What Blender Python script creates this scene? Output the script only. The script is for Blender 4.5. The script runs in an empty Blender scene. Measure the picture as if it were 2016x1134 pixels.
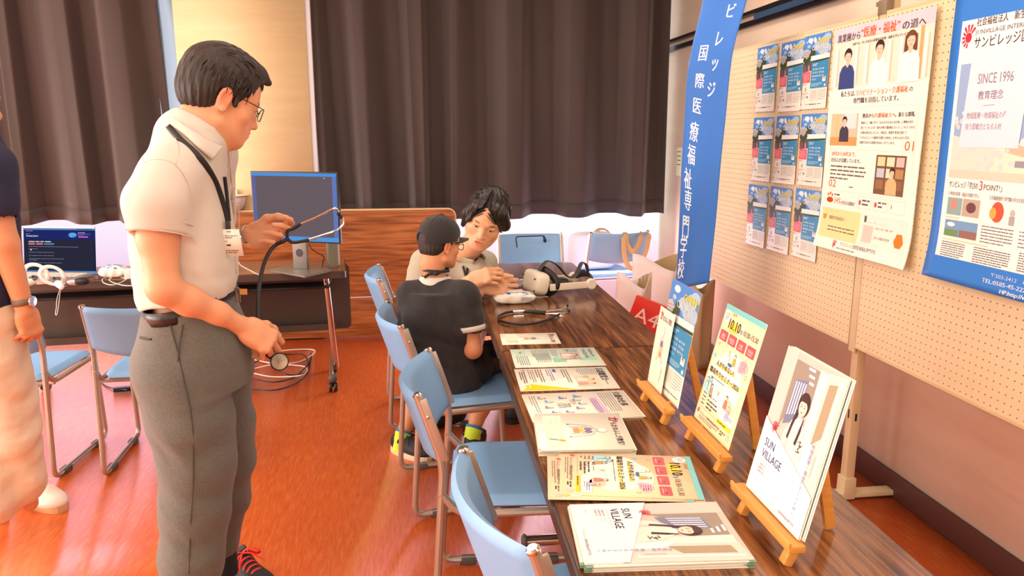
import bpy, bmesh, math, random
import numpy as np
from mathutils import Vector, Matrix, Euler
random.seed(7); rng = np.random.default_rng(7)
S = bpy.context.scene
COL = S.collection
R = math.radians

# ------------------------------------------------------------------ camera
FPX, CAM_H, PITCH, YAW = 1480.0, 1.44, 0.203236, 0.130288
camd = bpy.data.cameras.new('camera'); camd.sensor_width = 36.0; camd.lens = FPX / 2016 * 36
camd.clip_start = 0.02; camd.clip_end = 100
cam = bpy.data.objects.new('camera', camd); COL.objects.link(cam)
cam.location = (0, 0, CAM_H); cam.rotation_euler = (math.pi/2 - PITCH, 0, -YAW)
S.camera = cam
# ------------------------------------------------------------------ view and world
S.view_settings.view_transform = 'Standard'; S.view_settings.look = 'None'
S.view_settings.gamma = 1.0; S.view_settings.use_curve_mapping = False
S.view_settings.exposure = -0.12
W = bpy.data.worlds.new('daylight'); S.world = W; W.use_nodes = True
bg = W.node_tree.nodes['Background']; bg.inputs[0].default_value = (0.85, 0.92, 1.0, 1); bg.inputs[1].default_value = 1.4

def area(name, loc, size, power, color=(1, 1, 1), rot=(0, 0, 0), spread=180):
    l = bpy.data.lights.new(name, 'AREA'); l.shape = 'RECTANGLE'; l.size, l.size_y = size
    l.energy = power; l.color = color; l.spread = R(spread)
    o = bpy.data.objects.new(name, l); COL.objects.link(o); o.location = loc; o.rotation_euler = rot
    return o
# fluorescent ceiling fittings (above and behind the frame); leftmost row added as fill
for _x, _w in ((-4.5, 26), (-2.6, 26), (-0.5, 15), (1.0, 15)):
    for _y in (-1.2, 1.2, 3.6):
        area('ceiling_lamp_light', (_x, _y, 2.82), (0.5, 1.25), _w, (1.0, 0.94, 0.84))
area('rear_fill_light', (-1.2, -2.9, 1.5), (5.0, 1.9), 55, (1.0, 0.97, 0.93), (R(90), 0, 0))  # unseen fill added behind the camera, no window modelled there

area('left_fill_light', (-5.2, 1.6, 1.2), (1.8, 6.0), 330, (1.0, 0.95, 0.92), (0, R(-90), 0))  # unseen fill added from the left to brighten the lower right wall
area('back_window_light', (-3.0, 5.30, 0.45), (2.6, 0.7), 24, (1.0, 0.64, 0.84), (R(-90), 0, 0))
area('back_window_light', (1.1, 5.30, 0.45), (1.3, 0.7), 26, (1.0, 0.74, 0.88), (R(-90), 0, 0))
# ------------------------------------------------------------------ photograph pixel -> point in the room
_cy, _sy, _cp, _sp = math.cos(YAW), math.sin(YAW), math.cos(PITCH), math.sin(PITCH)
_F = np.array([_sy*_cp, _cy*_cp, -_sp]); _Rr = np.array([_cy, -_sy, 0.0]); _U = np.cross(_Rr, _F)
C0 = np.array([0, 0, CAM_H])
def ray(u, v): return _F + _Rr*((u-1008)/FPX) + _U*((567-v)/FPX)
def PZ(u, v, z): r = ray(u, v); return Vector(C0 + r*(z-CAM_H)/r[2])
def PY(u, v, y): r = ray(u, v); return Vector(C0 + r*y/r[1])
def PX(u, v, x): r = ray(u, v); return Vector(C0 + r*x/r[0])
def PD(u, v, d): r = ray(u, v); return Vector(C0 + r*d/math.hypot(r[0], r[1]))

# ------------------------------------------------------------------ materials
def lin(c):
    c = [x/255.0 for x in c[:3]]
    return tuple([x/12.92 if x <= 0.04045 else ((x+0.055)/1.055)**2.4 for x in c]) + (1.0,)
_mats = {}
def M(name, rgb, rough=0.5, metal=0.0, spec=0.5, bump=None, var=None, stretch=(1, 1, 1), emit=0, sheen=0, trans=0, coat=0, sss=0):
    """procedural material; bump=(scale,strength) noise relief, var=(scale,rgb2,contrast) second colour by noise"""
    if name in _mats: return _mats[name]
    m = bpy.data.materials.new(name); m.use_nodes = True; nt = m.node_tree; N = nt.nodes; L = nt.links
    b = N['Principled BSDF']
    b.inputs['Base Color'].default_value = lin(rgb); b.inputs['Roughness'].default_value = rough
    b.inputs['Metallic'].default_value = metal; b.inputs['Specular IOR Level'].default_value = spec
    if sheen: b.inputs['Sheen Weight'].default_value = sheen
    if coat: b.inputs['Coat Weight'].default_value = coat; b.inputs['Coat Roughness'].default_value = 0.08
    if trans: b.inputs['Transmission Weight'].default_value = trans
    if sss:
        b.inputs['Subsurface Weight'].default_value = sss; b.inputs['Subsurface Radius'].default_value = (0.012, 0.005, 0.003); b.inputs['Subsurface Scale'].default_value = 1.0
    if emit:
        b.inputs['Emission Color'].default_value = lin(rgb); b.inputs['Emission Strength'].default_value = emit
    if bump or var:
        tc = N.new('ShaderNodeTexCoord'); mp = N.new('ShaderNodeMapping'); mp.inputs['Scale'].default_value = stretch
        L.new(tc.outputs['Object'], mp.inputs['Vector'])
    if var:
        n = N.new('ShaderNodeTexNoise'); n.inputs['Scale'].default_value = var[0]; n.inputs['Detail'].default_value = 5
        L.new(mp.outputs[0], n.inputs['Vector'])
        cr = N.new('ShaderNodeValToRGB'); w = var[2] if len(var) > 2 else 0.25
        cr.color_ramp.elements[0].position = 0.5-w; cr.color_ramp.elements[1].position = 0.5+w
        cr.color_ramp.elements[0].color = lin(rgb); cr.color_ramp.elements[1].color = lin(var[1])
        L.new(n.outputs['Fac'], cr.inputs[0]); L.new(cr.outputs[0], b.inputs['Base Color'])
        if emit: L.new(cr.outputs[0], b.inputs['Emission Color'])
    if bump:
        n2 = N.new('ShaderNodeTexNoise'); n2.inputs['Scale'].default_value = bump[0]; n2.inputs['Detail'].default_value = 4
        L.new(mp.outputs[0], n2.inputs['Vector'])
        bp = N.new('ShaderNodeBump'); bp.inputs['Strength'].default_value = bump[1]; bp.inputs['Distance'].default_value = 0.004
        L.new(n2.outputs['Fac'], bp.inputs['Height']); L.new(bp.outputs[0], b.inputs['Normal'])
    _mats[name] = m; return m

def wood(name, axis, dark, mid, light, rough=0.28, scale=1.0, coat=0.0):
    """figured rosewood laminate; grain runs along the given object axis"""
    m = bpy.data.materials.new(name); m.use_nodes = True; nt = m.node_tree; N = nt.nodes; L = nt.links; b = N['Principled BSDF']
    tc = N.new('ShaderNodeTexCoord'); mp = N.new('ShaderNodeMapping')
    s = [9.0*scale]*3; s[axis] = 1.0*scale
    mp.inputs['Scale'].default_value = s; L.new(tc.outputs['Object'], mp.inputs['Vector'])
    n1 = N.new('ShaderNodeTexNoise'); n1.inputs['Scale'].default_value = 2.2; n1.inputs['Detail'].default_value = 6; n1.inputs['Distortion'].default_value = 1.6
    L.new(mp.outputs[0], n1.inputs['Vector'])
    mp2 = N.new('ShaderNodeMapping'); s2 = [75.0*scale]*3; s2[axis] = 3.0*scale; mp2.inputs['Scale'].default_value = s2
    L.new(tc.outputs['Object'], mp2.inputs['Vector'])
    n2 = N.new('ShaderNodeTexNoise'); n2.inputs['Scale'].default_value = 1.6; n2.inputs['Detail'].default_value = 3; L.new(mp2.outputs[0], n2.inputs['Vector'])
    mx = N.new('ShaderNodeMath'); mx.operation = 'MULTIPLY_ADD'; mx.inputs[1].default_value = 0.55
    sub = N.new('ShaderNodeMath'); sub.operation = 'MULTIPLY'; sub.inputs[1].default_value = 0.5
    L.new(n1.outputs['Fac'], sub.inputs[0]); L.new(n2.outputs['Fac'], mx.inputs[0]); L.new(sub.outputs[0], mx.inputs[2])
    cr = N.new('ShaderNodeValToRGB'); E = cr.color_ramp.elements
    E[0].position = 0.40; E[0].color = lin(dark); E[1].position = 0.66; E[1].color = lin(light)
    e = E.new(0.52); e.color = lin(mid)
    L.new(mx.outputs[0], cr.inputs[0]); L.new(cr.outputs[0], b.inputs['Base Color'])
    b.inputs['Roughness'].default_value = rough; b.inputs['Coat Weight'].default_value = coat; b.inputs['Coat Roughness'].default_value = 0.12
    _mats[name] = m; return m

# ------------------------------------------------------------------ mesh builder
def V3(p): return Vector(p)
class MB:
    def __init__(s): s.v = []; s.f = []; s.m = []; s.cur = 0; s.sm = []; s.smooth = True
    def add(s, vs, fs):
        o = len(s.v); s.v += [tuple(p) for p in vs]; s.f += [tuple(i+o for i in f) for f in fs]; s.m += [s.cur]*len(fs); s.sm += [s.smooth]*len(fs); return s
    def box(s, c, d, rot=None, bev=0.0):
        """box centre c, full size d, optional chamfer"""
        h = Vector(d)/2; c = Vector(c)
        if rot is None: Mx = Matrix.Identity(3)
        elif isinstance(rot, Matrix): Mx = rot.to_3x3()
        else: Mx = Euler(rot).to_matrix()
        if bev <= 0:
            vs = [Vector((x*h.x, y*h.y, z*h.z)) for x in (-1, 1) for y in (-1, 1) for z in (-1, 1)]
            fs = [(0,1,3,2),(4,6,7,5),(0,4,5,1),(2,3,7,6),(0,2,6,4),(1,5,7,3)]
        else:
            bm = bmesh.new(); bmesh.ops.create_cube(bm, size=1)
            for v in bm.verts: v.co = Vector((v.co.x*2*h.x, v.co.y*2*h.y, v.co.z*2*h.z))
            bmesh.ops.bevel(bm, geom=bm.edges[:], offset=bev, segments=2, affect='EDGES', profile=0.6)
            bm.verts.index_update(); vs = [v.co.copy() for v in bm.verts]; fs = [tuple(v.index for v in f.verts) for f in bm.faces]; bm.free()
        return s.add([c + Mx @ v for v in vs], fs)
    def tube(s, pts, r, n=8, closed=False, cap=True, flat=None):
        pts = [Vector(p) for p in pts]; k = len(pts); rs = r if isinstance(r, (list, tuple)) else [r]*k
        T = []
        for i in range(k):
            a = pts[i-1] if (i > 0 or closed) else pts[i]; b = pts[(i+1) % k] if (i < k-1 or closed) else pts[i]
            t = (b-a); T.append(t.normalized() if t.length > 1e-9 else Vector((0, 0, 1)))
        up = Vector((0, 0, 1)) if abs(T[0].z) < 0.9 else Vector((1, 0, 0))
        x = T[0].cross(up).normalized(); vs = []
        for i in range(k):
            x = (x - T[i]*x.dot(T[i]))
            x = x.normalized() if x.length > 1e-6 else T[i].orthogonal().normalized()
            y = T[i].cross(x)
            fx, fy = (1, 1) if flat is None else flat
            for j in range(n):
                a = 2*math.pi*j/n; vs.append(pts[i] + (x*math.cos(a)*fx + y*math.sin(a)*fy)*rs[i])
        fs = []
        for i in range(k if closed else k-1):
            i2 = (i+1) % k
            for j in range(n): fs.append((i*n+j, i*n+(j+1) % n, i2*n+(j+1) % n, i2*n+j))
        if not closed and cap: fs.append(tuple(range(n-1, -1, -1))); fs.append(tuple((k-1)*n+j for j in range(n)))
        return s.add(vs, fs)
    def lathe(s, prof, c=(0, 0, 0), n=24, rot=None):
        c = Vector(c); Mx = Matrix.Identity(3) if rot is None else (rot.to_3x3() if isinstance(rot, Matrix) else Euler(rot).to_matrix())
        vs = []
        for r, z in prof:
            for j in range(n): a = 2*math.pi*j/n; vs.append(c + Mx @ Vector((r*math.cos(a), r*math.sin(a), z)))
        fs = []
        for i in range(len(prof)-1):
            for j in range(n): fs.append((i*n+j, i*n+(j+1) % n, (i+1)*n+(j+1) % n, (i+1)*n+j))
        fs.append(tuple(range(n-1, -1, -1))); fs.append(tuple((len(prof)-1)*n+j for j in range(n)))
        return s.add(vs, fs)
    def sphere(s, c, r, n=14, rot=None):
        r = (r, r, r) if not isinstance(r, (tuple, list, Vector)) else r; c = Vector(c)
        Mx = Matrix.Identity(3) if rot is None else (rot.to_3x3() if isinstance(rot, Matrix) else Euler(rot).to_matrix())
        vs = []; m = n//2+1
        for i in range(m+1):
            t = math.pi*i/m
            for j in range(n): a = 2*math.pi*j/n; vs.append(c + Mx @ Vector((r[0]*math.sin(t)*math.cos(a), r[1]*math.sin(t)*math.sin(a), r[2]*math.cos(t))))
        fs = [(i*n+j, (i+1)*n+j, (i+1)*n+(j+1) % n, i*n+(j+1) % n) for i in range(m) for j in range(n)]
        return s.add(vs, fs)
    def slab(s, outline, nrm, t):
        """polygon outline (3-D points) extruded by t along nrm"""
        o = [Vector(p) for p in outline]; nv = Vector(nrm).normalized()*t; k = len(o)
        vs = o + [p+nv for p in o]
        fs = [tuple(range(k-1, -1, -1)), tuple(range(k, 2*k))] + [(i, (i+1) % k, k+(i+1) % k, k+i) for i in range(k)]
        return s.add(vs, fs)
    def grid(s, fn, nu, nv, thick=0.0, closeu=False):
        """surface fn(a,b) a,b in 0..1 -> point; thick gives it a back"""
        P = [[Vector(fn(i/nu, j/nv)) for j in range(nv+1)] for i in range(nu+1)]
        vs = [p for row in P for p in row]; k = nv+1
        fs = [(i*k+j, (i+1)*k+j, (i+1)*k+j+1, i*k+j+1) for i in range(nu) for j in range(nv)]
        if thick:
            n0 = len(vs); back = []
            for i in range(nu+1):
                for j in range(nv+1):
                    a = P[min(i+1, nu)][j]-P[max(i-1, 0)][j]; b = P[i][min(j+1, nv)]-P[i][max(j-1, 0)]
                    q = a.cross(b); q = q.normalized() if q.length > 1e-12 else Vector((0, 0, 1)); back.append(P[i][j]-q*thick)
            vs += back
            fs += [tuple(n0+x for x in reversed(f)) for f in fs]
            for j in range(nv): fs.append((j, j+1, n0+j+1, n0+j)); a = nu*k; fs.append((a+j+1, a+j, n0+a+j, n0+a+j+1))
            for i in range(nu): fs.append(((i+1)*k, i*k, n0+i*k, n0+(i+1)*k)); fs.append((i*k+nv, (i+1)*k+nv, n0+(i+1)*k+nv, n0+i*k+nv))
        return s.add(vs, fs)
    def build(s, name, mats, parent=None, local=False, sharp=35, **tags):
        me = bpy.data.meshes.new(name); me.from_pydata([tuple(v) for v in s.v], [], s.f)
        mats = mats if isinstance(mats, (list, tuple)) else [mats]
        for m in mats: me.materials.append(m)
        me.polygons.foreach_set('material_index', s.m); me.polygons.foreach_set('use_smooth', s.sm)
        me.update()
        if sharp: me.set_sharp_from_angle(angle=R(sharp))
        return link(name, me, parent, local, **tags)
def link(name, me, parent=None, local=False, **tags):
    o = bpy.data.objects.new(name, me); COL.objects.link(o)
    if parent is not None:
        o.parent = parent
        if not local: o.matrix_parent_inverse = world_of(parent).inverted()
    for k, v in tags.items(): o[k] = v
    return o
def world_of(o):
    m = o.matrix_parent_inverse @ o.matrix_basis if o.parent else o.matrix_basis
    return world_of(o.parent) @ m if o.parent else Matrix(m)
def thing(name, label, cat, loc=(0, 0, 0), rz=0, group=None):
    o = bpy.data.objects.new(name, None); o.empty_display_size = 0.05; COL.objects.link(o)
    o.location = loc; o.rotation_euler = (0, 0, rz); o['label'] = label; o['category'] = cat
    if group: o['group'] = group
    return o
def dup(root, loc=None, rz=None, label=None):
    def cp(o, par):
        c = o.copy(); COL.objects.link(c); c.parent = par; c.matrix_parent_inverse = o.matrix_parent_inverse.copy()
        for ch in list(o.children): cp(ch, c)
        return c
    r = cp(root, None)
    if loc is not None: r.location = loc
    if rz is not None: r.rotation_euler = (0, 0, rz)
    if label: r['label'] = label
    return r
def bez(pts, n=8):
    """smooth polyline through points (Catmull-Rom)"""
    P = [Vector(p) for p in pts]; out = []
    for i in range(len(P)-1):
        p0 = P[max(i-1, 0)]; p1 = P[i]; p2 = P[i+1]; p3 = P[min(i+2, len(P)-1)]
        for k in range(n):
            t = k/n; out.append(0.5*((2*p1)+(p2-p0)*t+(2*p0-5*p1+4*p2-p3)*t*t+(3*p1-p0-3*p2+p3)*t**3))
    out.append(P[-1]); return out
def fillet(pts, r, n=5):
    """polyline with rounded corners"""
    P = [Vector(p) for p in pts]; out = [P[0]]
    for i in range(1, len(P)-1):
        a = (P[i-1]-P[i]); b = (P[i+1]-P[i]); rr = min(r, a.length*0.49, b.length*0.49); a = P[i]+a.normalized()*rr; b = P[i]+b.normalized()*rr
        for k in range(n+1):
            t = k/n; out.append(a*(1-t)**2+P[i]*2*t*(1-t)+b*t*t)
    out.append(P[-1]); return out
# ================================================================== SETTING
m_ceil = M('ceiling_white', (236, 230, 215), 0.9)
m_wallR = M('wallpaper_beige', (248, 222, 196), 0.85, bump=(9, 0.35), var=(5, (240, 212, 182), 0.3), stretch=(1, 0.6, 3))
m_wallB = M('wallpaper_cream', (236, 215, 172), 0.85, bump=(7, 0.4), var=(4, (226, 200, 150), 0.3), stretch=(0.6, 1, 5))
m_base = M('dark_skirting', (78, 45, 38), 0.45, bump=(30, 0.1))
m_alu = M('pale_window_frame', (205, 205, 212), 0.4)
m_rail = M('black_rail', (26, 20, 24), 0.35); m_railb = M('blue_steel_rail', (70, 100, 135), 0.3, 0.4)

def floor_material():
    m = bpy.data.materials.new('orange_linoleum'); m.use_nodes = True; nt = m.node_tree; N = nt.nodes; L = nt.links; b = N['Principled BSDF']
    tc = N.new('ShaderNodeTexCoord'); mp = N.new('ShaderNodeMapping'); mp.inputs['Scale'].default_value = (60, 7, 1); L.new(tc.outputs['Object'], mp.inputs[0])
    n = N.new('ShaderNodeTexNoise'); n.inputs['Scale'].default_value = 1.6; n.inputs['Detail'].default_value = 5; n.inputs['Roughness'].default_value = 0.65; L.new(mp.outputs[0], n.inputs[0])
    n2 = N.new('ShaderNodeTexNoise'); n2.inputs['Scale'].default_value = 0.9; L.new(tc.outputs['Object'], n2.inputs[0])
    cr = N.new('ShaderNodeValToRGB'); E = cr.color_ramp.elements
    E[0].position = 0.3; E[0].color = lin((232, 100, 40)); E[1].position = 0.75; E[1].color = lin((254, 158, 82)); e = E.new(0.5); e.color = lin((246, 120, 54))
    L.new(n.outputs['Fac'], cr.inputs[0])
    mx = N.new('ShaderNodeMix'); mx.data_type = 'RGBA'; mx.blend_type = 'MULTIPLY'; mx.inputs[0].default_value = 0.07
    L.new(cr.outputs[0], mx.inputs[6]); L.new(n2.outputs['Fac'], mx.inputs[7]); L.new(mx.outputs[2], b.inputs['Base Color'])
    b.inputs['Roughness'].default_value = 0.3; b.inputs['Coat Weight'].default_value = 0.25; b.inputs['Coat Roughness'].default_value = 0.12
    bp = N.new('ShaderNodeBump'); bp.inputs['Strength'].default_value = 0.15; bp.inputs['Distance'].default_value = 0.002; L.new(n.outputs['Fac'], bp.inputs['Height']); L.new(bp.outputs[0], b.inputs['Normal'])
    return m
XW, YB, ZC = 1.90, 5.62, 2.9
def struct(mb, name, mat, **k): o = mb.build(name, mat, **k); o['kind'] = 'structure'; return o
struct(MB().box((-1.75, 1.3, -0.05), (7.5, 8.9, 0.1)), 'floor', floor_material(), sharp=0)
struct(MB().box((-1.75, 1.3, ZC+0.05), (7.5, 8.9, 0.1)), 'ceiling', m_ceil, sharp=0)
struct(MB().box((XW+0.06, 1.3, ZC/2), (0.12, 8.9, ZC)), 'wall_right', m_wallR, sharp=0)
struct(MB().box((-5.4, 1.3, ZC/2), (0.12, 8.9, ZC)), 'wall_left', m_wallB, sharp=0)
struct(MB().box((-1.75, -3.1, ZC/2), (7.5, 0.12, ZC)), 'wall_front', m_wallB, sharp=0)
pl = PY(338, 0, 5.36).x; pr = PY(598, 0, 5.36).x
wb = MB(); wb.box(((pl+pr)/2, 5.52, ZC/2), (pr-pl, 0.32, ZC)); wb.box((-1.75, 5.72, 2.75), (7.3, 0.2, 0.3))
struct(wb, 'wall_back', m_wallB, sharp=0)
struct(MB().box((pr+0.018, 5.5, 1.3), (0.035, 0.26, 2.6), bev=0.004), 'trim_1', m_alu)
sk = MB(); sk.box((XW-0.007, 1.25, 0.05), (0.014, 8.6, 0.10), bev=0.003)
struct(sk, 'baseboard_right', m_base)
tr = MB(); tr.box((XW-0.012, 1.3, 2.035), (0.024, 8.6, 0.03)); tr.cur = 1; tr.box((XW-0.018, 0.6, 2.06), (0.036, 7.0, 0.035), bev=0.004); tr.cur = 0; tr.box((XW-0.022, 1.3, 2.088), (0.044, 8.6, 0.02), bev=0.004)
struct(tr, 'trim_2', [m_rail, m_railb])

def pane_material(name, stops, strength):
    """emissive window pane; the white-to-pink fade of the daylight is painted in by height"""
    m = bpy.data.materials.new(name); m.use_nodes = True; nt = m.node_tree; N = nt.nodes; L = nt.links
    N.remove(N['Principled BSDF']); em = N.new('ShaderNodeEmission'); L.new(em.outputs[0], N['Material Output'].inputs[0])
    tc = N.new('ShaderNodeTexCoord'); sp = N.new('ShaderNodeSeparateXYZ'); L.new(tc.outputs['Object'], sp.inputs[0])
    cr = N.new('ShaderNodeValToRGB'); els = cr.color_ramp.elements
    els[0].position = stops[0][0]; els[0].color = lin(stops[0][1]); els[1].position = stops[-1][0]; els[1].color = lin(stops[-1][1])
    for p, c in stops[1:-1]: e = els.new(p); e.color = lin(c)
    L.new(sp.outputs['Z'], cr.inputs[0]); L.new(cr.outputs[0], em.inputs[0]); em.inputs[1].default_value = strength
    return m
m_p1 = pane_material('daylight_fade_left', [(0.0, (225, 130, 160)), (0.3, (240, 185, 215)), (0.6, (246, 222, 244)), (0.95, (255, 246, 255))], 1.12)
m_p2 = pane_material('daylight_fade_right', [(0.0, (226, 140, 150)), (0.3, (238, 190, 200)), (0.55, (250, 225, 238)), (0.8, (255, 252, 255))], 1.2)
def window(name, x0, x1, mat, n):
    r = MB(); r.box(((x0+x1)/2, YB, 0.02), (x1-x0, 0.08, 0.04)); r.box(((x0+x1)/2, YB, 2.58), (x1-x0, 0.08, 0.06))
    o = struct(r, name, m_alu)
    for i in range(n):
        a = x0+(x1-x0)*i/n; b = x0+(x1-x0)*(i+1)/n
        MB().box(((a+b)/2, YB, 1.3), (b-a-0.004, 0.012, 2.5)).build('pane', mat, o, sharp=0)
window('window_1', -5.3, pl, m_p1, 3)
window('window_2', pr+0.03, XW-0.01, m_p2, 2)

# ================================================================== CURTAINS
m_cur = M('dark_brown_curtain', (66, 55, 48), 0.75, bump=(120, 0.15), var=(1.3, (58, 45, 44), 0.3), sheen=0.3)
m_lin = M('daylit_lining', (140, 175, 205), 0.8, bump=(90, 0.1))  # blue of the daylight on the curtain edge is put into the colour
def curtain(name, label, x0, x1, y, z0, z1, folds, seed, flare0=0.0, flare1=0.0, hemlab=True):
    rs = random.Random(seed); t = thing(name, label, 'curtain', ((x0+x1)/2, y, z0), group=None)
    w = x1-x0; knots = [0.0]
    while knots[-1] < 1: knots.append(knots[-1]+rs.uniform(0.6, 1.5)/folds)
    amp = [rs.uniform(0.55, 1.0)*(1 if i % 2 else -1) for i in range(len(knots))]; wid = [rs.uniform(0.1, 0.3) for _ in knots]
    def prof(a):
        for i in range(len(knots)-1):
            if a <= knots[i+1] or i == len(knots)-2:
                u = (a-knots[i])/(knots[i+1]-knots[i]); u = min(max((u-wid[i])/(1-2*wid[i]), 0), 1); u = u*u*(3-2*u)
                return amp[i]*(1-u)+amp[i+1]*u
    def f(a, b):
        k = 0.6+0.55*(1-b); x = x0+w*a - (1-b)*flare0*(1-a) + (1-b)*flare1*a
        x += 0.02*math.sin(7*a*folds/3+seed)*(1-b)
        hem = 0.007*prof(a)+0.004*math.sin(a*folds*2.1)
        yy = y + 0.085*k*prof(a) + 0.010*math.sin(a*folds*4.3+2*b)*k
        return (x, yy, z0+(z1-z0)*b+hem*(1-b))
    MB().grid(f, int(folds*26), 12, thick=0.003).build('curtain_fabric', m_cur, t, sharp=0)
    def g(a, b):
        p = f(a, 0.055*b); return (p[0], p[1]-0.004, p[2]+0.001)
    MB().grid(g, int(folds*26), 2, thick=0.001).build('hem', m_cur, t, sharp=0)
    return t
yc = 5.44
zb1 = PY(150, 438, yc).z; zb2 = PY(1100, 424, yc).z
curtain('curtain', 'dark brown curtain at the left behind the laptop desk', -3.6, PY(300, 0, yc).x, yc, zb1, 2.62, 11, 3, flare1=0.05)
xm = PY(897, 300, yc).x; xr = XW-0.05; xl = PY(606, 0, yc).x
curtain('curtain', 'dark brown curtain between the cream pillar and the middle overlap, above the wood partition', xl, xm+0.02, yc, zb2-0.01, 2.62, 6.5, 11, flare0=-0.05)
curtain('curtain', 'dark brown curtain right of the middle overlap, beside the blue banner', xm-0.02, xr, yc-0.012, zb2, 2.62, 9, 5, flare1=0.0)
lt = thing('curtain_lining', 'curtain lining edge coloured in daylit blue, hanging beside the cream pillar', 'curtain', (PY(325, 0, yc).x, yc+0.05, 0.9))
a0 = PY(296, 0, yc+.06).x
def lf(a, b):
    xe = PY(330, 0, yc+.06).x + 0.085*min(1, (1-b)*3.0)
    return (a0+(xe-a0+0.04*(1-b))*a, yc+0.04+0.03*math.sin(a*5+1), 0.9+1.72*b)
MB().grid(lf, 16, 16, thick=0.003).build('lining_fabric', m_lin, lt, sharp=0)
rt = thing('curtain_rail', 'curtain rail above the back windows', 'rail', (-0.5, yc, 2.65))
MB().box((-1.6, yc, 2.645), (7.0, 0.03, 0.03)).build('track', m_alu, rt)

# ================================================================== WOOD PARTITION
m_part = wood('partition_wood', 0, (116, 66, 32), (152, 90, 46), (178, 114, 64), 0.35, 0.7)
m_edge = M('beige_edging', (205, 175, 130), 0.5)
yp = 5.33; px0 = PY(440, 412, yp).x; px1 = PY(895, 412, yp).x; pz = PY(890, 412, yp).z
pt = thing('wooden_partition', 'low wood-grain partition in two boards standing before the curtain', 'partition', ((px0+px1)/2, yp, 0))
def rbox(x0, x1, z0, z1, y, th, r, corners='tr'):
    o = [(x0, z0), (x1, z0)]
    o += [(x1-r+r*math.cos(a), z1-r+r*math.sin(a)) for a in np.linspace(0, math.pi/2, 7)]
    o += [(x0, z1)]
    return [(a, y, b) for a, b in o]
MB().slab(rbox(px0, px1, 0.30, pz, yp-0.012, 0, 0.05), (0, 1, 0), 0.024).build('upper_board', m_part, pt)
MB().box(((px0+px1)/2, yp, 0.15), (px1-px0, 0.03, 0.28), bev=0.003).build('lower_board', m_part, pt)
ed = MB(); ed.tube([(p[0], yp, p[2]) for p in rbox(px0, px1+0.001, 0.30, pz+0.001, yp, 0, 0.05)[1:]], 0.009, 6, flat=(1, 1.3)); ed.build('edge_trim', m_edge, pt)
for x in (px0+0.1, px1-0.12): MB().box((x, yp+0.03, 0.3), (0.04, 0.02, 0.58)).build('bracket', m_rail, pt); MB().box((x, yp-0.0, 0.01), (0.05, 0.14, 0.02)).build('bracket_foot', m_rail, pt)
# small notice plate on the wall by the window corner
nt_ = thing('wall_notice', 'small pale notice on the right wall beside the curtain edge', 'notice', (XW, 5.2, 1.2))
MB().box((XW-0.006, 5.24, 1.24), (0.012, 0.10, 0.20), bev=0.002).build('plate', M('pale_green_card', (205, 210, 180), 0.6), nt_)
nl = MB()
for k in range(4): nl.box((XW-0.0125, 5.24, 1.31-0.03*k), (0.001, 0.07, 0.006))
nl.build('print', M('ink_grey', (90, 90, 90), 0.6), nt_)
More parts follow.
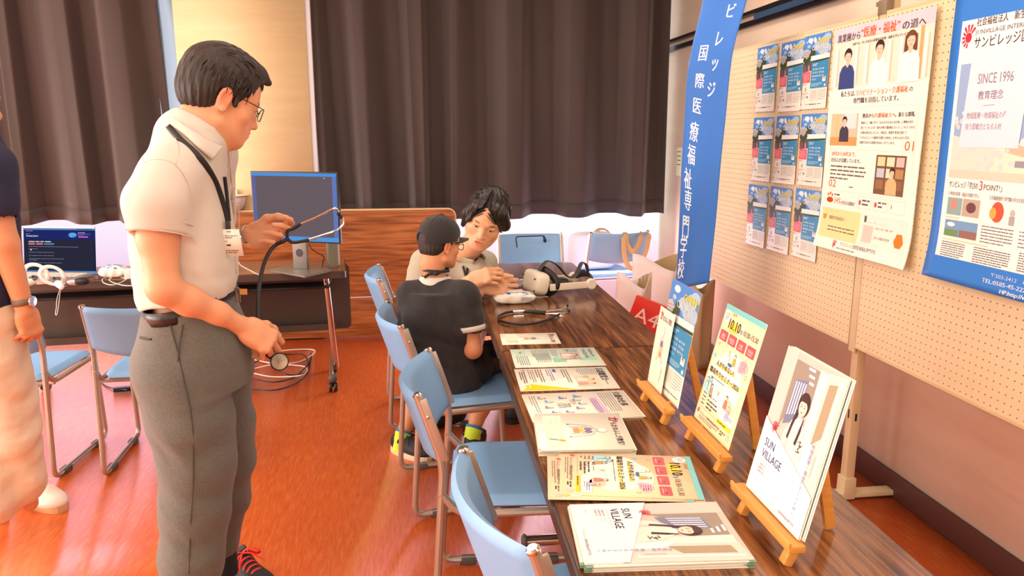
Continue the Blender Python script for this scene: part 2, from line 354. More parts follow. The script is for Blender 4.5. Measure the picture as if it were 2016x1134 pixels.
# ================================================================== CHAIRS
m_chrome = M('brushed_steel_tube', (186, 176, 162), 0.32, 0.65)
m_chrome2 = M('polished_chrome', (215, 210, 205), 0.12, 1.0)
m_blue = M('light_blue_vinyl', (132, 180, 222), 0.5, bump=(260, 0.12), var=(6, (124, 172, 216), 0.35))
m_glide = M('dark_grey_plastic', (84, 82, 80), 0.6)
m_black = M('black_plastic', (24, 23, 24), 0.4)
def make_chair(label, group):
    t = thing('stacking_chair', label, 'chair', (0, 0, 0), 0, group)
    for s in (-1, 1):
        y = 0.215*s
        P = fillet([(-0.272, y, 0.755), (-0.208, y, 0.56), (-0.243, y, 0.0125), (0.225, y, 0.0125), (0.195, y, 0.418), (-0.165, y, 0.412), (-0.218, y, 0.475)], 0.045, 6)
        MB().tube(P, 0.0115, 10).build('side_frame', m_chrome, t)
        for x in (-0.15, 0.13): MB().box((x, y, 0.011), (0.052, 0.034, 0.022), bev=0.004).build('floor_glide', m_glide, t)
        e = MB(); e.lathe([(0.0, 0.004), (0.009, 0.004), (0.0135, 0.0), (0.0135, -0.006)][::-1], (-0.274, y, 0.760), 14, (0, R(-18), 0)); e.build('end_cap', m_chrome2, t)
        pl_ = MB(); pl_.box((-0.238+0.006, y+0.006*s, 0.66), (0.026, 0.010, 0.185), rot=(0, R(18.3)*-1, 0), bev=0.003)
        pl_.build('side_plate', m_chrome, t); MB().lathe([(0.0045, 0), (0.0045, 0.003), (0.002, 0.0045)], (-0.246, y+0.011*s, 0.70), 10, (R(-90*s), 0, 0)).build('screw', m_chrome2, t)
    MB().tube([(0.18, -0.215, 0.408), (0.18, 0.215, 0.408)], 0.009, 8).build('cross_bar', m_chrome, t); MB().tube([(-0.15, -0.215, 0.405), (-0.15, 0.215, 0.405)], 0.009, 8).build('cross_bar', m_chrome, t)
    # seat cushion: rounded slab with clipped rear corners
    def seatpt(a, b, top):
        x = -0.195+0.405*a; w = 0.205*(1-0.16*max(0, (0.16-a)/0.16)) ; y = (b*2-1)*w
        ez = min(1, min(a, 1-a)/0.06); ey = min(1, min(b, 1-b)/0.05); e = math.sqrt(max(0, 1-(1-ez)**2))*math.sqrt(max(0, 1-(1-ey)**2))
        z = 0.43 + (0.022*e if top else -0.014*e)
        if top: z += -0.006*math.sin(a*math.pi)*math.sin(b*math.pi) - 0.006*max(0, (a-0.85)/0.15)**2
        return (x, y, z)
    sb = MB(); sb.grid(lambda a, b: seatpt(a, b, True), 26, 24); sb.grid(lambda a, b: seatpt(1-a, b, False), 26, 24)
    sb.build('seat', m_blue, t, sharp=60)
    # bowed upholstered back panel
    def bp(a, b, off):
        y = (a*2-1)*0.222; bow = 0.062*(1-(a*2-1)**2); z = 0.565+0.195*b - 0.030*(1-(a*2-1)**2)*(1-b) - 0.004*(1-(a*2-1)**2)*b
        x = -0.207-(z-0.56)*0.328 - bow
        e = min(1, min(b, 1-b)/0.09); e = math.sqrt(max(0, 1-(1-e)**2)); e2 = min(1, min(a, 1-a)/0.035); e *= math.sqrt(max(0, 1-(1-e2)**2))
        return (x+off*e*0.016, y, z)
    bb = MB(); bb.grid(lambda a, b: bp(a, b, 1), 26, 14); bb.grid(lambda a, b: bp(1-a, b, -1), 26, 14)
    bb.build('backrest', m_blue, t, sharp=60)
    return t
g_row = 'light blue stacking chairs along the near side of the display tables'
ch = make_chair('light blue chair nearest the camera, its curved back at the bottom edge of the photo', g_row)
ch.location = (0.406, 1.395, 0); ch.rotation_euler.z = R(12)
dup(ch, (0.288, 2.105, 0), R(-5), 'empty light blue chair beside the stacked flyers, second from the bottom of the photo')
dup(ch, (0.185, 2.905, 0), R(8), 'light blue chair on which the person in the black cap sits')
dup(ch, (0.09, 3.78, 0), R(3), 'light blue chair of the seated man in the grey shirt, farthest in the row')
dup(ch, (-1.125, 3.42, 0), R(92), 'light blue chair pushed to the dark desk, directly left of the standing man')['group'] = 'light blue stacking chairs at the laptop desk'
dup(ch, (-1.73, 3.43, 0), R(86), 'light blue chair at the desk, partly behind the arm at the left edge')['group'] = 'light blue stacking chairs at the laptop desk'
chE = dup(ch, (0.785, 4.80, 0), R(-91), 'light blue chair at the far table end with a bag strap over its back'); chE['group'] = 'light blue chairs by the back window'
chG = dup(ch, (1.385, 5.36, 0), R(99), 'light blue chair by the window holding the white tote bag'); chG['group'] = 'light blue chairs by the back window'

# ================================================================== FOLDING TABLES
m_top = wood('table_rosewood', 1, (62, 34, 18), (112, 68, 36), (156, 102, 58), 0.2, 0.9, coat=0.4)
m_tedge = M('dark_edge_band', (74, 60, 50), 0.35, bump=(40, 0.1))
m_leg = M('chrome_leg', (200, 190, 180), 0.18, 0.95)
m_dark = M('dark_brown_steel', (62, 48, 42), 0.5)
def make_table(label, L=1.8, Wd=0.6, loc=(0, 0, 0), rz=0, group=None, mtop=None, panel=None):
    """folding table, long side along local y"""
    t = thing('folding_table', label, 'table', loc, rz, group)
    def out(h, w, r, z): 
        o = []
        for cx, cy, a0 in ((h-r, w-r, 0), (-h+r, w-r, 90), (-h+r, -w+r, 180), (h-r, -w+r, 270)):
            for k in range(5): a = R(a0+22.5*k); o.append((cx+r*math.cos(a), cy+r*math.sin(a), z))
        return o
    MB().slab(out(Wd/2-0.006, L/2-0.006, 0.028, 0.694), (0, 0, 1), 0.006).build('tabletop', mtop or m_top, t, local=True)
    MB().slab(out(Wd/2, L/2, 0.032, 0.665), (0, 0, 1), 0.031).build('edge_band', m_tedge, t, local=True)
    MB().box((0, 0, 0.655), (Wd-0.1, L-0.2, 0.02)).build('apron', m_dark, t, local=True)
    for s in (-1, 1):
        y = s*(L/2-0.17)
        l = MB(); l.tube([(0.05, y, 0.655), (0.05, y, 0.075)], 0.016, 12); l.build('leg_post', m_leg, t, local=True)
        f = MB(); f.tube([(-0.24, y, 0.072), (0.25, y, 0.072)], 0.019, 12, flat=(1, 1.0)); f.build('foot_bar', m_leg, t, local=True)
        for x in (-0.235, 0.245):
            c = MB(); c.sphere((x, y, 0.074), (0.012, 0.024, 0.024)); c.build('foot_cap', m_glide, t, local=True)
            w = MB(); w.tube([(x, y, 0.06), (x, y, 0.045)], 0.008, 8)
            for q in (-1, 1): w.lathe([(0.004, -0.008), (0.021, -0.008), (0.025, -0.003), (0.025, 0.003), (0.021, 0.008), (0.004, 0.008)], (x, y+q*0.014, 0.025), 16, (R(90), 0, 0))
            w.build('caster', m_black, t, local=True)
    sh = MB()
    for k in range(7): x = -Wd/2+0.12+k*0.045; sh.tube([(x, -L/2+0.2, 0.60), (x, L/2-0.2, 0.60)], 0.004, 6)
    for s in (-1, 0, 1): y = s*(L/2-0.2); sh.tube([(-Wd/2+0.10, y, 0.598), (Wd/2-0.18, y, 0.598), (Wd/2-0.18, y, 0.65)], 0.005, 6)
    sh.build('wire_shelf', m_black, t, local=True)
    return t
tb_rz = -R(0.8)
def tloc(y0, y1, left0):
    c = Vector((math.cos(tb_rz), math.sin(tb_rz), 0)); d = Vector((-math.sin(tb_rz), math.cos(tb_rz), 0))
    p = Vector((0.282, 2.495, 0)) + c*0.3025 + d*((y0+y1)/2-2.495); return p
make_table('near dark wood folding table with the flyers and easels on it', 1.8, 0.61, tloc(0.69, 2.49, 0), tb_rz, 'dark wood folding tables set end to end')
make_table('far dark wood folding table with the headset and wet wipes on it', 1.78, 0.61, tloc(2.495, 4.275, 0)+Vector((0.0, 0, 0)), tb_rz+R(0.0), 'dark wood folding tables set end to end')

# laptop desk at the left
dk_rz = R(5.56)
m_top2 = wood('desk_rosewood', 0, (72, 42, 26), (122, 76, 48), (160, 108, 70), 0.22, 1.0, coat=0.3)
FR = Vector((-0.375, 4.143, 0)); ux = Vector((math.cos(dk_rz), math.sin(dk_rz), 0)); uy = Vector((-math.sin(dk_rz), math.cos(dk_rz), 0))
dc = FR - ux*0.9 + uy*0.225
dk = thing('computer_desk', 'long dark desk carrying the laptop and the monitor', 'desk', dc, dk_rz)
def dout(h, w, r, z):
    o = []
    for cx, cy, a0 in ((h-r, w-r, 0), (-h+r, w-r, 90), (-h+r, -w+r, 180), (h-r, -w+r, 270)):
        for k in range(5): a = R(a0+22.5*k); o.append((cx+r*math.cos(a), cy+r*math.sin(a), z))
    return o
MB().slab(dout(0.894, 0.219, 0.03, 0.694), (0, 0, 1), 0.006).build('tabletop', m_top2, dk, local=True)
MB().slab(dout(0.9, 0.225, 0.034, 0.66), (0, 0, 1), 0.036).build('edge_band', m_tedge, dk, local=True)
m_panel = M('dark_grey_brown_panel', (66, 54, 46), 0.5, bump=(200, 0.08))
pn = []
for cx, cz, a0 in ((0.92-0.03, 0.66-0.02, 0), (-0.92+0.03, 0.66-0.02, 90), (-0.92+0.03, 0.30, 180), (0.92-0.03, 0.30, 270)):
    for k in range(5): a = R(a0+22.5*k); pn.append((cx+0.03*math.cos(a), 0.19, cz+0.03*math.sin(a)))
MB().slab(pn, (0, 1, 0), 0.012).build('modesty_panel', m_panel, dk, local=True)
MB().box((0, 0.16, 0.285), (1.66, 0.06, 0.012)).box((0, 0.13, 0.30), (1.66, 0.008, 0.04)).build('panel_lip', m_panel, dk, local=True)
sl = MB()
for k in range(6): sl.tube([(-0.86, -0.16+k*0.05, 0.60-0.004*k), (0.80, -0.16+k*0.05, 0.60-0.004*k)], 0.0075, 6)
sl.tube([(0.80, -0.17, 0.60), (0.80, 0.12, 0.585)], 0.007, 6).tube([(0.80, -0.16, 0.60), (0.83, -0.16, 0.655)], 0.006, 6); sl.build('wire_shelf', m_black, dk, local=True)
MB().box((0.335, -0.178, 0.60), (0.075, 0.004, 0.032), rot=(0.0, 0.05, 0.0)).build('cardboard_tag', M('brown_cardboard', (196, 136, 66), 0.8), dk, local=True)
for s in (-1, 1):
    x = s*0.80
    MB().tube([(x-0.015*s, -0.06, 0.66), (x+0.02*s, 0.0, 0.085)], 0.0175, 14).build('leg_post', m_leg, dk, local=True)
    MB().tube([(x, 0.20, 0.085), (x, -0.19, 0.075)], 0.024, 12).build('foot_bar', m_leg, dk, local=True)
    MB().tube([(x+0.012*s, 0.19, 0.10), (x+0.012*s, -0.12, 0.098)], 0.012, 8).build('foot_cover', m_black, dk, local=True)
    for y in (-0.19, 0.205):
        MB().sphere((x, y, 0.078), (0.025, 0.018, 0.026)).build('foot_cap', m_glide, dk, local=True)
        w = MB(); w.tube([(x, y, 0.065), (x, y, 0.03)], 0.008, 8)
        for q in (-1, 1): w.lathe([(0.004, -0.009), (0.023, -0.009), (0.027, -0.003), (0.027, 0.003), (0.023, 0.009), (0.004, 0.009)], (x+q*0.014, y, 0.027), 16, (0, R(90), 0))
        w.build('caster', m_black, dk, local=True)
def DK(u, v, z=0.7): return PZ(u, v, z)

# ================================================================== PEGBOARD DISPLAY STANDS
m_peg = M('cream_pegboard', (230, 208, 168), 0.6)
m_post = M('cream_painted_steel', (226, 206, 164), 0.45, bump=(30, 0.08), var=(8, (214, 190, 146), 0.3))
XP = 1.66
def pegboard(t, y0, y1, z0, z1):
    n = round((y1-y0)/0.025); k = round((z1-z0)/0.025); dy = (y1-y0)/n; dz = (z1-z0)/k; vs = []; fs = []; r = 0.0033; N6 = 6
    for i in range(n):
        for j in range(k):
            cy = y0+dy*(i+.5); cz = z0+dz*(j+.5); o = len(vs)
            sq = [(cy+dy/2, cz), (cy+dy/2, cz+dz/2), (cy-dy/2, cz+dz/2), (cy-dy/2, cz), (cy-dy/2, cz-dz/2), (cy+dy/2, cz-dz/2)]
            for q in range(6):
                vs.append((XP, sq[q][0], sq[q][1]))
            for q in range(6):
                a = [0, math.atan2(1, 1), math.pi-math.atan2(1, 1), math.pi, math.pi+math.atan2(1, 1), -math.atan2(1, 1)][q]
                vs.append((XP, cy+r*math.cos(a), cz+r*math.sin(a)))
            for q in range(6):
                a = [0, math.atan2(1, 1), math.pi-math.atan2(1, 1), math.pi, math.pi+math.atan2(1, 1), -math.atan2(1, 1)][q]
                vs.append((XP+0.005, cy+r*math.cos(a), cz+r*math.sin(a)))
            for q in range(6):
                p = (q+1) % 6; fs.append((o+q, o+6+q, o+6+p, o+p)); fs.append((o+6+q, o+12+q, o+12+p, o+6+p))
    mb = MB(); mb.smooth = False; mb.add(vs, fs)
    mb.add([(XP+0.005, y0, z0), (XP+0.005, y1, z0), (XP+0.005, y1, z1), (XP+0.005, y0, z1), (XP, y0, z0), (XP, y1, z0), (XP, y1, z1), (XP, y0, z1)], [(0, 1, 5, 4), (2, 3, 7, 6), (1, 2, 6, 5), (3, 0, 4, 7)])
    mb.build('perforated_panel', m_peg, t, sharp=0)
    MB().box((XP+0.012, (y0+y1)/2, (z0+z1)/2), (0.003, y1-y0, z1-z0)).build('hole_shade', M('hole_shade_brown', (74, 54, 36), 0.9), t, sharp=0)  # dark sheet standing in for the shade seen through the holes
    MB().box((XP+0.014, (y0+y1)/2, z0-0.004), (0.03, y1-y0, 0.01)).build('lower_frame', m_post, t); MB().box((XP+0.014, (y0+y1)/2, z1+0.004), (0.03, y1-y0, 0.01)).build('upper_frame', m_post, t)
def post(t, y, name='post'):
    MB().box((XP+0.035, y, 0.96), (0.036, 0.040, 1.90), bev=0.003).build(name, m_post, t)
    MB().box((XP+0.006, y, 1.24), (0.010, 0.040, 1.25), bev=0.002).build('front_channel', m_post, t)
    b = MB(); b.box((XP+0.10, y, 0.020), (0.44, 0.05, 0.022), bev=0.006); b.box((XP+0.035, y, 0.05), (0.05, 0.056, 0.09), bev=0.004); b.build('foot', m_post, t)
    for z in (0.36, 0.92): MB().box((XP+0.0165, y, z), (0.003, 0.006, 0.035)).build('slot', m_black, t); MB().box((XP+0.035, y-0.0205, z-0.01), (0.008, 0.002, 0.03)).build('slot', m_black, t)
y1p = 2.60; y2p = 4.50
pa = thing('pegboard_stand', 'far cream perforated display board with nine small flyers pinned on it', 'display board', (XP, 3.55, 0), 0, 'cream perforated display boards')
pegboard(pa, y1p+0.025, y2p-0.03, 0.645, 1.85); post(pa, y2p)
pb = thing('pegboard_stand', 'near cream perforated display board carrying the large blue poster', 'display board', (XP, 1.7, 0), 0, 'cream perforated display boards')
pegboard(pb, 0.70, y1p-0.025, 0.645, 1.85); post(pb, y1p)
post(pb, 0.67)
ck = MB(); ck.box((XP+0.01, y1p, 1.875), (0.03, 0.05, 0.05), bev=0.003).box((XP+0.01, y1p+0.03, 1.89), (0.02, 0.03, 0.015)); ck.build('top_clip', M('aged_clip', (150, 135, 110), 0.5, 0.5), pb)
# ================================================================== PRINTED SHEETS
def ink(c): return M('ink_%d_%d_%d' % tuple(c), c, 0.45, spec=0.4)
_gc = {}
def glyphs(s, bold=0.0):
    k = (s, bold)
    if k in _gc: return _gc[k]
    c = bpy.data.curves.new('txt', 'FONT'); c.body = s; c.resolution_u = 2 if len(s) < 30 else 1; c.offset = bold; c.fill_mode = 'FRONT'
    o = bpy.data.objects.new('txt', c); me = o.to_mesh()
    vs = [(v.co.x, v.co.y) for v in me.vertices]; fs = [tuple(p.vertices) for p in me.polygons]
    o.to_mesh_clear(); bpy.data.objects.remove(o); bpy.data.curves.remove(c)
    _gc[k] = (vs, fs); return _gc[k]
INK = (52, 48, 52); ORANGE = (240, 108, 40); RED = (224, 70, 78); NAVY = (84, 88, 150); WHITE = (250, 248, 240)
class Sheet:
    """printed sheet: millimetre page coordinates (x right, y down) mapped on a surface"""
    def __init__(s, w, h, O, rv, dv, warp=None, warpn=None):
        s.w, s.h = w, h; s.O = Vector(O); s.rv = Vector(rv).normalized(); s.dv = Vector(dv).normalized()
        s.n = s.dv.cross(s.rv).normalized(); s.warp = warp; s.layers = {'printed_picture': {}, 'printed_text': {}}; s.lv = 1; s.rs = random.Random(int(w*7+h))
    def P(s, x, y, off=0.0):
        if s.warp:
            p, n = s.warp(x, y); return p + n*off
        return s.O + s.rv*(x/1000) + s.dv*(y/1000) + s.n*off
    def _put(s, kind, c, pts, faces, lv):
        d = s.layers[kind].setdefault(tuple(c), ([], [])); o = len(d[0]); s.cnt = getattr(s, 'cnt', 0)+(1 if kind == 'printed_picture' else 0); off = 0.00022*lv+min(s.cnt, 60)*3.2e-6
        d[0].extend([s.P(x, y, off) for x, y in pts]); d[1].extend([tuple(i+o for i in f) for f in faces])
    def rect(s, x, y, w, h, c, lv=1, sub=None, kind='printed_picture'):
        nx = ny = 1
        if s.warp: nx = max(1, int(w/30)); ny = max(1, int(h/30))
        pts = [(x+w*i/nx, y+h*j/ny) for i in range(nx+1) for j in range(ny+1)]
        fs = [(i*(ny+1)+j, i*(ny+1)+j+1, (i+1)*(ny+1)+j+1, (i+1)*(ny+1)+j) for i in range(nx) for j in range(ny)]
        s._put(kind, c, pts, fs, lv)
    def rrect(s, x, y, w, h, r, c, lv=1):
        pts = []
        for cx, cy, a0 in ((x+w-r, y+h-r, 0), (x+r, y+h-r, 90), (x+r, y+r, 180), (x+w-r, y+r, 270)):
            for k in range(5): a = R(a0+22.5*k); pts.append((cx+r*math.cos(a), cy+r*math.sin(a)))
        s._put('printed_picture', c, pts, [tuple(range(len(pts)-1, -1, -1))], lv)
    def ell(s, cx, cy, rx, ry, c, lv=2, n=16, rot=0.0):
        pts = [(cx+rx*math.cos(2*math.pi*k/n)*math.cos(rot)-ry*math.sin(2*math.pi*k/n)*math.sin(rot), cy+rx*math.cos(2*math.pi*k/n)*math.sin(rot)+ry*math.sin(2*math.pi*k/n)*math.cos(rot)) for k in range(n)]
        s._put('printed_picture', c, pts, [tuple(range(n-1, -1, -1))], lv)
    def poly(s, pts, c, lv=2): s._put('printed_picture', c, pts, [tuple(range(len(pts)-1, -1, -1))], lv)
    def line(s, pts, w, c, lv=3, kind='printed_picture', closed=False):
        L = list(pts)+([pts[0]] if closed else [])
        for a, b in zip(L[:-1], L[1:]):
            dx, dy = b[0]-a[0], b[1]-a[1]; l = math.hypot(dx, dy) or 1; nx, ny = -dy/l*w/2, dx/l*w/2
            s._put(kind, c, [(a[0]+nx, a[1]+ny), (b[0]+nx, b[1]+ny), (b[0]-nx, b[1]-ny), (a[0]-nx, a[1]-ny)], [(3, 2, 1, 0)], lv)
    def text(s, t, x, y, size, c=INK, bold=0.0, align='l', fit=None, rot=0.0, lv=4, slant=0.0, xs=1.0):
        """baseline-left at x,y ; size = character cell in mm; fit = force total width"""
        vs, fs = glyphs(t, 0.0)
        if bold > 0 and vs:
            n0 = len(vs); b_ = bold*1.3
            vs = [(a-b_, b) for a, b in vs]+[(a+b_, b) for a, b in vs]; fs = fs+[tuple(i+n0 for i in f) for f in fs]
        if not vs: return
        x1 = max(v[0] for v in vs); x0 = min(v[0] for v in vs); sx = sy = size
        if fit: sx = fit/max(x1-x0, 1e-6)
        sx *= xs
        ww = (x1-x0)*sx; ox = x - (ww/2 if align == 'c' else ww if align == 'r' else 0) - (x0*sx if (fit or align != 'l') else 0)
        ca, sa = math.cos(rot), math.sin(rot); pts = []
        for a, b in vs:
            px = (ox - x)+a*sx+b*slant*size; py = -b*sy; pts.append((x+px*ca-py*sa, y+px*sa+py*ca))
        s._put('printed_text', c, pts, fs, lv)
    def vtext(s, t, x, y, size, c=INK, bold=0.0, pitch=1.08, lv=4, slant=0):
        for k, chr_ in enumerate(t):
            if chr_ == 'ー': 
                s.rect(x-size*0.04, y+size*pitch*k+size*0.1, size*0.08, size*0.8, c, lv, kind='printed_text'); continue
            s.text(chr_, x, y+size*pitch*k+size*0.85, size, c, bold, align='c', lv=lv)
    def greek(s, x, y, w, n, pitch, h, c=(120, 112, 108), lv=3, kind='printed_text'):
        """lines of print too small to read: broken strokes"""
        for k in range(n):
            a = x; end = x+w*(1.0 if k < n-1 else s.rs.uniform(0.4, 0.9))
            while a < end-h:
                l = min(s.rs.uniform(1.5, 7)*h, end-a); s.rect(a, y+k*pitch, l, h, c, lv, kind=kind); a += l+h*s.rs.uniform(0.3, 1.2)
    def build(s, parent, paper, thick=0.0004, name='paper'):
        nx, ny = (24, 48) if s.warp else (1, 1)
        pap = MB()
        def f(a, b): return s.P(a*s.w, b*s.h, 0)
        pap.grid(lambda a, b: f(b, a), ny, nx, thick=thick)
        # make sure the back lies behind the print
        o = pap.build(name, paper, parent, sharp=0)
        for kind, d in s.layers.items():
            if not d: continue
            mb = MB(); mb.smooth = False; mats = []
            for c, (vs, fs) in d.items():
                mats.append(ink(c)); mb.cur = len(mats)-1; mb.add(vs, fs)
            q = mb.build(kind, mats, o if False else parent, sharp=0)
        return o
m_paper = M('white_paper', (240, 233, 214), 0.55, spec=0.3); m_gloss = M('glossy_paper', (242, 236, 220), 0.3, spec=0.5)
def burst(s, x, y, r, lv=4):
    """the sun-burst emblem"""
    s.ell(x, y, r*0.5, r*0.5, (226, 40, 66), lv)
    for k in range(9):
        a = R(100+k*27); r1 = r*(0.75 if k != 6 else 0.8); b = 0.16; e = 1.0 if k < 5 else 1.25
        s.poly([(x+r*0.56*math.cos(a-b), y+r*0.56*math.sin(a-b)), (x+r*e*math.cos(a-b*0.8), y+r*e*math.sin(a-b*0.8)), (x+r*e*1.05*math.cos(a+b*0.8), y+r*e*1.05*math.sin(a+b*0.8)), (x+r*0.56*math.cos(a+b), y+r*0.56*math.sin(a+b))], (226, 40, 66), lv)
def person_pic(s, x, y, h, hair=(52, 38, 32), skin=(240, 200, 172), shirt=(245, 240, 232), long=False, lv=3):
    """bust portrait, x centre, y top of head, h total height"""
    u = h/4.0
    s.poly([(x-u*1.05, y+h), (x-u*1.0, y+u*2.3), (x-u*0.7, y+u*1.75), (x-u*0.2, y+u*1.5), (x+u*0.2, y+u*1.5), (x+u*0.7, y+u*1.75), (x+u*1.0, y+u*2.3), (x+u*1.1, y+h)], shirt, lv)
    s.poly([(x-u*0.2, y+u*1.2), (x-u*0.22, y+u*1.6), (x, y+u*1.85), (x+u*0.22, y+u*1.6), (x+u*0.2, y+u*1.2)], skin, lv+1)
    if long: s.poly([(x-u*0.6, y+u*0.4), (x-u*0.66, y+u*1.6), (x-u*0.2, y+u*1.75), (x-u*0.25, y+u), (x+u*0.25, y+u), (x+u*0.2, y+u*1.75), (x+u*0.66, y+u*1.6), (x+u*0.6, y+u*0.4), (x, y+u*0.05)], hair, lv)
    s.ell(x, y+u*0.62, u*0.52, u*0.6, hair, lv+1)
    s.ell(x, y+u*0.82, u*0.41, u*0.55, skin, lv+2)
    s.poly([(x-u*0.46, y+u*0.75), (x-u*0.4, y+u*0.3), (x, y+u*0.12), (x+u*0.4, y+u*0.3), (x+u*0.46, y+u*0.75), (x+u*0.3, y+u*0.5), (x-u*0.15, y+u*0.45)], hair, lv+3)
    for q in (-1, 1): s.ell(x+q*u*0.17, y+u*0.82, u*0.06, u*0.025, (60, 40, 36), lv+3, 8)
    s.ell(x, y+u*1.12, u*0.12, u*0.035, (206, 100, 96), lv+3, 8)
def toon(s, x, y, h, cloth, hair=(60, 50, 60), lv=4, rot=0):
    u = h/3.0
    s.poly([(x-u*0.8, y+h), (x-u*0.6, y+u*1.3), (x, y+u*1.05), (x+u*0.6, y+u*1.3), (x+u*0.8, y+h)], cloth, lv)
    s.line([(x-u*0.8, y+h), (x-u*0.6, y+u*1.3), (x, y+u*1.05), (x+u*0.6, y+u*1.3), (x+u*0.8, y+h)], u*0.07, (80, 76, 84), lv+2)
    s.ell(x, y+u*0.55, u*0.5, u*0.55, hair, lv+1, 12); s.ell(x+u*0.08, y+u*0.65, u*0.36, u*0.42, (252, 226, 204), lv+2, 12)

# ---- design: body-wonders class flyer
def d_body(s):
    w, h = s.w, s.h; k = w/210; f_ = h/(297*k); oP = s.P; s.P = lambda x, y, off=0.0: oP(x, y*f_, off); _body(s, k); s.P = oP
def _body(s, k):
    s.text('か', 26*k, 44*k, 42*k, (206, 60, 50), 0.02, lv=4, xs=0.8); s.text('らだのふしぎ教室！', 62*k, 44*k, 24*k, (56, 60, 70), 0.012, fit=126*k)
    s.rect(14*k, 210*k, 182*k, 62*k, (250, 240, 214), 1)
    o = (70, 66, 70); cx = 105*k
    s.ell(cx, 82*k, 13*k, 17*k, o, 2); s.ell(cx, 82*k, 12*k, 16*k, (252, 246, 230), 3)
    P = [(cx-5*k, 97*k), (cx-6*k, 106*k), (cx-22*k, 114*k), (cx-29*k, 130*k), (cx-33*k, 160*k), (cx-38*k, 186*k)]
    s.line(P, 1.1*k, o); s.line([(2*cx-a, b) for a, b in P], 1.1*k, o)
    P2 = [(cx-20*k, 130*k), (cx-19*k, 160*k), (cx-21*k, 190*k)]
    s.line(P2, 1.1*k, o); s.line([(2*cx-a, b) for a, b in P2], 1.1*k, o)
    for q in (-1, 1):
        for j in range(4): s.line([(cx+q*36*k, 186*k), (cx+q*(32+3*j)*k, 196*k)], 0.9*k, o)
    s.ell(cx-8*k, 128*k, 8*k, 14*k, (128, 130, 176), 3); s.ell(cx+8*k, 128*k, 8*k, 14*k, (128, 130, 176), 3); s.ell(cx+1*k, 130*k, 4.5*k, 5.5*k, (224, 70, 80), 4)
    s.poly([(cx-14*k, 146*k), (cx+14*k, 143*k), (cx+12*k, 152*k), (cx-10*k, 154*k)], (238, 206, 60), 4); s.ell(cx, 166*k, 14*k, 12*k, (238, 180, 120), 3); s.line([(cx-9*k, 160*k), (cx+9*k, 162*k), (cx-8*k, 167*k), (cx+8*k, 170*k), (cx-4*k, 174*k)], 1.4*k, (196, 120, 70), 4)
    s.line([(cx-13*k, 158*k), (cx-13*k, 177*k), (cx+13*k, 177*k), (cx+13*k, 158*k)], 2.2*k, (214, 130, 90), 4)
    s.ell(160*k, 222*k, 5*k, 13*k, (222, 176, 96), 3, rot=0.25); s.poly([(154*k, 236*k), (158*k, 236*k), (153*k, 262*k), (149*k, 262*k)], (88, 138, 180), 3)
    s.text('○ ○', 48*k, 232*k, 5*k, INK); s.text('○○○○', 46*k, 248*k, 4*k, INK)

def d_mint(s):
    s.text('理学療法士', 18, 26, 12, (60, 100, 110), 0.02, fit=70) if False else None
    s.text('できなかったを', 16, 28, 15, (70, 92, 100), 0.015, fit=92); s.text('できるに変える仕事', 16, 50, 15, (70, 140, 120), 0.015, fit=104)
    s.rect(116, 14, 30, 60, (150, 208, 176), 1)
    s.rect(58, 66, 78, 66, (176, 160, 150), 2); person_pic(s, 84, 72, 56, shirt=(240, 220, 200)); person_pic(s, 114, 84, 46, hair=(120, 80, 50), shirt=(225, 200, 190))
    s.rect(112, 120, 50, 44, (150, 208, 176), 1)
    s.greek(14, 66, 38, 8, 6, 2.0, (110, 130, 130)); s.text('未来', 22, 102, 7, (60, 150, 130), 0.02); s.ell(30, 112, 6, 4, (236, 170, 70), 3)
    s.greek(16, 140, 90, 4, 6, 1.8, (110, 120, 120)); s.greek(16, 168, 120, 9, 7, 2.0, (120, 124, 124)); s.greek(60, 172, 100, 8, 7, 1.8, (120, 124, 124))
    s.rect(22, 250, 48, 30, (178, 214, 190), 1); s.text('QR' if False else '相談', 34, 268, 8, (70, 90, 90)); s.greek(84, 246, 100, 6, 7, 2, (110, 116, 116))
def d_speech(s):
    s.text('言語聴覚士', 12, 36, 27, (70, 74, 86), 0.02, fit=122); s.greek(122, 26, 70, 1, 5, 4, (150, 150, 150)); s.greek(14, 42, 60, 9, 7, 2, (130, 130, 130))
    s.rect(84, 48, 100, 70, (232, 206, 176), 2); person_pic(s, 120, 58, 56, hair=(150, 110, 60), shirt=(236, 226, 214)); person_pic(s, 158, 62, 54, hair=(160, 70, 40), shirt=(220, 160, 140)); s.ell(96, 82, 14, 10, (180, 180, 130), 3)
    s.poly([(205, 130), (207, 290), (150, 262)], (222, 214, 20), 1)
    s.greek(16, 132, 130, 3, 8, 3, (120, 112, 106)); s.rect(12, 168, 30, 10, (90, 100, 160), 2); s.greek(14, 182, 110, 3, 7, 3, (140, 120, 120)); s.rect(12, 172, 110, 40, (236, 230, 226), 1)
    s.greek(14, 214, 120, 3, 8, 3, (120, 96, 90)); s.greek(14, 240, 120, 3, 7, 2.2, (120, 110, 106)); burst(s, 20, 272, 6); s.greek(32, 268, 110, 3, 7, 3.2, (96, 88, 84)); s.rrect(160, 262, 26, 18, 3, (246, 240, 160), 3); s.text('見学', 163, 275, 9, (70, 70, 60))
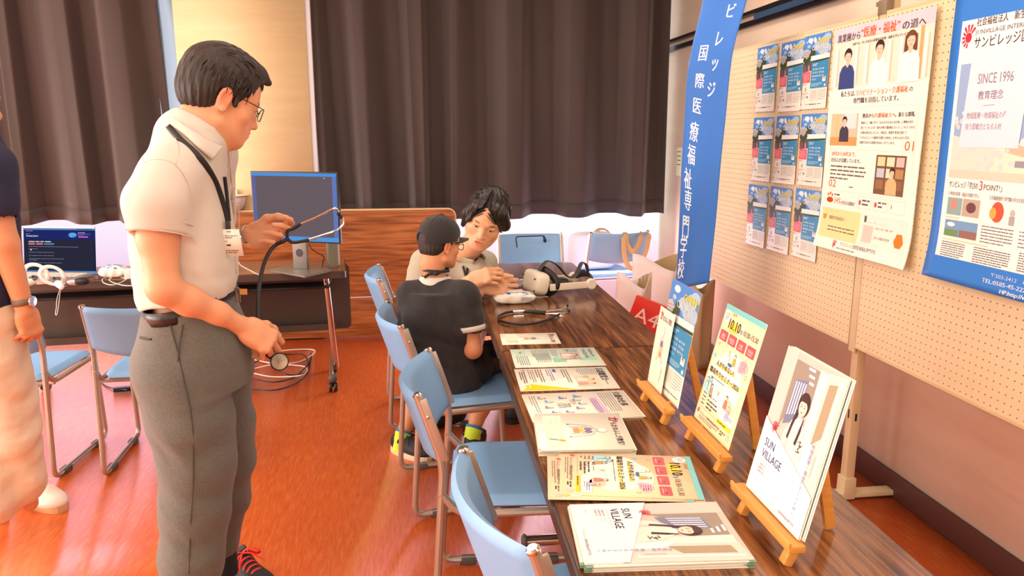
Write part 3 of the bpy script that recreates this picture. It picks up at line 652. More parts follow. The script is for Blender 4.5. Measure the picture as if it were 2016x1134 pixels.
def d_care(s):
    s.text('介護の仕事', 14, 36, 24, (70, 70, 70), 0.015, fit=112); s.greek(14, 44, 150, 6, 7, 2.0, (130, 126, 120))
    s.poly([(50, 92), (200, 78), (202, 112), (54, 116), (46, 104)], (204, 180, 204), 2); s.greek(60, 98, 120, 3, 6, 2, (120, 90, 130))
    for i, (x, y) in enumerate([(30, 132), (60, 140), (92, 130), (124, 142), (38, 176), (150, 176), (66, 220), (110, 226), (150, 214), (34, 236)]):
        toon(s, x+8, y, 24, [(120, 164, 206), (236, 196, 160), (216, 226, 236), (230, 170, 160)][i % 4], lv=3); s.rect(x-6, y+16, 16, 6, (104, 152, 200), 5)
    toon(s, 96, 176, 36, (236, 200, 150)); toon(s, 112, 176, 36, (180, 206, 226)); s.greek(60, 160, 44, 3, 5, 1.6, (130, 126, 120)); s.greek(20, 266, 150, 3, 7, 2, (130, 126, 120))
def d_seminar(s):
    teal = (120, 200, 200)
    s.rect(0, 0, 210, 9, teal, 1)
    for k in range(14): s.ell(7.5+k*15, 9, 7.6, 5, teal, 1, 12)
    s.ell(22, 28, 15, 15, (252, 248, 236), 2, 20); s.greek(12, 20, 20, 4, 4.5, 1.6, (110, 90, 96)); s.text('2025年', 44, 20, 8, (110, 90, 70))
    s.ell(66, 46, 30, 14, (250, 208, 80), 1, 20); s.text('10.10', 40, 52, 34, (58, 52, 56), 0.006, fit=62); s.ell(109, 46, 5.5, 5.5, (70, 130, 200), 3); s.text('金', 105.6, 49, 7, WHITE, lv=5)
    s.text('10:30-15:30', 122, 50, 18, (72, 62, 62), 0.0, fit=74)
    for k, t in enumerate(('講演', '相談会', '介護', '交流会')):
        x = 10+k*49; s.rrect(x, 62, 42, 25, 4, (226, 88, 96), 2); s.text(t, x+21, 77, 9, WHITE, 0.01, 'c', lv=5); s.rect(x+10, 80, 22, 1.6, (250, 210, 210), 4)
    s.ell(100, 176, 88, 66, (253, 244, 226), 1, 26); s.ell(112, 130, 60, 36, (253, 244, 226), 1, 20)
    s.ell(104, 112, 30, 17, (214, 232, 210), 2); toon(s, 88, 98, 28, (250, 246, 236), (236, 156, 60)); toon(s, 120, 98, 28, (240, 176, 66), (60, 50, 60)); s.ell(104, 128, 12, 4, (70, 110, 150), 4)
    for dx, dy in ((0, 0), (12, -5), (12, 8), (-2, 10), (22, 3)): s.ell(156+dx, 112+dy, 11, 10, (246, 184, 190), 3, 14)
    s.greek(154, 104, 26, 5, 5, 1.8, (220, 70, 110))
    s.rect(38, 140, 102, 7, (250, 214, 100), 2); s.text('人がやめない!', 38, 146, 16, (60, 54, 58), 0.012, fit=96)
    s.rect(14, 163, 164, 7, (250, 214, 100), 2); s.text('職場作りセミナー2026', 14, 169, 16, (60, 54, 58), 0.014, fit=164); s.greek(30, 177, 130, 1, 5, 2, (120, 106, 100))
    s.ell(18, 128, 6, 6, (140, 196, 220), 2); s.poly([(16, 96), (28, 92), (24, 104)], (240, 176, 140), 2); s.ell(178, 164, 7, 7, (250, 224, 150), 2); s.poly([(86, 198), (96, 200), (90, 212)], (232, 160, 140), 3)
    s.ell(34, 204, 24, 22, (160, 214, 232), 2, 20); toon(s, 22, 182, 32, (170, 216, 226)); toon(s, 38, 178, 34, (180, 220, 200)); toon(s, 52, 192, 28, (236, 156, 90))
    s.ell(150, 216, 22, 18, (250, 206, 170), 2, 20); toon(s, 138, 192, 32, (238, 128, 110)); toon(s, 160, 210, 28, (196, 180, 216), (130, 130, 140))
    s.line([(186, 130), (194, 126)], 1.2, (120, 110, 110)); s.line([(187, 136), (195, 132)], 1.2, (120, 110, 110))
    s.greek(16, 222, 20, 4, 9, 2.8, (110, 90, 86)); s.text('80名', 48, 226, 9, (70, 60, 60), 0.02); s.greek(70, 222, 34, 1, 5, 2, (140, 120, 110)); s.greek(48, 232, 60, 3, 9, 3.6, (80, 66, 64))
    s.rrect(118, 228, 78, 22, 3, (252, 250, 242), 2); s.ell(134, 239, 9, 7, (226, 226, 220), 3); s.greek(148, 233, 42, 3, 5, 1.8, (110, 116, 130)); s.rrect(118, 254, 78, 9, 2, (250, 214, 40), 2); s.greek(124, 257, 66, 1, 4, 2.6, (90, 80, 50), lv=4)
    s.rect(12, 259, 100, 0.8, (170, 150, 130), 2); burst(s, 17, 272, 6); s.text('サンビレッジ国際医療福祉専門学校', 26, 276, 7, (80, 62, 60), 0.01, fit=118); s.greek(26, 280, 110, 2, 5, 1.8, (130, 110, 100)); s.greek(150, 272, 26, 2, 6, 3.4, (90, 80, 76)); s.rect(184, 268, 14, 14, (214, 204, 186), 2)
def d_village(s):
    """prospectus: corridor photograph with a young woman, white slanted lower half"""
    s.rect(0, 0, 210, 200, (206, 188, 176), 1)
    s.poly([(0, 0), (44, 0), (40, 150), (0, 150)], (214, 198, 186), 2); s.poly([(44, 14), (150, 14), (146, 60), (60, 120), (44, 150)], (150, 138, 124), 2)
    s.poly([(60, 50), (100, 40), (98, 120), (56, 140)], (120, 124, 150), 3)
    for k in range(5): s.poly([(62+8*k, 52-k), (66+8*k, 51-k), (64+8*k, 118-k*3), (60+8*k, 120-k*3)], (206, 210, 226), 4)
    for k in range(3): s.poly([(90+k*6, 16+k*12), (112+k*3, 16+k*12), (112+k*3, 21+k*12), (90+k*6, 21+k*12)], (255, 252, 244), 4)
    s.poly([(126, 10), (152, 10), (152, 240), (120, 240), (128, 90)], (232, 222, 212), 3); s.poly([(152, 8), (210, 0), (210, 230), (150, 240)], (222, 208, 194), 3)
    s.poly([(162, 26), (186, 20), (184, 118), (160, 140)], (166, 148, 118), 4); s.poly([(192, 10), (197, 10), (194, 200), (189, 200)], (250, 246, 238), 4)
    s.poly([(148, 120), (168, 150), (168, 240), (140, 250)], (238, 232, 228), 4)
    # figure
    s.poly([(64, 200), (70, 150), (84, 122), (104, 112), (124, 118), (138, 140), (150, 220), (110, 230)], (232, 220, 206), 5)
    s.poly([(84, 126), (92, 118), (90, 190), (84, 180)], (214, 198, 182), 6); s.poly([(100, 112), (112, 130), (122, 114), (112, 108)], (244, 238, 230), 6)
    s.ell(108, 84, 19, 23, (70, 44, 40), 6, 18); s.ell(108, 90, 13.5, 17, (244, 208, 186), 7, 18)
    s.poly([(93, 86), (95, 70), (108, 64), (121, 70), (123, 86), (116, 79), (100, 79)], (70, 44, 40), 8)
    s.poly([(93, 92), (98, 104), (92, 130), (88, 158), (82, 156), (86, 126)], (66, 42, 38), 7); s.poly([(122, 92), (120, 104), (122, 130), (118, 160), (111, 158), (116, 126)], (66, 42, 38), 7)
    for q in (-1, 1): s.ell(108+q*5.5, 89, 2.1, 0.9, (50, 34, 34), 9, 8); s.line([(108+q*3, 85), (108+q*8, 85)], 0.8, (80, 56, 50), 9)
    s.ell(108, 99, 3.6, 1.1, (206, 96, 96), 9, 8)
    s.line([(124, 150), (132, 146), (130, 156), (138, 152), (128, 162), (136, 166), (124, 168)], 1.6, (50, 48, 52), 8)
    # white slanted block
    s.poly([(0, 146), (210, 218), (210, 297), (0, 297)], (252, 248, 236), 10)
    burst(s, 40, 156, 10, 12)
    s.text('SUN', 22, 198, 23, (84, 88, 150), 0.010, lv=12, fit=38); s.text('VILLAGE', 22, 221, 23, (84, 88, 150), 0.010, lv=12, fit=76); s.rect(22, 227, 78, 0.7, (140, 140, 150), 12)
    for k, t in enumerate(('介護福祉学科', '言語聴覚学科', '作業療法学科')): s.text(t, 22, 238+7*k, 5.4, (90, 96, 140), 0.0, lv=12, fit=28); s.rect(54, 236+7*k, 18, 0.6, (150, 150, 156), 12)
    s.greek(22, 268, 22, 1, 4, 1.0, (150, 150, 156), lv=12)
    s.vtext('地域医療・福祉を支える人材へ', 172, 134, 9.0, (100, 112, 190), 0.0, 1.1, lv=12); s.rect(186, 150, 0.9, 40, (90, 90, 96), 12)
    s.text('サンビレッジ国際医療福祉専門学校', 98, 286, 6.4, (80, 84, 130), 0.0, lv=12, fit=88)
def d_open(s, small=False):
    """open campus flyer: sky and tree photograph over a blue timetable"""
    w, h = s.w, s.h; k = w/210.
    s.rect(0, 0, w, 92*k, (80, 140, 214), 1)
    for x, y, r1, r2 in ((50, 20, 22, 10), (40, 44, 14, 7), (120, 50, 44, 20), (160, 36, 36, 22), (190, 66, 26, 20), (150, 66, 40, 18), (182, 20, 30, 16)): s.ell(x*k, y*k, r1*k, r2*k, (236, 242, 244) if y < 34 and x < 60 else (168, 194, 214), 2)
    s.poly([(0, 60*k), (30*k, 52*k), (62*k, 74*k), (62*k, 130*k), (0, 130*k)], (190, 186, 182), 3)
    for q in range(4): s.line([(0, (70+8*q)*k), (50*k, (66+10*q)*k)], 1.6*k, (120, 116, 120), 4)
    for x, y, r in ((70, 62, 14), (82, 76, 14), (62, 84, 16), (84, 92, 12), (26, 108, 16), (10, 98, 12), (44, 100, 14)): s.ell(x*k, y*k, r*k, r*0.9*k, (64, 78, 52), 4)
    s.poly([(0, 112*k), (70*k, 106*k), (70*k, 146*k), (0, 150*k)], (104, 84, 84), 3)
    s.poly([(62*k, 86*k), (w, 84*k), (w, 102*k), (64*k, 106*k)], (246, 240, 230), 5); s.poly([(64*k, 106*k), (w, 102*k), (w, 110*k), (66*k, 114*k)], (52, 78, 56), 5)
    for x, y, c, c2 in ((18, 128, (150, 80, 90), 0), (34, 124, (90, 90, 110), 0), (50, 126, (190, 150, 150), 0)): s.poly([((x-6)*k, (y+22)*k), ((x-5)*k, y*k), (x*k, (y-6)*k), ((x+5)*k, y*k), ((x+6)*k, (y+22)*k)], c, 6)
    s.text('OPEN', 108*k, 40*k, 28*k, (248, 216, 40), 0.02, lv=8, fit=92*k); s.text('CAMPUS', 68*k, 64*k, 28*k, (248, 248, 244), 0.006, lv=8, fit=128*k); s.text('2026', 134*k, 84*k, 22*k, (248, 248, 240), 0.006, lv=8, fit=56*k)
    s.rect(72*k, 112*k, 138*k, 108*k, (62, 140, 184), 6)
    s.greek(82*k, 120*k, 40*k, 2, 6*k, 2.4*k, (220, 236, 244), lv=8)
    for j, t in enumerate(('5/30 6/18', '7/12 7/26', '8/08 8/23', '9/13')): s.text(t, 84*k, (146+14*j)*k, 10*k, (236, 244, 250), 0.01, lv=8, fit=(92 if j < 3 else 34)*k)
    s.rect(170*k, 176*k, 26*k, 20*k, (246, 236, 226), 8); s.ell(183*k, 182*k, 6*k, 6*k, (52, 40, 40), 9, 10); s.ell(183*k, 184*k, 4*k, 4.5*k, (238, 204, 184), 10, 10); s.rect(188*k, 206*k, 12*k, 10*k, (226, 236, 240), 8)
    s.greek(82*k, 200*k, 88*k, 3, 5*k, 1.8*k, (200, 224, 236), lv=8)
    s.rect(3*k, 150*k, 62*k, 44*k, (226, 96, 108), 6); s.greek(10*k, 158*k, 48*k, 6, 5.5*k, 1.8*k, (252, 190, 196), lv=8)
    s.greek(6*k, 200*k, 58*k, 1, 5*k, 2.2*k, (90, 80, 120)); s.rect(26*k, 214*k, 13*k, 16*k, (176, 172, 160), 2); s.greek(8*k, 236*k, 50*k, 2, 6*k, 2.2*k, (226, 110, 100)); s.greek(8*k, 252*k, 40*k, 2, 8*k, 1.8*k, (130, 130, 130)); s.rect(50*k, 250*k, 9*k, 10*k, (120, 120, 116), 3)
    s.rect(74*k, 226*k, 62*k, 46*k, (228, 222, 206), 2); s.greek(80*k, 232*k, 48*k, 6, 6.5*k, 1.5*k, (160, 156, 150)); s.greek(142*k, 228*k, 60*k, 6, 7.5*k, 1.8*k, (150, 146, 140))
    burst(s, 9*k, 286*k, 5*k); s.text('サンビレッジ国際医療福祉専門学校', 44*k, 289*k, 7*k, (70, 60, 60), 0.01, fit=92*k, lv=3); s.greek(142*k, 284*k, 60*k, 1, 5*k, 2.4*k, (100, 90, 90))

# ================================================================== SHEETS LYING ON THE TABLES
ZT = 0.7005
RVt = Vector((math.sin(-R(0)), -1, 0)); 
def flat_sheet(name, label, px_tl, px_tr, px_bl, design, paper, z, w=210, h=297, group=None, thick=0.0006, cat='flyer'):
    """page top-left and top-right corners given; page 'down' runs away from them"""
    a = PZ(*px_tl, z); b = PZ(*px_tr, z); rv = (b-a).normalized(); dv = Vector((rv.y, -rv.x, 0))
    c = PZ(*px_bl, z)
    if dv.dot(c-a) < 0: dv = -dv
    t = thing(name, label, cat, (a.x, a.y, z), 0, group)
    s = Sheet(w, h, a, rv, dv)
    if s.n.z < 0: s.n = -s.n
    if design: design(s)
    s.build(t, paper, thick); return t, a, rv, dv
def stack(name, label, n, a, rv, dv, w, h, z0, dz, paper, group, jit=0.004, cat='flyer', spine=None, th=0.0009):
    """sheets under the top one, each slightly out of line"""
    rs = random.Random(int(z0*1e5)+n)
    mb = MB(); mb.box((w/2000, -h/2000, 0), (w/1000, h/1000, th)); 
    first = None
    ang0 = math.atan2(rv.y, rv.x)
    for k in range(n):
        p = a + rv*rs.uniform(-jit, jit) + dv*rs.uniform(-jit*0.7, jit*1.2)
        if first is None:
            t = thing(name, label, cat, (p.x, p.y, z0+dz*k), ang0, group); s = 1 if (Vector((-rv.y, rv.x, 0)).dot(dv)) < 0 else -1
            m2 = MB(); m2.box((w/2000, -s*h/2000, th/2), (w/1000, h/1000, th)); m2.build('paper', paper, t, local=True)
            if spine: MB().box((w/1000-0.004, -s*0.006, th/2), (0.009, 0.013, th*1.02)).box((w/1000-0.004, -s*(h/1000-0.006), th/2), (0.009, 0.013, th*1.02)).build('green_corner', spine, t, local=True)
            first = t
        else: dup(first, (p.x, p.y, z0+dz*k), ang0+rs.uniform(-0.02, 0.02))
    return first
m_mint = M('mint_paper', (212, 230, 210), 0.45, spec=0.4); m_peach = M('peach_paper', (250, 222, 180), 0.45, spec=0.4)
flat_sheet('flyer', 'small white flyer with a body drawing beside the gap between the two tables', (1094, 655), (1108, 682), (982, 662), d_body, m_paper, ZT, 150, 212)
flat_sheet('flyer', 'pale mint green flyer with a small photo, second flyer from the table gap', (1169, 684), (1195, 721), (1001, 692), d_mint, m_mint, ZT)
flat_sheet('flyer', 'white flyer with a yellow-green triangle and a photo of children', (1192, 722), (1222, 765), (1008, 729), d_speech, m_paper, ZT)
t, a, rv, dv = flat_sheet('flyer', 'white flyer with small blue figures and a mauve box, partly under the body-drawing stack', (1226, 768), (1268, 820), (1024, 777), d_care, m_paper, ZT+0.0040)
stack('flyer', 'white flyer under the one with small blue figures and mauve box', 4, a, rv, dv, 210, 297, ZT, 0.0009, m_paper, 'flyers under the blue-figure flyer', 0.003)
t, a, rv, dv = flat_sheet('flyer', 'large white flyer with an organ drawing, on top of its thick stack', (1218, 813), (1250, 882), (1054, 817), d_body, m_paper, ZT+0.0165, 232, 222)
stack('flyer', 'white sheet in the thick stack under the organ-drawing flyer', 11, a, rv, dv, 228, 220, ZT+0.0010, 0.0014, m_paper, 'sheets stacked under the organ-drawing flyer', 0.006)
a2 = PZ(1350, 902, ZT+.003); 
t, a, rv, dv = flat_sheet('flyer', 'peach 10.10 seminar flyer lying on top of the fanned pile', (1358, 899), (1388, 984), (1108, 895), d_seminar, m_peach, ZT+0.0075)
stack('flyer', 'peach seminar flyer in the fanned pile below the top one', 5, a, rv, dv, 210, 297, ZT, 0.0011, m_peach, 'peach flyers in the fanned pile', 0.004)
rv2 = (Matrix.Rotation(R(2.6), 3, 'Z') @ rv); dv2 = Matrix.Rotation(R(2.6), 3, 'Z') @ dv
tt = thing('flyer', 'peach seminar flyer shifted toward the table edge below the top one', 'flyer', (a.x, a.y, ZT+.006)); O2 = a + dv*0.032 + rv*0.008; O2.z = ZT+0.0062
s = Sheet(210, 297, O2, rv2, dv2); s.n = Vector((0, 0, 1)); d_seminar(s); s.build(tt, m_peach, 0.0006)
m_green = M('green_cover', (130, 166, 140), 0.5)
t, a, rv, dv = flat_sheet('brochure', 'prospectus with a young woman photo lying on top of its stack at the front', (1410, 988), (1496, 1118), (1118, 1006), d_village, m_gloss, ZT+0.0135)
stack('brochure', 'white prospectus in the front stack below the top one', 6, a, rv, dv, 210, 297, ZT, 0.0021, m_gloss, 'prospectuses stacked at the front of the table', 0.003, 'brochure', m_green, 0.0019)

# ================================================================== TABLE EASELS
m_beech = M('beech_wood', (226, 160, 76), 0.5, bump=(60, 0.08), var=(14, (208, 140, 60), 0.3), stretch=(1, 1, 6))
def easel(label, y0, y1, x, lean, group='small beech table easels', back=0.13):
    """stands on the table facing -x ; y0 near end, y1 far end of the tray"""
    yc_ = (y0+y1)/2; t = thing('table_easel', label, 'easel', (x, yc_, 0.7), 0, group); la = R(lean)
    zt = 0.738
    MB().box((x-0.002, yc_, zt), (0.030, y1-y0, 0.012), bev=0.0015).build('tray', m_beech, t)
    MB().box((x-0.016, yc_, zt+0.008), (0.005, y1-y0, 0.010), bev=0.001).build('tray_lip', m_beech, t)
    top = Vector((x+0.032+math.tan(la)*0.20, yc_, 0.7+0.23))
    for q, ye in ((-1, y0+0.022), (1, y1-0.045)):
        foot = Vector((x-0.010, ye, 0.703)); knee = Vector((x+0.004, ye-0.01*q*0, 0.735)); d = knee-foot
        k = MB(); k.box((foot+knee)/2, (0.020, 0.016, d.length+0.006), rot=d.to_track_quat('Z', 'Y').to_matrix(), bev=0.0015)
        base = Vector((x+0.030, yc_-q*0.06, 0.737)); d = top-base; k.box((base+top)/2, (0.010, 0.018, d.length), rot=d.to_track_quat('Z', 'X').to_matrix() @ Matrix.Rotation(R(90), 3, 'Z'), bev=0.0015)
        k.box((x+0.018, yc_-q*0.06, 0.738), (0.035, 0.016, 0.011)); k.build('front_leg', m_beech, t)
    foot = Vector((x+back, yc_-0.0, 0.704)); tp = top+Vector((0.006, 0, -0.01)); d = tp-foot
    MB().box((foot+tp)/2, (0.012, 0.020, d.length), rot=d.to_track_quat('Z', 'X').to_matrix() @ Matrix.Rotation(R(90), 3, 'Z'), bev=0.0015).build('rear_leg', m_beech, t)
    return t
def stand_sheet(name, label, y_left, x, z, lean, w, h, design, paper, bow=0.0, curl=0.0, cat='flyer', group=None):
    la = R(lean); rv = Vector((0, -1, 0)); up = Vector((math.sin(la), 0, math.cos(la))); nrm = Vector((-math.cos(la), 0, math.sin(la)))
    O = Vector((x, y_left, z)) + up*(h/1000)
    def warp(px, py):
        a = px/w; b = 1-py/h; off = bow*math.sin(math.pi*b)*(1-0.3*a) + curl*(a*a)*(0.4+0.6*b)
        dn = -bow*math.pi*math.cos(math.pi*b)/(h/1000)
        return O + rv*(px/1000) - up*(py/1000) + nrm*off, (nrm + up*(-dn)*0).normalized()
    t = thing(name, label, cat, (x, y_left-w/2000, z), 0, group)
    s = Sheet(w, h, O, rv, -up, warp=warp); s.n = nrm; design(s); s.build(t, paper, 0.0005); return t
XE = 0.655
easel('beech table easel holding the narrow body-drawing flyer and the sky-blue flyer', 1.755, 1.995, XE-0.015, 10)
stand_sheet('flyer', 'open campus 2026 flyer with sky photo standing on the farthest easel', 1.965, XE+0.004, 0.746, 9, 210, 305, d_open, m_gloss, bow=0.0008, curl=0)
stand_sheet('flyer', 'narrow white body-drawing flyer standing in front on the farthest easel', 1.985, XE-0.004, 0.746, 8, 120, 222, d_body, m_paper, bow=0.001, curl=0)
easel('beech table easel holding the peach 10.10 flyer', 1.465, 1.715, XE+0.013, 14)
stand_sheet('flyer', 'peach 10.10 seminar flyer standing on the middle easel', 1.702, XE+0.026, 0.746, 14, 212, 297, d_seminar, m_peach, bow=0.0008, curl=0)
easel('beech table easel holding the prospectuses, nearest the camera', 1.10, 1.345, XE-0.014, 13)
stand_sheet('brochure', 'prospectus with a young woman photo standing on the nearest easel', 1.325, XE-0.006, 0.747, 13, 212, 297, d_village, m_gloss, bow=0, curl=0, cat='brochure')
for k in range(2):
    stand_sheet('brochure', ('second', 'third')[k]+' prospectus directly behind the front one on the nearest easel', 1.322-0.003*k, XE-0.002+0.003*k, 0.747, 13+0.3*k, 212, 297, lambda s: s.rect(198, 2, 10, 290, (150, 178, 150), 1), m_gloss, bow=0, curl=0.003*k, cat='brochure')

# ================================================================== POSTERS ON THE PEGBOARD
def wall_sheet(name, label, y_left, z_top, w, h, design, paper, x=XP-0.004, curl=0.0, group=None, cat='poster', thick=0.0004):
    def warp(px, py):
        a = px/w; b = py/h
        off = 0.002 + curl*max(0, b-0.82)**2*20 + curl*0.35*max(0, a-0.8)**2*20 + 0.0012*math.sin(b*7+a*3)
        return Vector((x-off, y_left-px/1000, z_top-py/1000)), Vector((-1, 0, 0))
    t = thing(name, label, cat, (x, y_left-w/2000, z_top-h/1000), 0, group)
    s = Sheet(w, h, (x, y_left, z_top), (0, -1, 0), (0, 0, -1), warp=warp); s.n = Vector((-1, 0, 0)); design(s); s.build(t, paper, thick)
    return t
rown = ['top', 'middle', 'bottom']; coln = ['left', 'middle', 'right']
gxy = [[(1493, 95), (1540, 86), (1586, 73)], [(1485, 232), (1530, 229), (1579, 225)], [(1475, 362), (1518, 366), (1568, 370)]]
pg = None
for i in range(3):
    for j in range(3):
        p = PX(*gxy[i][j], XP-0.006)
        wall_sheet('small_flyer', 'small open campus flyer with blue timetable, %s column of the %s row of nine' % (coln[j], rown[i]), p.y, p.z, 204, 297, d_open, m_gloss, curl=0.003, group='nine small flyers pinned on the pegboard', cat='flyer')
def d_big(s):
    w, h = 594, 841
    s.rect(0, 0, w, 62, (226, 206, 214), 1)
    s.text('異業種から', 26, 62, 40, (60, 50, 56), 0.012, fit=150); s.text('“医療・福祉”', 180, 58, 50, ORANGE, 0.02, fit=226); s.text('の道へ', 420, 62, 40, (60, 50, 56), 0.012, fit=124)
    s.text('本校では、多くの社会人経験者が医療・福祉を学んでいます。', 130, 88, 14, (70, 58, 60), 0.01, fit=330)
    s.rect(0, 62, w, 210, (244, 226, 206), 1)
    for k in range(9): s.rect(20+k*66, 90, 14, 180, (236, 238, 240), 2); s.rect(40+k*66, 96, 6, 170, (226, 196, 160), 2)
    s.rect(520, 62, 20, 210, (214, 170, 110), 2)
    person_pic(s, 108, 96, 196, shirt=(56, 72, 130), lv=4); person_pic(s, 304, 84, 200, shirt=(250, 246, 240), lv=4); person_pic(s, 474, 70, 210, hair=(110, 66, 44), shirt=(250, 246, 240), long=True, lv=4)
    s.rect(0, 284, w, 480, (253, 247, 232), 9)
    s.text('私たちは、', 82, 318, 30, (70, 58, 60), 0.015, fit=96, lv=12); s.text('リハビリテーション・介護福祉', 184, 318, 30, ORANGE, 0.015, fit=300, lv=12); s.text('の', 488, 318, 24, (70, 58, 60), 0.015, lv=12)
    s.text('専門職を目指しています。', 168, 352, 28, (70, 58, 60), 0.015, fit=270, lv=12)
    s.rect(36, 372, 520, 1.2, (224, 206, 180), 11); s.rect(36, 566, 520, 1.2, (224, 206, 180), 11); s.rect(36, 372, 1.2, 300, (224, 206, 180), 11); s.rect(555, 372, 1.2, 300, (224, 206, 180), 11)
    s.rect(30, 398, 182, 150, (206, 196, 170), 11); s.rect(30, 508, 182, 40, (214, 160, 96), 12); s.rect(66, 398, 10, 120, (216, 206, 70), 12); s.rect(120, 398, 80, 70, (220, 228, 226), 12); person_pic(s, 124, 410, 120, shirt=(70, 60, 72), lv=13)
    s.text('教員から', 236, 420, 22, (70, 58, 60), 0.02, fit=70, lv=12); s.text('介護福祉士', 308, 420, 22, ORANGE, 0.02, fit=102, lv=12); s.text('へ。新たな挑戦。', 412, 420, 22, (70, 58, 60), 0.02, fit=126, lv=12)
    for k, t_ in enumerate(('教員として働く中で「人の人生を支える仕事」に興味を持ち', '感じていましたが、知人が要介護状態になったことをきっかけに、', '介護の道を志しました。現在は、授業や実習を通じて', '「その人にとって最善の支援とは何か」を考えながら学び、', '現場で活かせる実践力を身につけています。')): s.text(t_, 232, 448+22*k, 13, (80, 68, 70), 0.01, fit=(300, 320, 270, 290, 210)[k], lv=12)
    s.text('01', 498, 562, 58, ORANGE, 0.0, fit=52, lv=12)
    s.text('20代から50代まで、', 50, 596, 24, ORANGE, 0.01, fit=164, lv=12); s.text('社会人が活躍しています。', 50, 626, 22, (70, 58, 60), 0.012, fit=200, lv=12)
    s.greek(50, 644, 240, 4, 19, 7, (110, 98, 96), lv=12); s.text('02', 46, 748, 52, ORANGE, 0.0, fit=52, lv=12); s.greek(190, 738, 60, 1, 8, 5, (120, 108, 100), lv=12)
    s.rect(346, 584, 172, 172, (120, 84, 56), 11)
    for a in range(3):
        for b in range(3): s.rect(356+b*54, 592+a*50, 44, 40, [(226, 214, 160), (210, 226, 190), (236, 190, 180), (190, 200, 210), (240, 226, 200), (180, 140, 90), (150, 110, 70), (160, 120, 76), (140, 100, 66)][a*3+b], 12)
    person_pic(s, 446, 636, 118, shirt=(214, 184, 130), lv=13)
    s.rect(36, 764, 520, 0.9, (224, 206, 180), 11)
def d_big2(s):
    d_big(s)
    # lower band of the poster is drawn above by squeezing: counts, boxes, enquiry panel
# the lower fifth of the design needs room, so the page is drawn at its true proportions
def d_bigfull(s):
    class Q: pass
    oldP = s.P
    s.P = lambda x, y, off=0.0: oldP(x, y*0.80 if y <= 768 else y, off)
    d_big(s); s.P = oldP
    y = 616; s.rect(0, 606, 594, 235, (253, 247, 232), 10)
    for k in range(3): s.ell(52+k*14, y+14-(k == 1)*6, 6, 6, ORANGE, 12); s.ell(66, y+34, 24, 11, ORANGE, 12)
    s.greek(96, y+8, 80, 1, 8, 6, (90, 78, 76), lv=12); s.text('34%', 96, y+44, 32, ORANGE, 0.0, fit=48, lv=12); s.text('が社会人経験者！', 148, y+44, 16, (80, 68, 66), 0.01, fit=92, lv=12)
    for k in range(3): s.rrect(256+k*98, y+4, 88, 46, 6, (250, 226, 206), 11); s.rrect(258+k*98, y+6, 84, 42, 5, (253, 245, 234), 12); s.ell(272+k*98, y+28, 8, 10, (232, 90, 50), 13); s.greek(286+k*98, y+16, 48, 2, 14, 6, (96, 84, 80), lv=13)
    s.rect(18, y+66, 268, 116, (250, 226, 160), 11); s.ell(42, y+96, 14, 18, (240, 150, 70), 12); s.text('社会人対象の', 74, y+88, 16, (90, 74, 60), 0.01, fit=76, lv=12); s.text('職業奨学金制度あり', 74, y+108, 16, (90, 74, 60), 0.01, fit=110, lv=12); s.greek(74, y+122, 190, 4, 13, 4.5, (120, 104, 84), lv=12)
    s.rect(300, y+66, 270, 116, (253, 240, 226), 11); s.rrect(312, y+72, 14, 24, 3, (90, 84, 90), 12); s.text('社会人向け特設ページはこちら', 330, y+94, 18, ORANGE, 0.012, fit=216, lv=12); s.rect(312, y+106, 60, 64, (214, 206, 190), 12)
    for k, t_ in enumerate(('社会人入学・学費・奨学金', '学生インタビューなど', '先生への相談を受付中')): s.text(t_, 384, y+116+16*k, 11, (90, 78, 76), 0.012, fit=(112, 96, 90)[k], lv=12)
    s.greek(384, y+158, 70, 2, 10, 5, (240, 150, 110), lv=12); s.ell(526, y+140, 28, 30, (242, 126, 30), 12, 24); s.greek(508, y+128, 36, 3, 11, 4, (252, 200, 150), lv=13)
    burst(s, 150, 818, 14, 12); s.text('サンビレッジ国際医療福祉専門学校', 190, 816, 17, (70, 60, 60), 0.0, fit=224, lv=12); s.greek(170, 826, 220, 1, 8, 4, (140, 128, 120), lv=12)
p = PX(1645, 60, XP-.012); q = PX(1858, 12, XP-.012); pbz = PX(1615, 490, XP-.012)
wall_sheet('large_poster', 'large white poster with three portraits and orange lettering', p.y, p.z, 594, 841, d_bigfull, m_gloss, x=XP-0.010, curl=0.03)
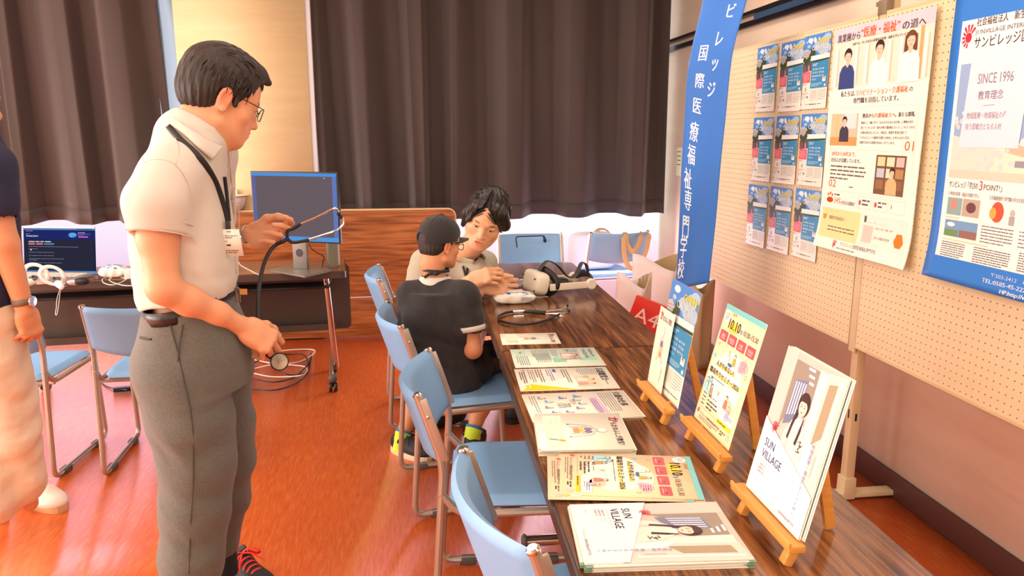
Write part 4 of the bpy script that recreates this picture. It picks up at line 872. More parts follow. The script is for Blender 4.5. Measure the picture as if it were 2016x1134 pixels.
def d_blue(s):
    w = 900; oP = s.P; s.P = lambda x, y, off=0.0: oP(x-30, 95+(y-86)*1.137, off)
    s.rect(70, 86, w-140, 620, (250, 244, 238), 1)
    burst(s, 104, 130, 26, 3); s.text('社会福祉法人　新生会', 132, 104, 22, (66, 60, 66), 0.008, fit=200); s.text('SUNVILLAGE INTERNATIONAL HEALTH', 130, 126, 16, (90, 84, 90), 0.0, fit=360); s.text('サンビレッジ国際医療福祉専門学校', 130, 158, 32, (60, 54, 60), 0.004, fit=470)
    s.rect(86, 196, w-180, 292, (150, 178, 214), 2)
    rs = random.Random(5)
    for k in range(150):
        x = rs.uniform(90, w-100); y = rs.uniform(200, 400)
        if x > 300 or y > 320: s.ell(x, y, rs.uniform(4, 12), rs.uniform(4, 9), rs.choice([(250, 236, 236), (244, 224, 226), (236, 214, 214)]), 3, 7)
    s.poly([(86, 380), (240, 400), (300, 440), (300, 488), (86, 488)], (238, 222, 208), 4); s.poly([(250, 380), (500, 430), (w-94, 420), (w-94, 488), (250, 488)], (244, 230, 206), 5)
    s.poly([(300, 392), (500, 436), (500, 452), (300, 420)], (206, 186, 160), 6); s.rect(340, 440, 60, 16, (150, 150, 160), 6); s.poly([(86, 470), (w-94, 470), (w-94, 490), (86, 490)], (226, 210, 190), 7)
    for k in range(40): s.ell(rs.uniform(90, 330), rs.uniform(330, 470), rs.uniform(5, 12), rs.uniform(5, 9), (240, 216, 214), 7, 7)
    s.poly([(130, 196), (358, 196), (344, 410), (114, 410)], (240, 228, 238), 8)
    s.text('SINCE 1996', 164, 250, 36, (130, 120, 134), -0.008, fit=134, lv=9); s.text('教育理念', 172, 288, 24, (90, 84, 92), 0.0, fit=96, lv=9); s.rect(196, 304, 44, 1.2, (110, 100, 110), 9)
    s.text('地域医療・地域福祉の最前線を', 134, 336, 18, (90, 84, 92), 0.0, fit=196, lv=9); s.text('担う即戦力となる人材を育てる', 134, 364, 18, (90, 84, 92), 0.0, fit=196, lv=9)
    s.text('サンビレッジ「学びの', 92, 516, 20, (80, 72, 76), 0.006, fit=120); s.text('3', 216, 518, 34, (206, 60, 50), 0.0); s.text('POINT!」', 236, 516, 20, (80, 72, 76), 0.0, fit=70)
    for x, t_ in ((92, '①地域の医療・福祉の現場で学ぶ'), (264, '②多職種連携で専門職の学びを実現'), (428, '③実務特性を活かした')): s.text(t_, x, 538, 12, (110, 96, 96), 0.0, fit=130)
    s.rect(94, 544, 62, 46, (140, 176, 170), 3); s.rect(160, 544, 70, 46, (190, 170, 150), 3); s.ell(122, 562, 14, 16, (226, 140, 130), 4); s.ell(196, 566, 20, 14, (110, 70, 80), 4)
    s.ell(300, 568, 24, 26, (226, 90, 60), 3, 20); s.ell(284, 572, 13, 15, (236, 170, 80), 4, 16); s.ell(356, 566, 9, 9, (190, 186, 180), 3); s.rect(346, 574, 20, 22, (170, 166, 160), 3)
    s.rect(430, 544, 110, 58, (176, 150, 130), 3); person_pic(s, 462, 548, 52, shirt=(150, 110, 86), lv=4); person_pic(s, 506, 552, 48, shirt=(100, 120, 130), lv=4)
    s.rect(94, 604, 138, 44, (120, 160, 200), 3); s.rect(94, 630, 60, 18, (110, 150, 90), 4); s.rect(160, 628, 72, 20, (150, 110, 96), 4); s.ell(120, 616, 18, 6, (240, 240, 240), 4); s.rect(92, 596, 60, 3, (236, 210, 140), 3)
    s.greek(248, 606, 120, 6, 8, 2.6, (120, 108, 108)); s.greek(390, 606, 130, 5, 9, 2.6, (120, 108, 108)); s.rect(92, 656, 190, 2.4, (236, 210, 140), 3)
    s.greek(92, 664, 100, 7, 6, 2.4, (110, 98, 98)); s.greek(230, 664, 140, 7, 6, 2.4, (110, 98, 98)); s.greek(400, 656, 150, 8, 6, 2.4, (110, 98, 98)); s.greek(600, 656, 150, 8, 6, 2.4, (110, 98, 98))
    s.P = oP; s.text('〒503-2413　岐阜県揖斐郡池田町', 286, 826, 15, (238, 244, 250), 0.006, fit=300); s.text('TEL:0585-45-2220　FAX:0585-45-', 258, 846, 17, (250, 252, 255), 0.012, fit=330); s.text('HP:http://www.', 332, 865, 16, (250, 252, 255), 0.02, fit=130)
m_bluep = M('azure_banner_print', (52, 128, 216), 0.4, spec=0.45)
p = PX(1870, 0, XP-.012)
wall_sheet('large_poster', 'large poster with wide blue border and cherry blossom photo', 2.212, 1.862, 900, 872, d_blue, m_bluep, x=XP-0.010, curl=0.022)

# ================================================================== HANGING BANNER
m_ban = M('blue_banner_cloth', (38, 112, 200), 0.6, bump=(14, 0.5), sheen=0.2)
bl = [(1392, -60), (1385, 0), (1359, 122), (1348, 233), (1339, 397), (1327, 570)]; br = [(1480, -60), (1469, 0), (1441, 116), (1427, 265), (1411, 423), (1398, 556)]
yl, yr = 3.42, 3.19
def samp(L, b):
    t = b*(len(L)-1); i = min(int(t), len(L)-2); u = t-i
    p0 = L[max(i-1, 0)]; p1 = L[i]; p2 = L[i+1]; p3 = L[min(i+2, len(L)-1)]
    return tuple(0.5*((2*p1[k])+(p2[k]-p0[k])*u+(2*p0[k]-5*p1[k]+4*p2[k]-p3[k])*u*u+(3*p1[k]-p0[k]-3*p2[k]+p3[k])*u**3) for k in (0, 1))
BW, BH = 300.0, 1500.0
Lp = [PY(u, v, yl) for u, v in bl]; Rp = [PY(u, v, yr) for u, v in br]
def bwarp(x, y):
    a = x/BW; b = min(max(y/BH, 0), 1)
    l = Vector(samp([(p.x, p.z) for p in Lp], b)).to_3d(); r = Vector(samp([(p.x, p.z) for p in Rp], b)).to_3d()
    p = Vector((l.x*(1-a)+r.x*a, yl*(1-a)+yr*a, l.y*(1-a)+r.y*a))
    nrm = Vector((-0.72, -0.66, 0)).normalized()
    w = 0.010*math.sin(a*5+b*4)+0.006*math.sin(b*19+a*2)*b
    return p+nrm*w, nrm
bt = thing('hanging_banner', 'tall blue cloth banner with white vertical lettering', 'banner', (1.28, 3.3, 0.7))
sB = Sheet(BW, BH, (0, 0, 0), (1, 0, 0), (0, 0, -1), warp=bwarp)
def vinv(px, py):
    """page position of a photograph point on the banner"""
    best = None
    for i in range(41):
        for j in range(121):
            x = BW*i/40; y = BH*j/120; q, _ = bwarp(x, y); d = q-Vector(C0); z = d.dot(Vector(_F)); u = 1008+FPX*d.dot(Vector(_Rr))/z; v = 567-FPX*d.dot(Vector(_U))/z
            e = (u-px)**2+(v-py)**2
            if best is None or e < best[0]: best = (e, x, y)
    return best[1], best[2]
for chs, pos, sz in (('国際医療福祉専門学校', [(1384, 103), (1378, 160), (1373, 206), (1367, 256), (1362, 303), (1356, 350), (1353, 397), (1350, 443), (1346, 488), (1341, 534)], 84), ('ビレッジ', [(1440, 20), (1417, 76), (1407, 122), (1401, 176)], 84)):
    for c, (u, v) in zip(chs, pos):
        x, y = vinv(u, v); s_ = sz*(1.1 if v < 60 else 1.0 if v < 280 else 0.93)
        sB.text(c, x, y+s_*0.36, s_, (244, 246, 250), 0.014, 'c', lv=3, xs=0.74)
bo = MB(); bo.grid(lambda a, b: bwarp(b*BW, a*BH)[0], 60, 14, thick=0.0012); bo.build('banner_cloth', m_ban, bt, sharp=0)
mbt = MB(); mbt.smooth = False; d_ = list(sB.layers['printed_text'].values())[0]; mbt.add(*d_); mbt.build('white_lettering', ink((244, 246, 250)), bt, sharp=0)
q0 = bwarp(0, 0)[0]; q1 = bwarp(BW, 0)[0]
bl_ = MB(); bl_.tube([q0+(q0-q1)*0.05, q1+(q1-q0)*0.05], 0.008, 8); bl_.build('top_rod', m_rail, bt)
MB().tube([q0, (q0.x, q0.y, ZC-0.01)], 0.0015, 5).build('cord', m_alu, bt); MB().tube([q1, (q1.x, q1.y, ZC-0.01)], 0.0015, 5).build('cord', m_alu, bt)
# ================================================================== THINGS ON THE DISPLAY TABLES
m_white = M('white_plastic', (240, 236, 226), 0.35); m_ivory = M('ivory_plastic', (232, 226, 204), 0.4)
m_rub = M('black_rubber', (26, 25, 26), 0.45); m_steel = M('polished_steel', (216, 210, 196), 0.15, 1.0)
m_strap = M('dark_grey_strap', (64, 66, 62), 0.7, bump=(150, 0.2))
def superbox(mb, c, d, e=0.45, n=20, rot=None):
    """rounded block (superellipsoid)"""
    Mx = Matrix.Identity(3) if rot is None else (rot if isinstance(rot, Matrix) else Euler(rot).to_matrix()); c = Vector(c)
    pw = lambda v: math.copysign(abs(v)**e, v)
    vs = []; m = n//2
    for i in range(m+1):
        p = -math.pi/2+math.pi*i/m
        for j in range(n): a = 2*math.pi*j/n; vs.append(c+Mx @ Vector((d[0]/2*pw(math.cos(p))*pw(math.cos(a)), d[1]/2*pw(math.cos(p))*pw(math.sin(a)), d[2]/2*pw(math.sin(p)))))
    mb.add(vs, [(i*n+j, i*n+(j+1) % n, (i+1)*n+(j+1) % n, (i+1)*n+j) for i in range(m) for j in range(n)]); return mb

hs = thing('virtual_reality_headset', 'ivory virtual-reality headset with dark head strap on the far table', 'headset', (0.60, 3.40, 0.70), R(14))
superbox(MB(), (-0.045, 0, 0.062), (0.078, 0.185, 0.105), 0.5, 28, (0, R(12), 0)).build('visor', m_ivory, hs, local=True, sharp=0)
for y in (-0.07, 0.07):
    for z in (0.035, 0.09): MB().sphere((-0.083+0.05*(z-0.06), y, z), 0.0045, 8).build('camera_sensor', m_rub, hs, local=True)
fi = MB(); fi.tube([(0.012+0.012*math.cos(2*a), 0.082*math.cos(a)*(1-0.05*math.sin(a)), 0.062+0.05*math.sin(a)) for a in np.linspace(0, 2*math.pi, 25)[:-1]], 0.017, 10, closed=True, flat=(1.3, 1)); fi.build('face_cushion', m_rub, hs, local=True)
for s in (-1, 1):
    MB().box((0.085, s*0.092, 0.050), (0.20, 0.010, 0.032), bev=0.0045).build('side_arm', m_ivory, hs, local=True)
    MB().lathe([(0.0, -0.012), (0.022, -0.012), (0.025, -0.008), (0.025, 0.008), (0.022, 0.012), (0.0, 0.012)], (0.195, s*0.092, 0.052), 20, (R(90), 0, 0)).build('pivot_hub', m_ivory, hs, local=True)
cr_ = MB(); cr_.tube([(0.19+0.035*math.sin(a), -0.088*math.cos(a), 0.052+0.028*math.sin(a)) for a in np.linspace(0, math.pi, 15)], 0.012, 8, flat=(0.5, 1.5)); cr_.build('rear_cradle', m_strap, hs, local=True)
ts = MB(); ts.tube(bez([(-0.03, 0, 0.115), (0.01, 0, 0.155), (0.06, 0, 0.135), (0.12, 0, 0.075), (0.16, 0, 0.08), (0.19, 0, 0.135), (0.215, 0, 0.125), (0.225, 0, 0.08)]), 0.013, 8, flat=(1.5, 0.25)); ts.build('top_strap', m_strap, hs, local=True)
ear = MB(); superbox(ear, (0.10, 0.03, 0.045), (0.06, 0.08, 0.04), 0.6, 14); ear.build('foam_pad', m_strap, hs, local=True, sharp=0)

def pillow_pack(t, L, Wd, Hh):
    """soft film pack with crimped ends, along local x"""
    def f(a, b):
        x = (a-0.5)*L; e = math.sin(math.pi*min(max((a-0.0)/1.0, 0), 1))**0.35; th = 2*math.pi*b
        pw = lambda v, p: math.copysign(abs(v)**p, v)
        return (x+0.004*math.sin(th*3)*(1-e), Wd/2*pw(math.cos(th), 0.55)*(0.62+0.38*e)+0.002*math.sin(a*20+th*2), Hh/2+Hh/2*pw(math.sin(th), 0.6)*e*(1+0.04*math.sin(a*13+th*3)))
    MB().grid(f, 30, 28).build('film_pack', M('white_film', (244, 242, 228), 0.3, bump=(40, 0.4)), t, local=True, sharp=0)
    return f
wp = thing('wet_wipe_pack', 'white wet-wipe pack with blue and pink petals before the headset', 'wipes', (0.435, 3.235, 0.70), R(3))
f_ = pillow_pack(wp, 0.185, 0.095, 0.052)
def petals(t, cols, seed, L, H, W_):
    rs = random.Random(seed); mb = MB(); mb.smooth = False; mats = []
    for k in range(30):
        c = rs.choice(cols); mt = ink(c)
        if mt not in mats: mats.append(mt)
        mb.cur = mats.index(mt); cx = rs.uniform(-L*0.4, L*0.4); b0 = rs.uniform(0.12, 0.42); r = rs.uniform(0.004, 0.010); pts = []
        for q in range(8):
            a = 2*math.pi*q/8; p = Vector(f_(min(max(cx/L+0.5+math.cos(a)*r/L, 0.03), 0.97), b0+math.sin(a)*r/0.30)); pts.append(p+Vector((0, (0.0008 if p.y > 0 else -0.0008), 0.0008)))
        mb.add(pts, [tuple(range(8))])
    mb.build('petal_print', mats, t, local=True, sharp=0)
petals(wp, [(80, 170, 220), (40, 120, 200), (236, 130, 150), (120, 200, 220)], 4, 0.185, 0.052, 0.095)
MB().box((0.0, 0.0, 0.0545), (0.075, 0.045, 0.004), bev=0.0015).build('flip_label', m_white, wp, local=True)
pr_ = MB()
for k in range(3): pr_.box((0.045, -0.0482, 0.032-0.006*k), (0.05, 0.0015, 0.0022))
pr_.build('small_print', ink((150, 160, 190)), wp, local=True)

def scope_tube(mb, px, z, r, n=10): return mb.tube(bez([PZ(u, v, z) for u, v in px]), r, n)
st = thing('stethoscope', 'black stethoscope lying coiled on the far table', 'stethoscope', PZ(1040, 622, 0.7))
k = MB(); scope_tube(k, [(1012, 613), (995, 616), (982, 623), (985, 631), (1003, 636), (1030, 638), (1060, 635), (1085, 627), (1101, 619)], 0.7075, 0.0052); k.build('rubber_tube', m_rub, st)
k = MB(); k.tube([PZ(1010, 614, .7075), PZ(1032, 613, .7075)], 0.006, 10); k.build('metal_sleeve', m_steel, st)
k = MB(); k.tube([PZ(1032, 614, .7085), PZ(1052, 614, .709), PZ(1074, 616, .709)], [0.006, 0.0085, 0.0085], 10); k.build('yoke_grip', m_rub, st)
for pp in ([(1074, 613), (1092, 611), (1108, 609), (1116, 603)], [(1074, 618), (1092, 618), (1110, 617), (1119, 613)]):
    k = MB(); k.tube(bez([PZ(u, v, .707) for u, v in pp]), 0.0032, 8); k.build('ear_tube', m_steel, st)
    k = MB(); k.sphere(PZ(pp[-1][0]+1, pp[-1][1]-1, .709), (0.006, 0.006, 0.008), 10); k.build('ear_tip', m_rub, st)
c_ = PZ(1104, 622, 0.7)
k = MB(); k.lathe([(0.0, 0), (0.018, 0), (0.019, 0.003), (0.017, 0.006), (0.007, 0.009), (0.007, 0.014), (0.012, 0.017), (0.012, 0.020), (0.0, 0.021)], c_, 20); k.build('chest_piece', m_steel, st)
cp_ = thing('plastic_case', 'clear crinkled plastic case on the table behind the clasped hands', 'case', PZ(1033, 561, 0.7))
m_clear = M('clear_crinkled_plastic', (226, 220, 226), 0.12, trans=0.7)
a_ = PZ(1010, 567, .7); b_ = PZ(1056, 566, .7); c2_ = PZ(1012, 553, .7)
rs = random.Random(9)
k = MB(); k.grid(lambda a, b: a_+(b_-a_)*a+(c2_-a_)*b+Vector((0, 0, 0.004+0.012*math.sin(math.pi*a)*math.sin(math.pi*b)+rs.uniform(0, 0.006))), 16, 10, thick=0.0015); k.smooth = False; k.build('film', m_clear, cp_, sharp=0)
k = MB(); k.box((a_+b_+Vector((0, 0.10, 0)))/2+Vector((0, 0, .004)), (0.10, 0.016, 0.005), bev=0.001); k.build('metal_strip', m_steel, cp_)
cd_ = thing('white_card', 'small white card half under the headset', 'card', PZ(1058, 580, .7))
k = MB(); q_ = PZ(1060, 582, .7); k.box(q_+Vector((0, 0, 0.0012)), (0.055, 0.09, 0.001), rot=(0, 0, R(20))); k.build('card', m_paper, cd_)

# ================================================================== ON THE LAPTOP DESK
m_silver = M('silver_aluminium', (196, 190, 186), 0.35, 0.6)
_mz = {}
def glow(c, e=1.0):
    k = (tuple(c), e)
    if k not in _mz:
        m = bpy.data.materials.new('screen_glow'); m.use_nodes = True; n = m.node_tree; n.nodes.remove(n.nodes['Principled BSDF']); em = n.nodes.new('ShaderNodeEmission'); em.inputs[0].default_value = lin(c); em.inputs[1].default_value = e; n.links.new(em.outputs[0], n.nodes['Material Output'].inputs[0]); _mz[k] = m
    return _mz[k]
def screen_build(s, parent, name='screen_image', e=1.0):
    mb = MB(); mb.smooth = False; mats = []
    for kind, d in s.layers.items():
        for c, (vs, fs) in d.items(): mats.append(glow(c, e)); mb.cur = len(mats)-1; mb.add(vs, fs)
    return mb.build(name, mats, parent, sharp=0)
hl = PZ(51, 535, .715); hr = PZ(189, 537, .715); rv = (hr-hl).normalized(); hl.z = hr.z = 0.715; rv = (hr-hl).normalized(); Wl = (hr-hl).length; fw = Vector((rv.y, -rv.x, 0))
lp = thing('laptop', 'open silver laptop with a dark blue page on its screen', 'laptop', (hl+hr)/2 - Vector((0, 0, 0.015)))
rotm = Matrix((rv, -fw, Vector((0, 0, 1)))).transposed()
k = MB(); k.box((hl+hr)/2+fw*0.125+Vector((0, 0, -0.0065)), (Wl, 0.25, 0.014), rot=rotm, bev=0.003); k.build('base', m_silver, lp)
keys = MB(); kc = MB()
for r_ in range(5):
    for c in range(14): keys.box(hl+rv*(0.03+(Wl-0.06)*(c+.5)/14)+fw*(0.025+0.022*r_)+Vector((0, 0, 0.002)), ((Wl-0.06)/14*0.82, 0.017, 0.002), rot=rotm)
ko = keys.build('keyboard', M('light_grey_keys', (208, 204, 196), 0.5), lp); ko['kind'] = 'stuff'
MB().box((hl+hr)/2+fw*0.195+Vector((0, 0, 0.001)), (0.11, 0.065, 0.001), rot=rotm).build('touchpad', M('touchpad_grey', (176, 172, 168), 0.4), lp)
tl = R(8); up = Vector((0, 0, 1))*math.cos(tl)-fw*math.sin(tl); Hs = 0.238
rot2 = Matrix((rv, -fw*math.cos(tl)-Vector((0, 0, 1))*math.sin(tl), up)).transposed()
k = MB(); k.box((hl+hr)/2+up*(Hs/2+0.004), (Wl, 0.007, Hs), rot=rot2, bev=0.002); k.build('lid', m_silver, lp)
k = MB(); k.tube([hl+rv*0.04, hr-rv*0.04], 0.006, 8); k.build('hinge', m_black, lp)
nn = (fw*math.cos(tl)+Vector((0, 0, 1))*math.sin(tl))
sc_ = Sheet(400, 224, hl+rv*(Wl-0.40)/2*1.0+up*(Hs-0.004)+nn*0.0038, rv, -up); sc_.n = nn
sc_.rect(0, 0, 400, 240, (40, 42, 72), 1); sc_.rect(0, 0, 400, 10, (110, 150, 200), 2); sc_.rect(0, 10, 400, 50, (36, 44, 110), 2); sc_.rect(0, 226, 400, 14, (90, 160, 220), 2); sc_.rect(14, 62, 372, 160, (46, 46, 66), 2)
sc_.text('Streaming Options', 16, 46, 13, (240, 244, 250), 0.02, fit=66); sc_.greek(14, 14, 80, 1, 5, 4, (210, 130, 160)); sc_.greek(14, 30, 36, 1, 5, 2, (150, 170, 220))
sc_.ell(274, 36, 24, 14, (60, 150, 240), 3); sc_.greek(258, 28, 34, 3, 7, 3, (160, 220, 250), lv=4); sc_.greek(304, 22, 80, 1, 5, 4, (220, 170, 220)); sc_.greek(304, 30, 70, 2, 5, 2, (150, 150, 220)); sc_.rect(306, 42, 54, 7, (226, 110, 190), 4)
sc_.greek(28, 70, 190, 1, 5, 5, (220, 226, 240)); sc_.rrect(26, 80, 38, 9, 3, (230, 120, 150), 3); sc_.rrect(70, 80, 38, 9, 3, (230, 120, 150), 3); sc_.rrect(114, 80, 56, 9, 3, (90, 140, 190), 3)
for y, w_ in ((98, 344), (110, 110), (128, 200), (146, 330), (162, 340), (170, 80), (184, 330)): sc_.greek(28, y, w_, 1, 5, 2.0, (150, 156, 180))
sc_.ell(40, 116, 4, 4, (240, 244, 255), 4); sc_.rrect(32, 196, 36, 10, 3, (80, 100, 120), 3); sc_.rrect(72, 196, 36, 10, 3, (80, 100, 120), 3); sc_.greek(300, 3, 90, 1, 5, 3, (30, 40, 60)); sc_.greek(190, 231, 90, 1, 5, 4, (40, 70, 110))
screen_build(sc_, lp, e=0.9)

mo = thing('computer_monitor', 'wide dark-framed monitor on a grey stand at the right end of the laptop desk', 'monitor', PZ(590, 533, .7))
A1 = PY(492, 333, 4.25); B1 = PY(664, 343, 4.05); A2 = PY(495, 470, 4.25); 
rv = (B1-A1); rv.z = 0; Wm = rv.length; rv.normalize(); fw = Vector((rv.y, -rv.x, 0)); Hm = (A1-A2).length; rm = Matrix((rv, -fw, Vector((0, 0, 1)))).transposed()
A1.z = (A1.z+B1.z)/2
cM = A1+rv*Wm/2-Vector((0, 0, Hm/2))
k = MB(); k.box(cM-fw*0.012, (Wm, 0.022, Hm), rot=rm, bev=0.003); superbox(k, cM-fw*0.035-Vector((0, 0, .03)), (Wm*0.6, 0.05, Hm*0.55), 0.4, 20, rm); k.build('housing', m_black, mo)
sc_ = Sheet(Wm*1000-14, Hm*1000-16, A1+rv*0.007-Vector((0, 0, 0.008))+fw*0.0002, rv, (0, 0, -1)); sc_.n = fw; w_, h_ = sc_.w, sc_.h
sc_.rect(0, 0, w_, h_, (112, 98, 104), 1); sc_.rect(0, 0, w_, 16, (84, 156, 240), 2); sc_.rect(0, 16, 22, h_-40, (104, 110, 164), 2); sc_.rect(w_-26, 16, 26, h_-40, (104, 130, 200), 2); sc_.rect(0, h_-24, w_, 24, (90, 160, 232), 3); sc_.ell(w_-70, 24, 3, 3, (240, 240, 255), 4)
for q in range(5): sc_.rect(w_*0.62+q*12, h_-16, 6, 7, (60, 90, 130), 4)
screen_build(sc_, mo, e=0.95)
cS = cM - fw*0.05; cS.z = 0
bl4 = [PZ(530, 534, .7), PZ(600, 547, .7), PZ(655, 534, .7)]; bl4.append(bl4[0]+bl4[2]-bl4[1])
m_stand = M('grey_metal_stand', (128, 124, 116), 0.35, 0.5)
k = MB(); k.slab(bl4, (0, 0, 1), 0.010); k.build('base_plate', m_stand, mo)
bc = (bl4[0]+bl4[2])/2
k = MB(); ctr = Vector((bc.x, bc.y+0.02, 0.71)); 
hole = Vector((ctr.x, ctr.y, 0.80)); pr4 = []
k.box((ctr.x, ctr.y, 0.86), (0.085, 0.020, 0.30), rot=rm, bev=0.003); k.build('stand_column', m_stand, mo)
k = MB(); k.lathe([(0.0, 0), (0.022, 0), (0.022, 0.0012), (0.0, 0.0012)], Vector((ctr.x, ctr.y, 0.80))+fw*0.010, 22, rm @ Matrix.Rotation(R(90), 3, 'X')); k.build('cable_hole', m_black, mo)
mc = thing('monitor_cable', 'thin dark cable hanging between monitor and desk top', 'cable', PZ(635, 528, .7))
k = MB(); k.tube(bez([PY(608, 480, 4.12), PY(616, 492, 4.2), PY(637, 505, 4.2), PY(636, 515, 4.22), PZ(634, 524, .7025)]), 0.0025, 6); k.build('cord', m_rub, mc)
bo_ = thing('bottle', 'grey-green bottle behind the right edge of the monitor', 'bottle', PZ(657, 526, .7))
k = MB(); k.lathe([(0.0, 0), (0.034, 0), (0.036, 0.005), (0.036, 0.13), (0.034, 0.165), (0.028, 0.18), (0.028, 0.195), (0.0, 0.197)], PZ(657, 524, .7), 24); k.build('body', M('grey_green_bottle', (138, 138, 116), 0.4), bo_)
k = MB(); k.lathe([(0.029, 0.183), (0.031, 0.185), (0.031, 0.21), (0.0, 0.212)], PZ(657, 524, .7), 24); k.build('cap', m_glide, bo_)
wd_ = thing('white_device', 'white rounded device with a card on it, on the partition top behind the standing man', 'device', (PY(462, 410, 5.33).x, 5.33, pz+.01))
cx_ = PY(462, 410, 5.33).x
k = MB(); k.lathe([(0.0, 0), (0.035, 0), (0.065, 0.03), (0.078, 0.075), (0.074, 0.095), (0.0, 0.10)], (cx_, 5.33, pz+0.010), 24); k.build('bowl', M('grey_white_plastic', (206, 204, 200), 0.4), wd_)
k = MB(); k.lathe([(0.0, 0.0), (0.078, 0.0), (0.092, 0.006), (0.05, 0.012), (0.0, 0.013)], (cx_, 5.33, pz+0.108), 24); k.build('rim', m_white, wd_)
k = MB(); k.box((cx_-0.02, 5.33, pz+0.135), (0.09, 0.03, 0.035), bev=0.002); k.build('card', m_paper, wd_)

def controller(label, cpx, ang, r, hp, side):
    c = PZ(cpx[0], cpx[1]+r*9, .7); c.z = 0.7
    t = thing('game_controller', label, 'controller', c, 0, 'white ring controllers before the laptop')
    C = Vector((c.x, c.y, 0.7+0.062)); tilt = Matrix.Rotation(R(ang), 3, 'X') @ Matrix.Rotation(R(90), 3, 'X')
    k = MB(); k.tube([C+tilt @ Vector((0.052*math.cos(a), 0.052*math.sin(a), 0)) for a in np.linspace(0, 2*math.pi, 33)[:-1]], 0.0065, 8, closed=True, flat=(0.6, 1.6)); k.build('tracking_ring', m_white, t)
    h0 = C+Vector((side*0.028, -0.008, -0.035)); h1 = C+Vector((side*0.088, -0.070, -0.044))
    k = MB(); k.tube([h0, (h0+h1)/2+Vector((0, 0, .002)), h1], [0.017, 0.0175, 0.013], 14); k.sphere(h1, 0.0135, 12); k.build('handle', m_white, t)
    k = MB(); k.sphere(C+Vector((side*0.026, -0.014, -0.020)), (0.022, 0.02, 0.009), 14, (R(30), 0, 0)); k.build('button_face', m_glide, t)
    k = MB(); k.sphere(C+Vector((side*0.02, -0.02, -0.010)), 0.006, 10); k.build('thumb_stick', m_rub, t)
    return t, h1
controller('left white ring controller, behind the other one before the laptop', (74, 554), 20, 1.0, None, -0.35)
t_, h1_ = controller('right white ring controller whose cord hangs over the desk edge', (106, 558), 24, 1.0, None, 0.75)
wc = thing('controller_cord', 'white looped cord hanging over the front edge of the laptop desk', 'cord', PZ(112, 560, .7))
e_ = PZ(120, 565, .703)
def DF(u, v): return PY(u, v, 4.015)
k = MB(); k.tube(bez([PZ(131, 562, .704), PZ(120, 566, .703), DF(116, 576), DF(112, 590), DF(111, 606), DF(109, 618), DF(112, 619), DF(115, 604), DF(117, 588), DF(119, 574), PZ(124, 564, .704)], 6), 0.0018, 6); k.build('cord', m_white, wc)
ms = thing('computer_mouse', 'black and silver mouse on the desk right of the controllers', 'mouse', PZ(155, 560, .7))
k = MB(); superbox(k, PZ(149, 561, .7)+Vector((0, 0, .016)), (0.075, 0.06, 0.032), 0.8, 18); k.build('silver_shell', m_silver, ms, sharp=0)
k = MB(); superbox(k, PZ(162, 561, .7)+Vector((0, 0, .018)), (0.07, 0.062, 0.036), 0.8, 18); k.build('black_shell', m_rub, ms, sharp=0)
w2 = thing('wet_wipe_pack', 'crumpled white and blue wipes pack on the laptop desk by the standing man', 'wipes', PZ(224, 546, .7), R(6))
f_ = pillow_pack(w2, 0.13, 0.08, 0.065); petals(w2, [(90, 170, 214), (60, 130, 190), (150, 200, 220)], 8, 0.13, 0.065, 0.08)
ad = thing('power_adapter', 'white power adapter on the desk beside the standing man', 'adapter', PZ(258, 552, .7))
k = MB(); k.box(PZ(262, 548, .7)+Vector((0, 0, .026)), (0.075, 0.05, 0.05), rot=(0, 0, R(12)), bev=0.006); k.build('block', m_white, ad)
for nm, lab, pts, r_, mt in (
    ('charging_cable', 'white charging cable looping on the desk beside the adapter', [(250, 548), (230, 545), (205, 548), (203, 556), (220, 561), (238, 556), (250, 549)], 0.0022, m_white),
    ('charging_cable', 'second white cable curving across the desk to the standing man', [(268, 562), (245, 562), (222, 556), (215, 550), (225, 545)], 0.0022, m_white),
    ('laptop_cable', 'thin black cables between laptop and wipes pack', [(190, 538), (198, 548), (182, 552), (178, 556), (196, 554), (206, 546), (198, 540)], 0.0018, m_rub),
    ('white_wire', 'thin white wire on the desk in front of the monitor stand', [(440, 498), (466, 512), (474, 522), (492, 532), (509, 541)], 0.002, m_white)):
    t = thing(nm, lab, 'cable', PZ(*pts[2], .7)); k = MB(); k.tube(bez([PZ(u, v, .7025) for u, v in pts]), r_, 6); k.build('cord', mt, t)
# cables on the floor under the desk
cab = [((505, 700), (560, 690), (612, 688), (618, 696), (590, 712), (545, 716), (500, 708)), ((500, 726), (540, 718), (600, 722), (596, 738), (540, 742), (500, 735)), ((495, 745), (540, 752), (580, 742), (610, 712), (612, 695)), ((498, 765), (540, 768), (580, 756), (605, 735), (612, 700)), ((500, 715), (530, 700), (570, 697), (600, 700), (606, 730), (570, 738), (540, 722))]
for i, pts in enumerate(cab):
    t = thing('floor_cable', ('white cable looping widest under the desk end', 'white cable coiled lower on the floor under the desk', 'black cable curving under the desk beside the man\'s hand', 'black cable drooping lowest under the desk', 'black cable loop round the white ones under the desk')[i], 'cable', PZ(*pts[2], 0), 0, 'tangled cables on the floor under the laptop desk')
    k = MB(); k.tube(bez([PZ(u, v, 0.005+0.012*(j % 2)) for j, (u, v) in enumerate(pts)]), 0.0042, 6); k.build('cord', m_white if i < 2 else m_rub, t)
t = thing('power_strip', 'dark power strip on the floor behind the empty desk chair', 'power strip', PZ(262, 770, 0)); k = MB(); k.box(PZ(255, 769, 0)+Vector((0, 0, .015)), (0.16, 0.04, 0.026), rot=(0, 0, R(8)), bev=0.004); k.build('body', m_rub, t)
k = MB(); k.tube(bez([PZ(250, 768, .02), PZ(210, 760, .004), PZ(185, 735, .004), PZ(180, 720, .004)]), 0.004, 6); k.build('cord', m_rub, t)
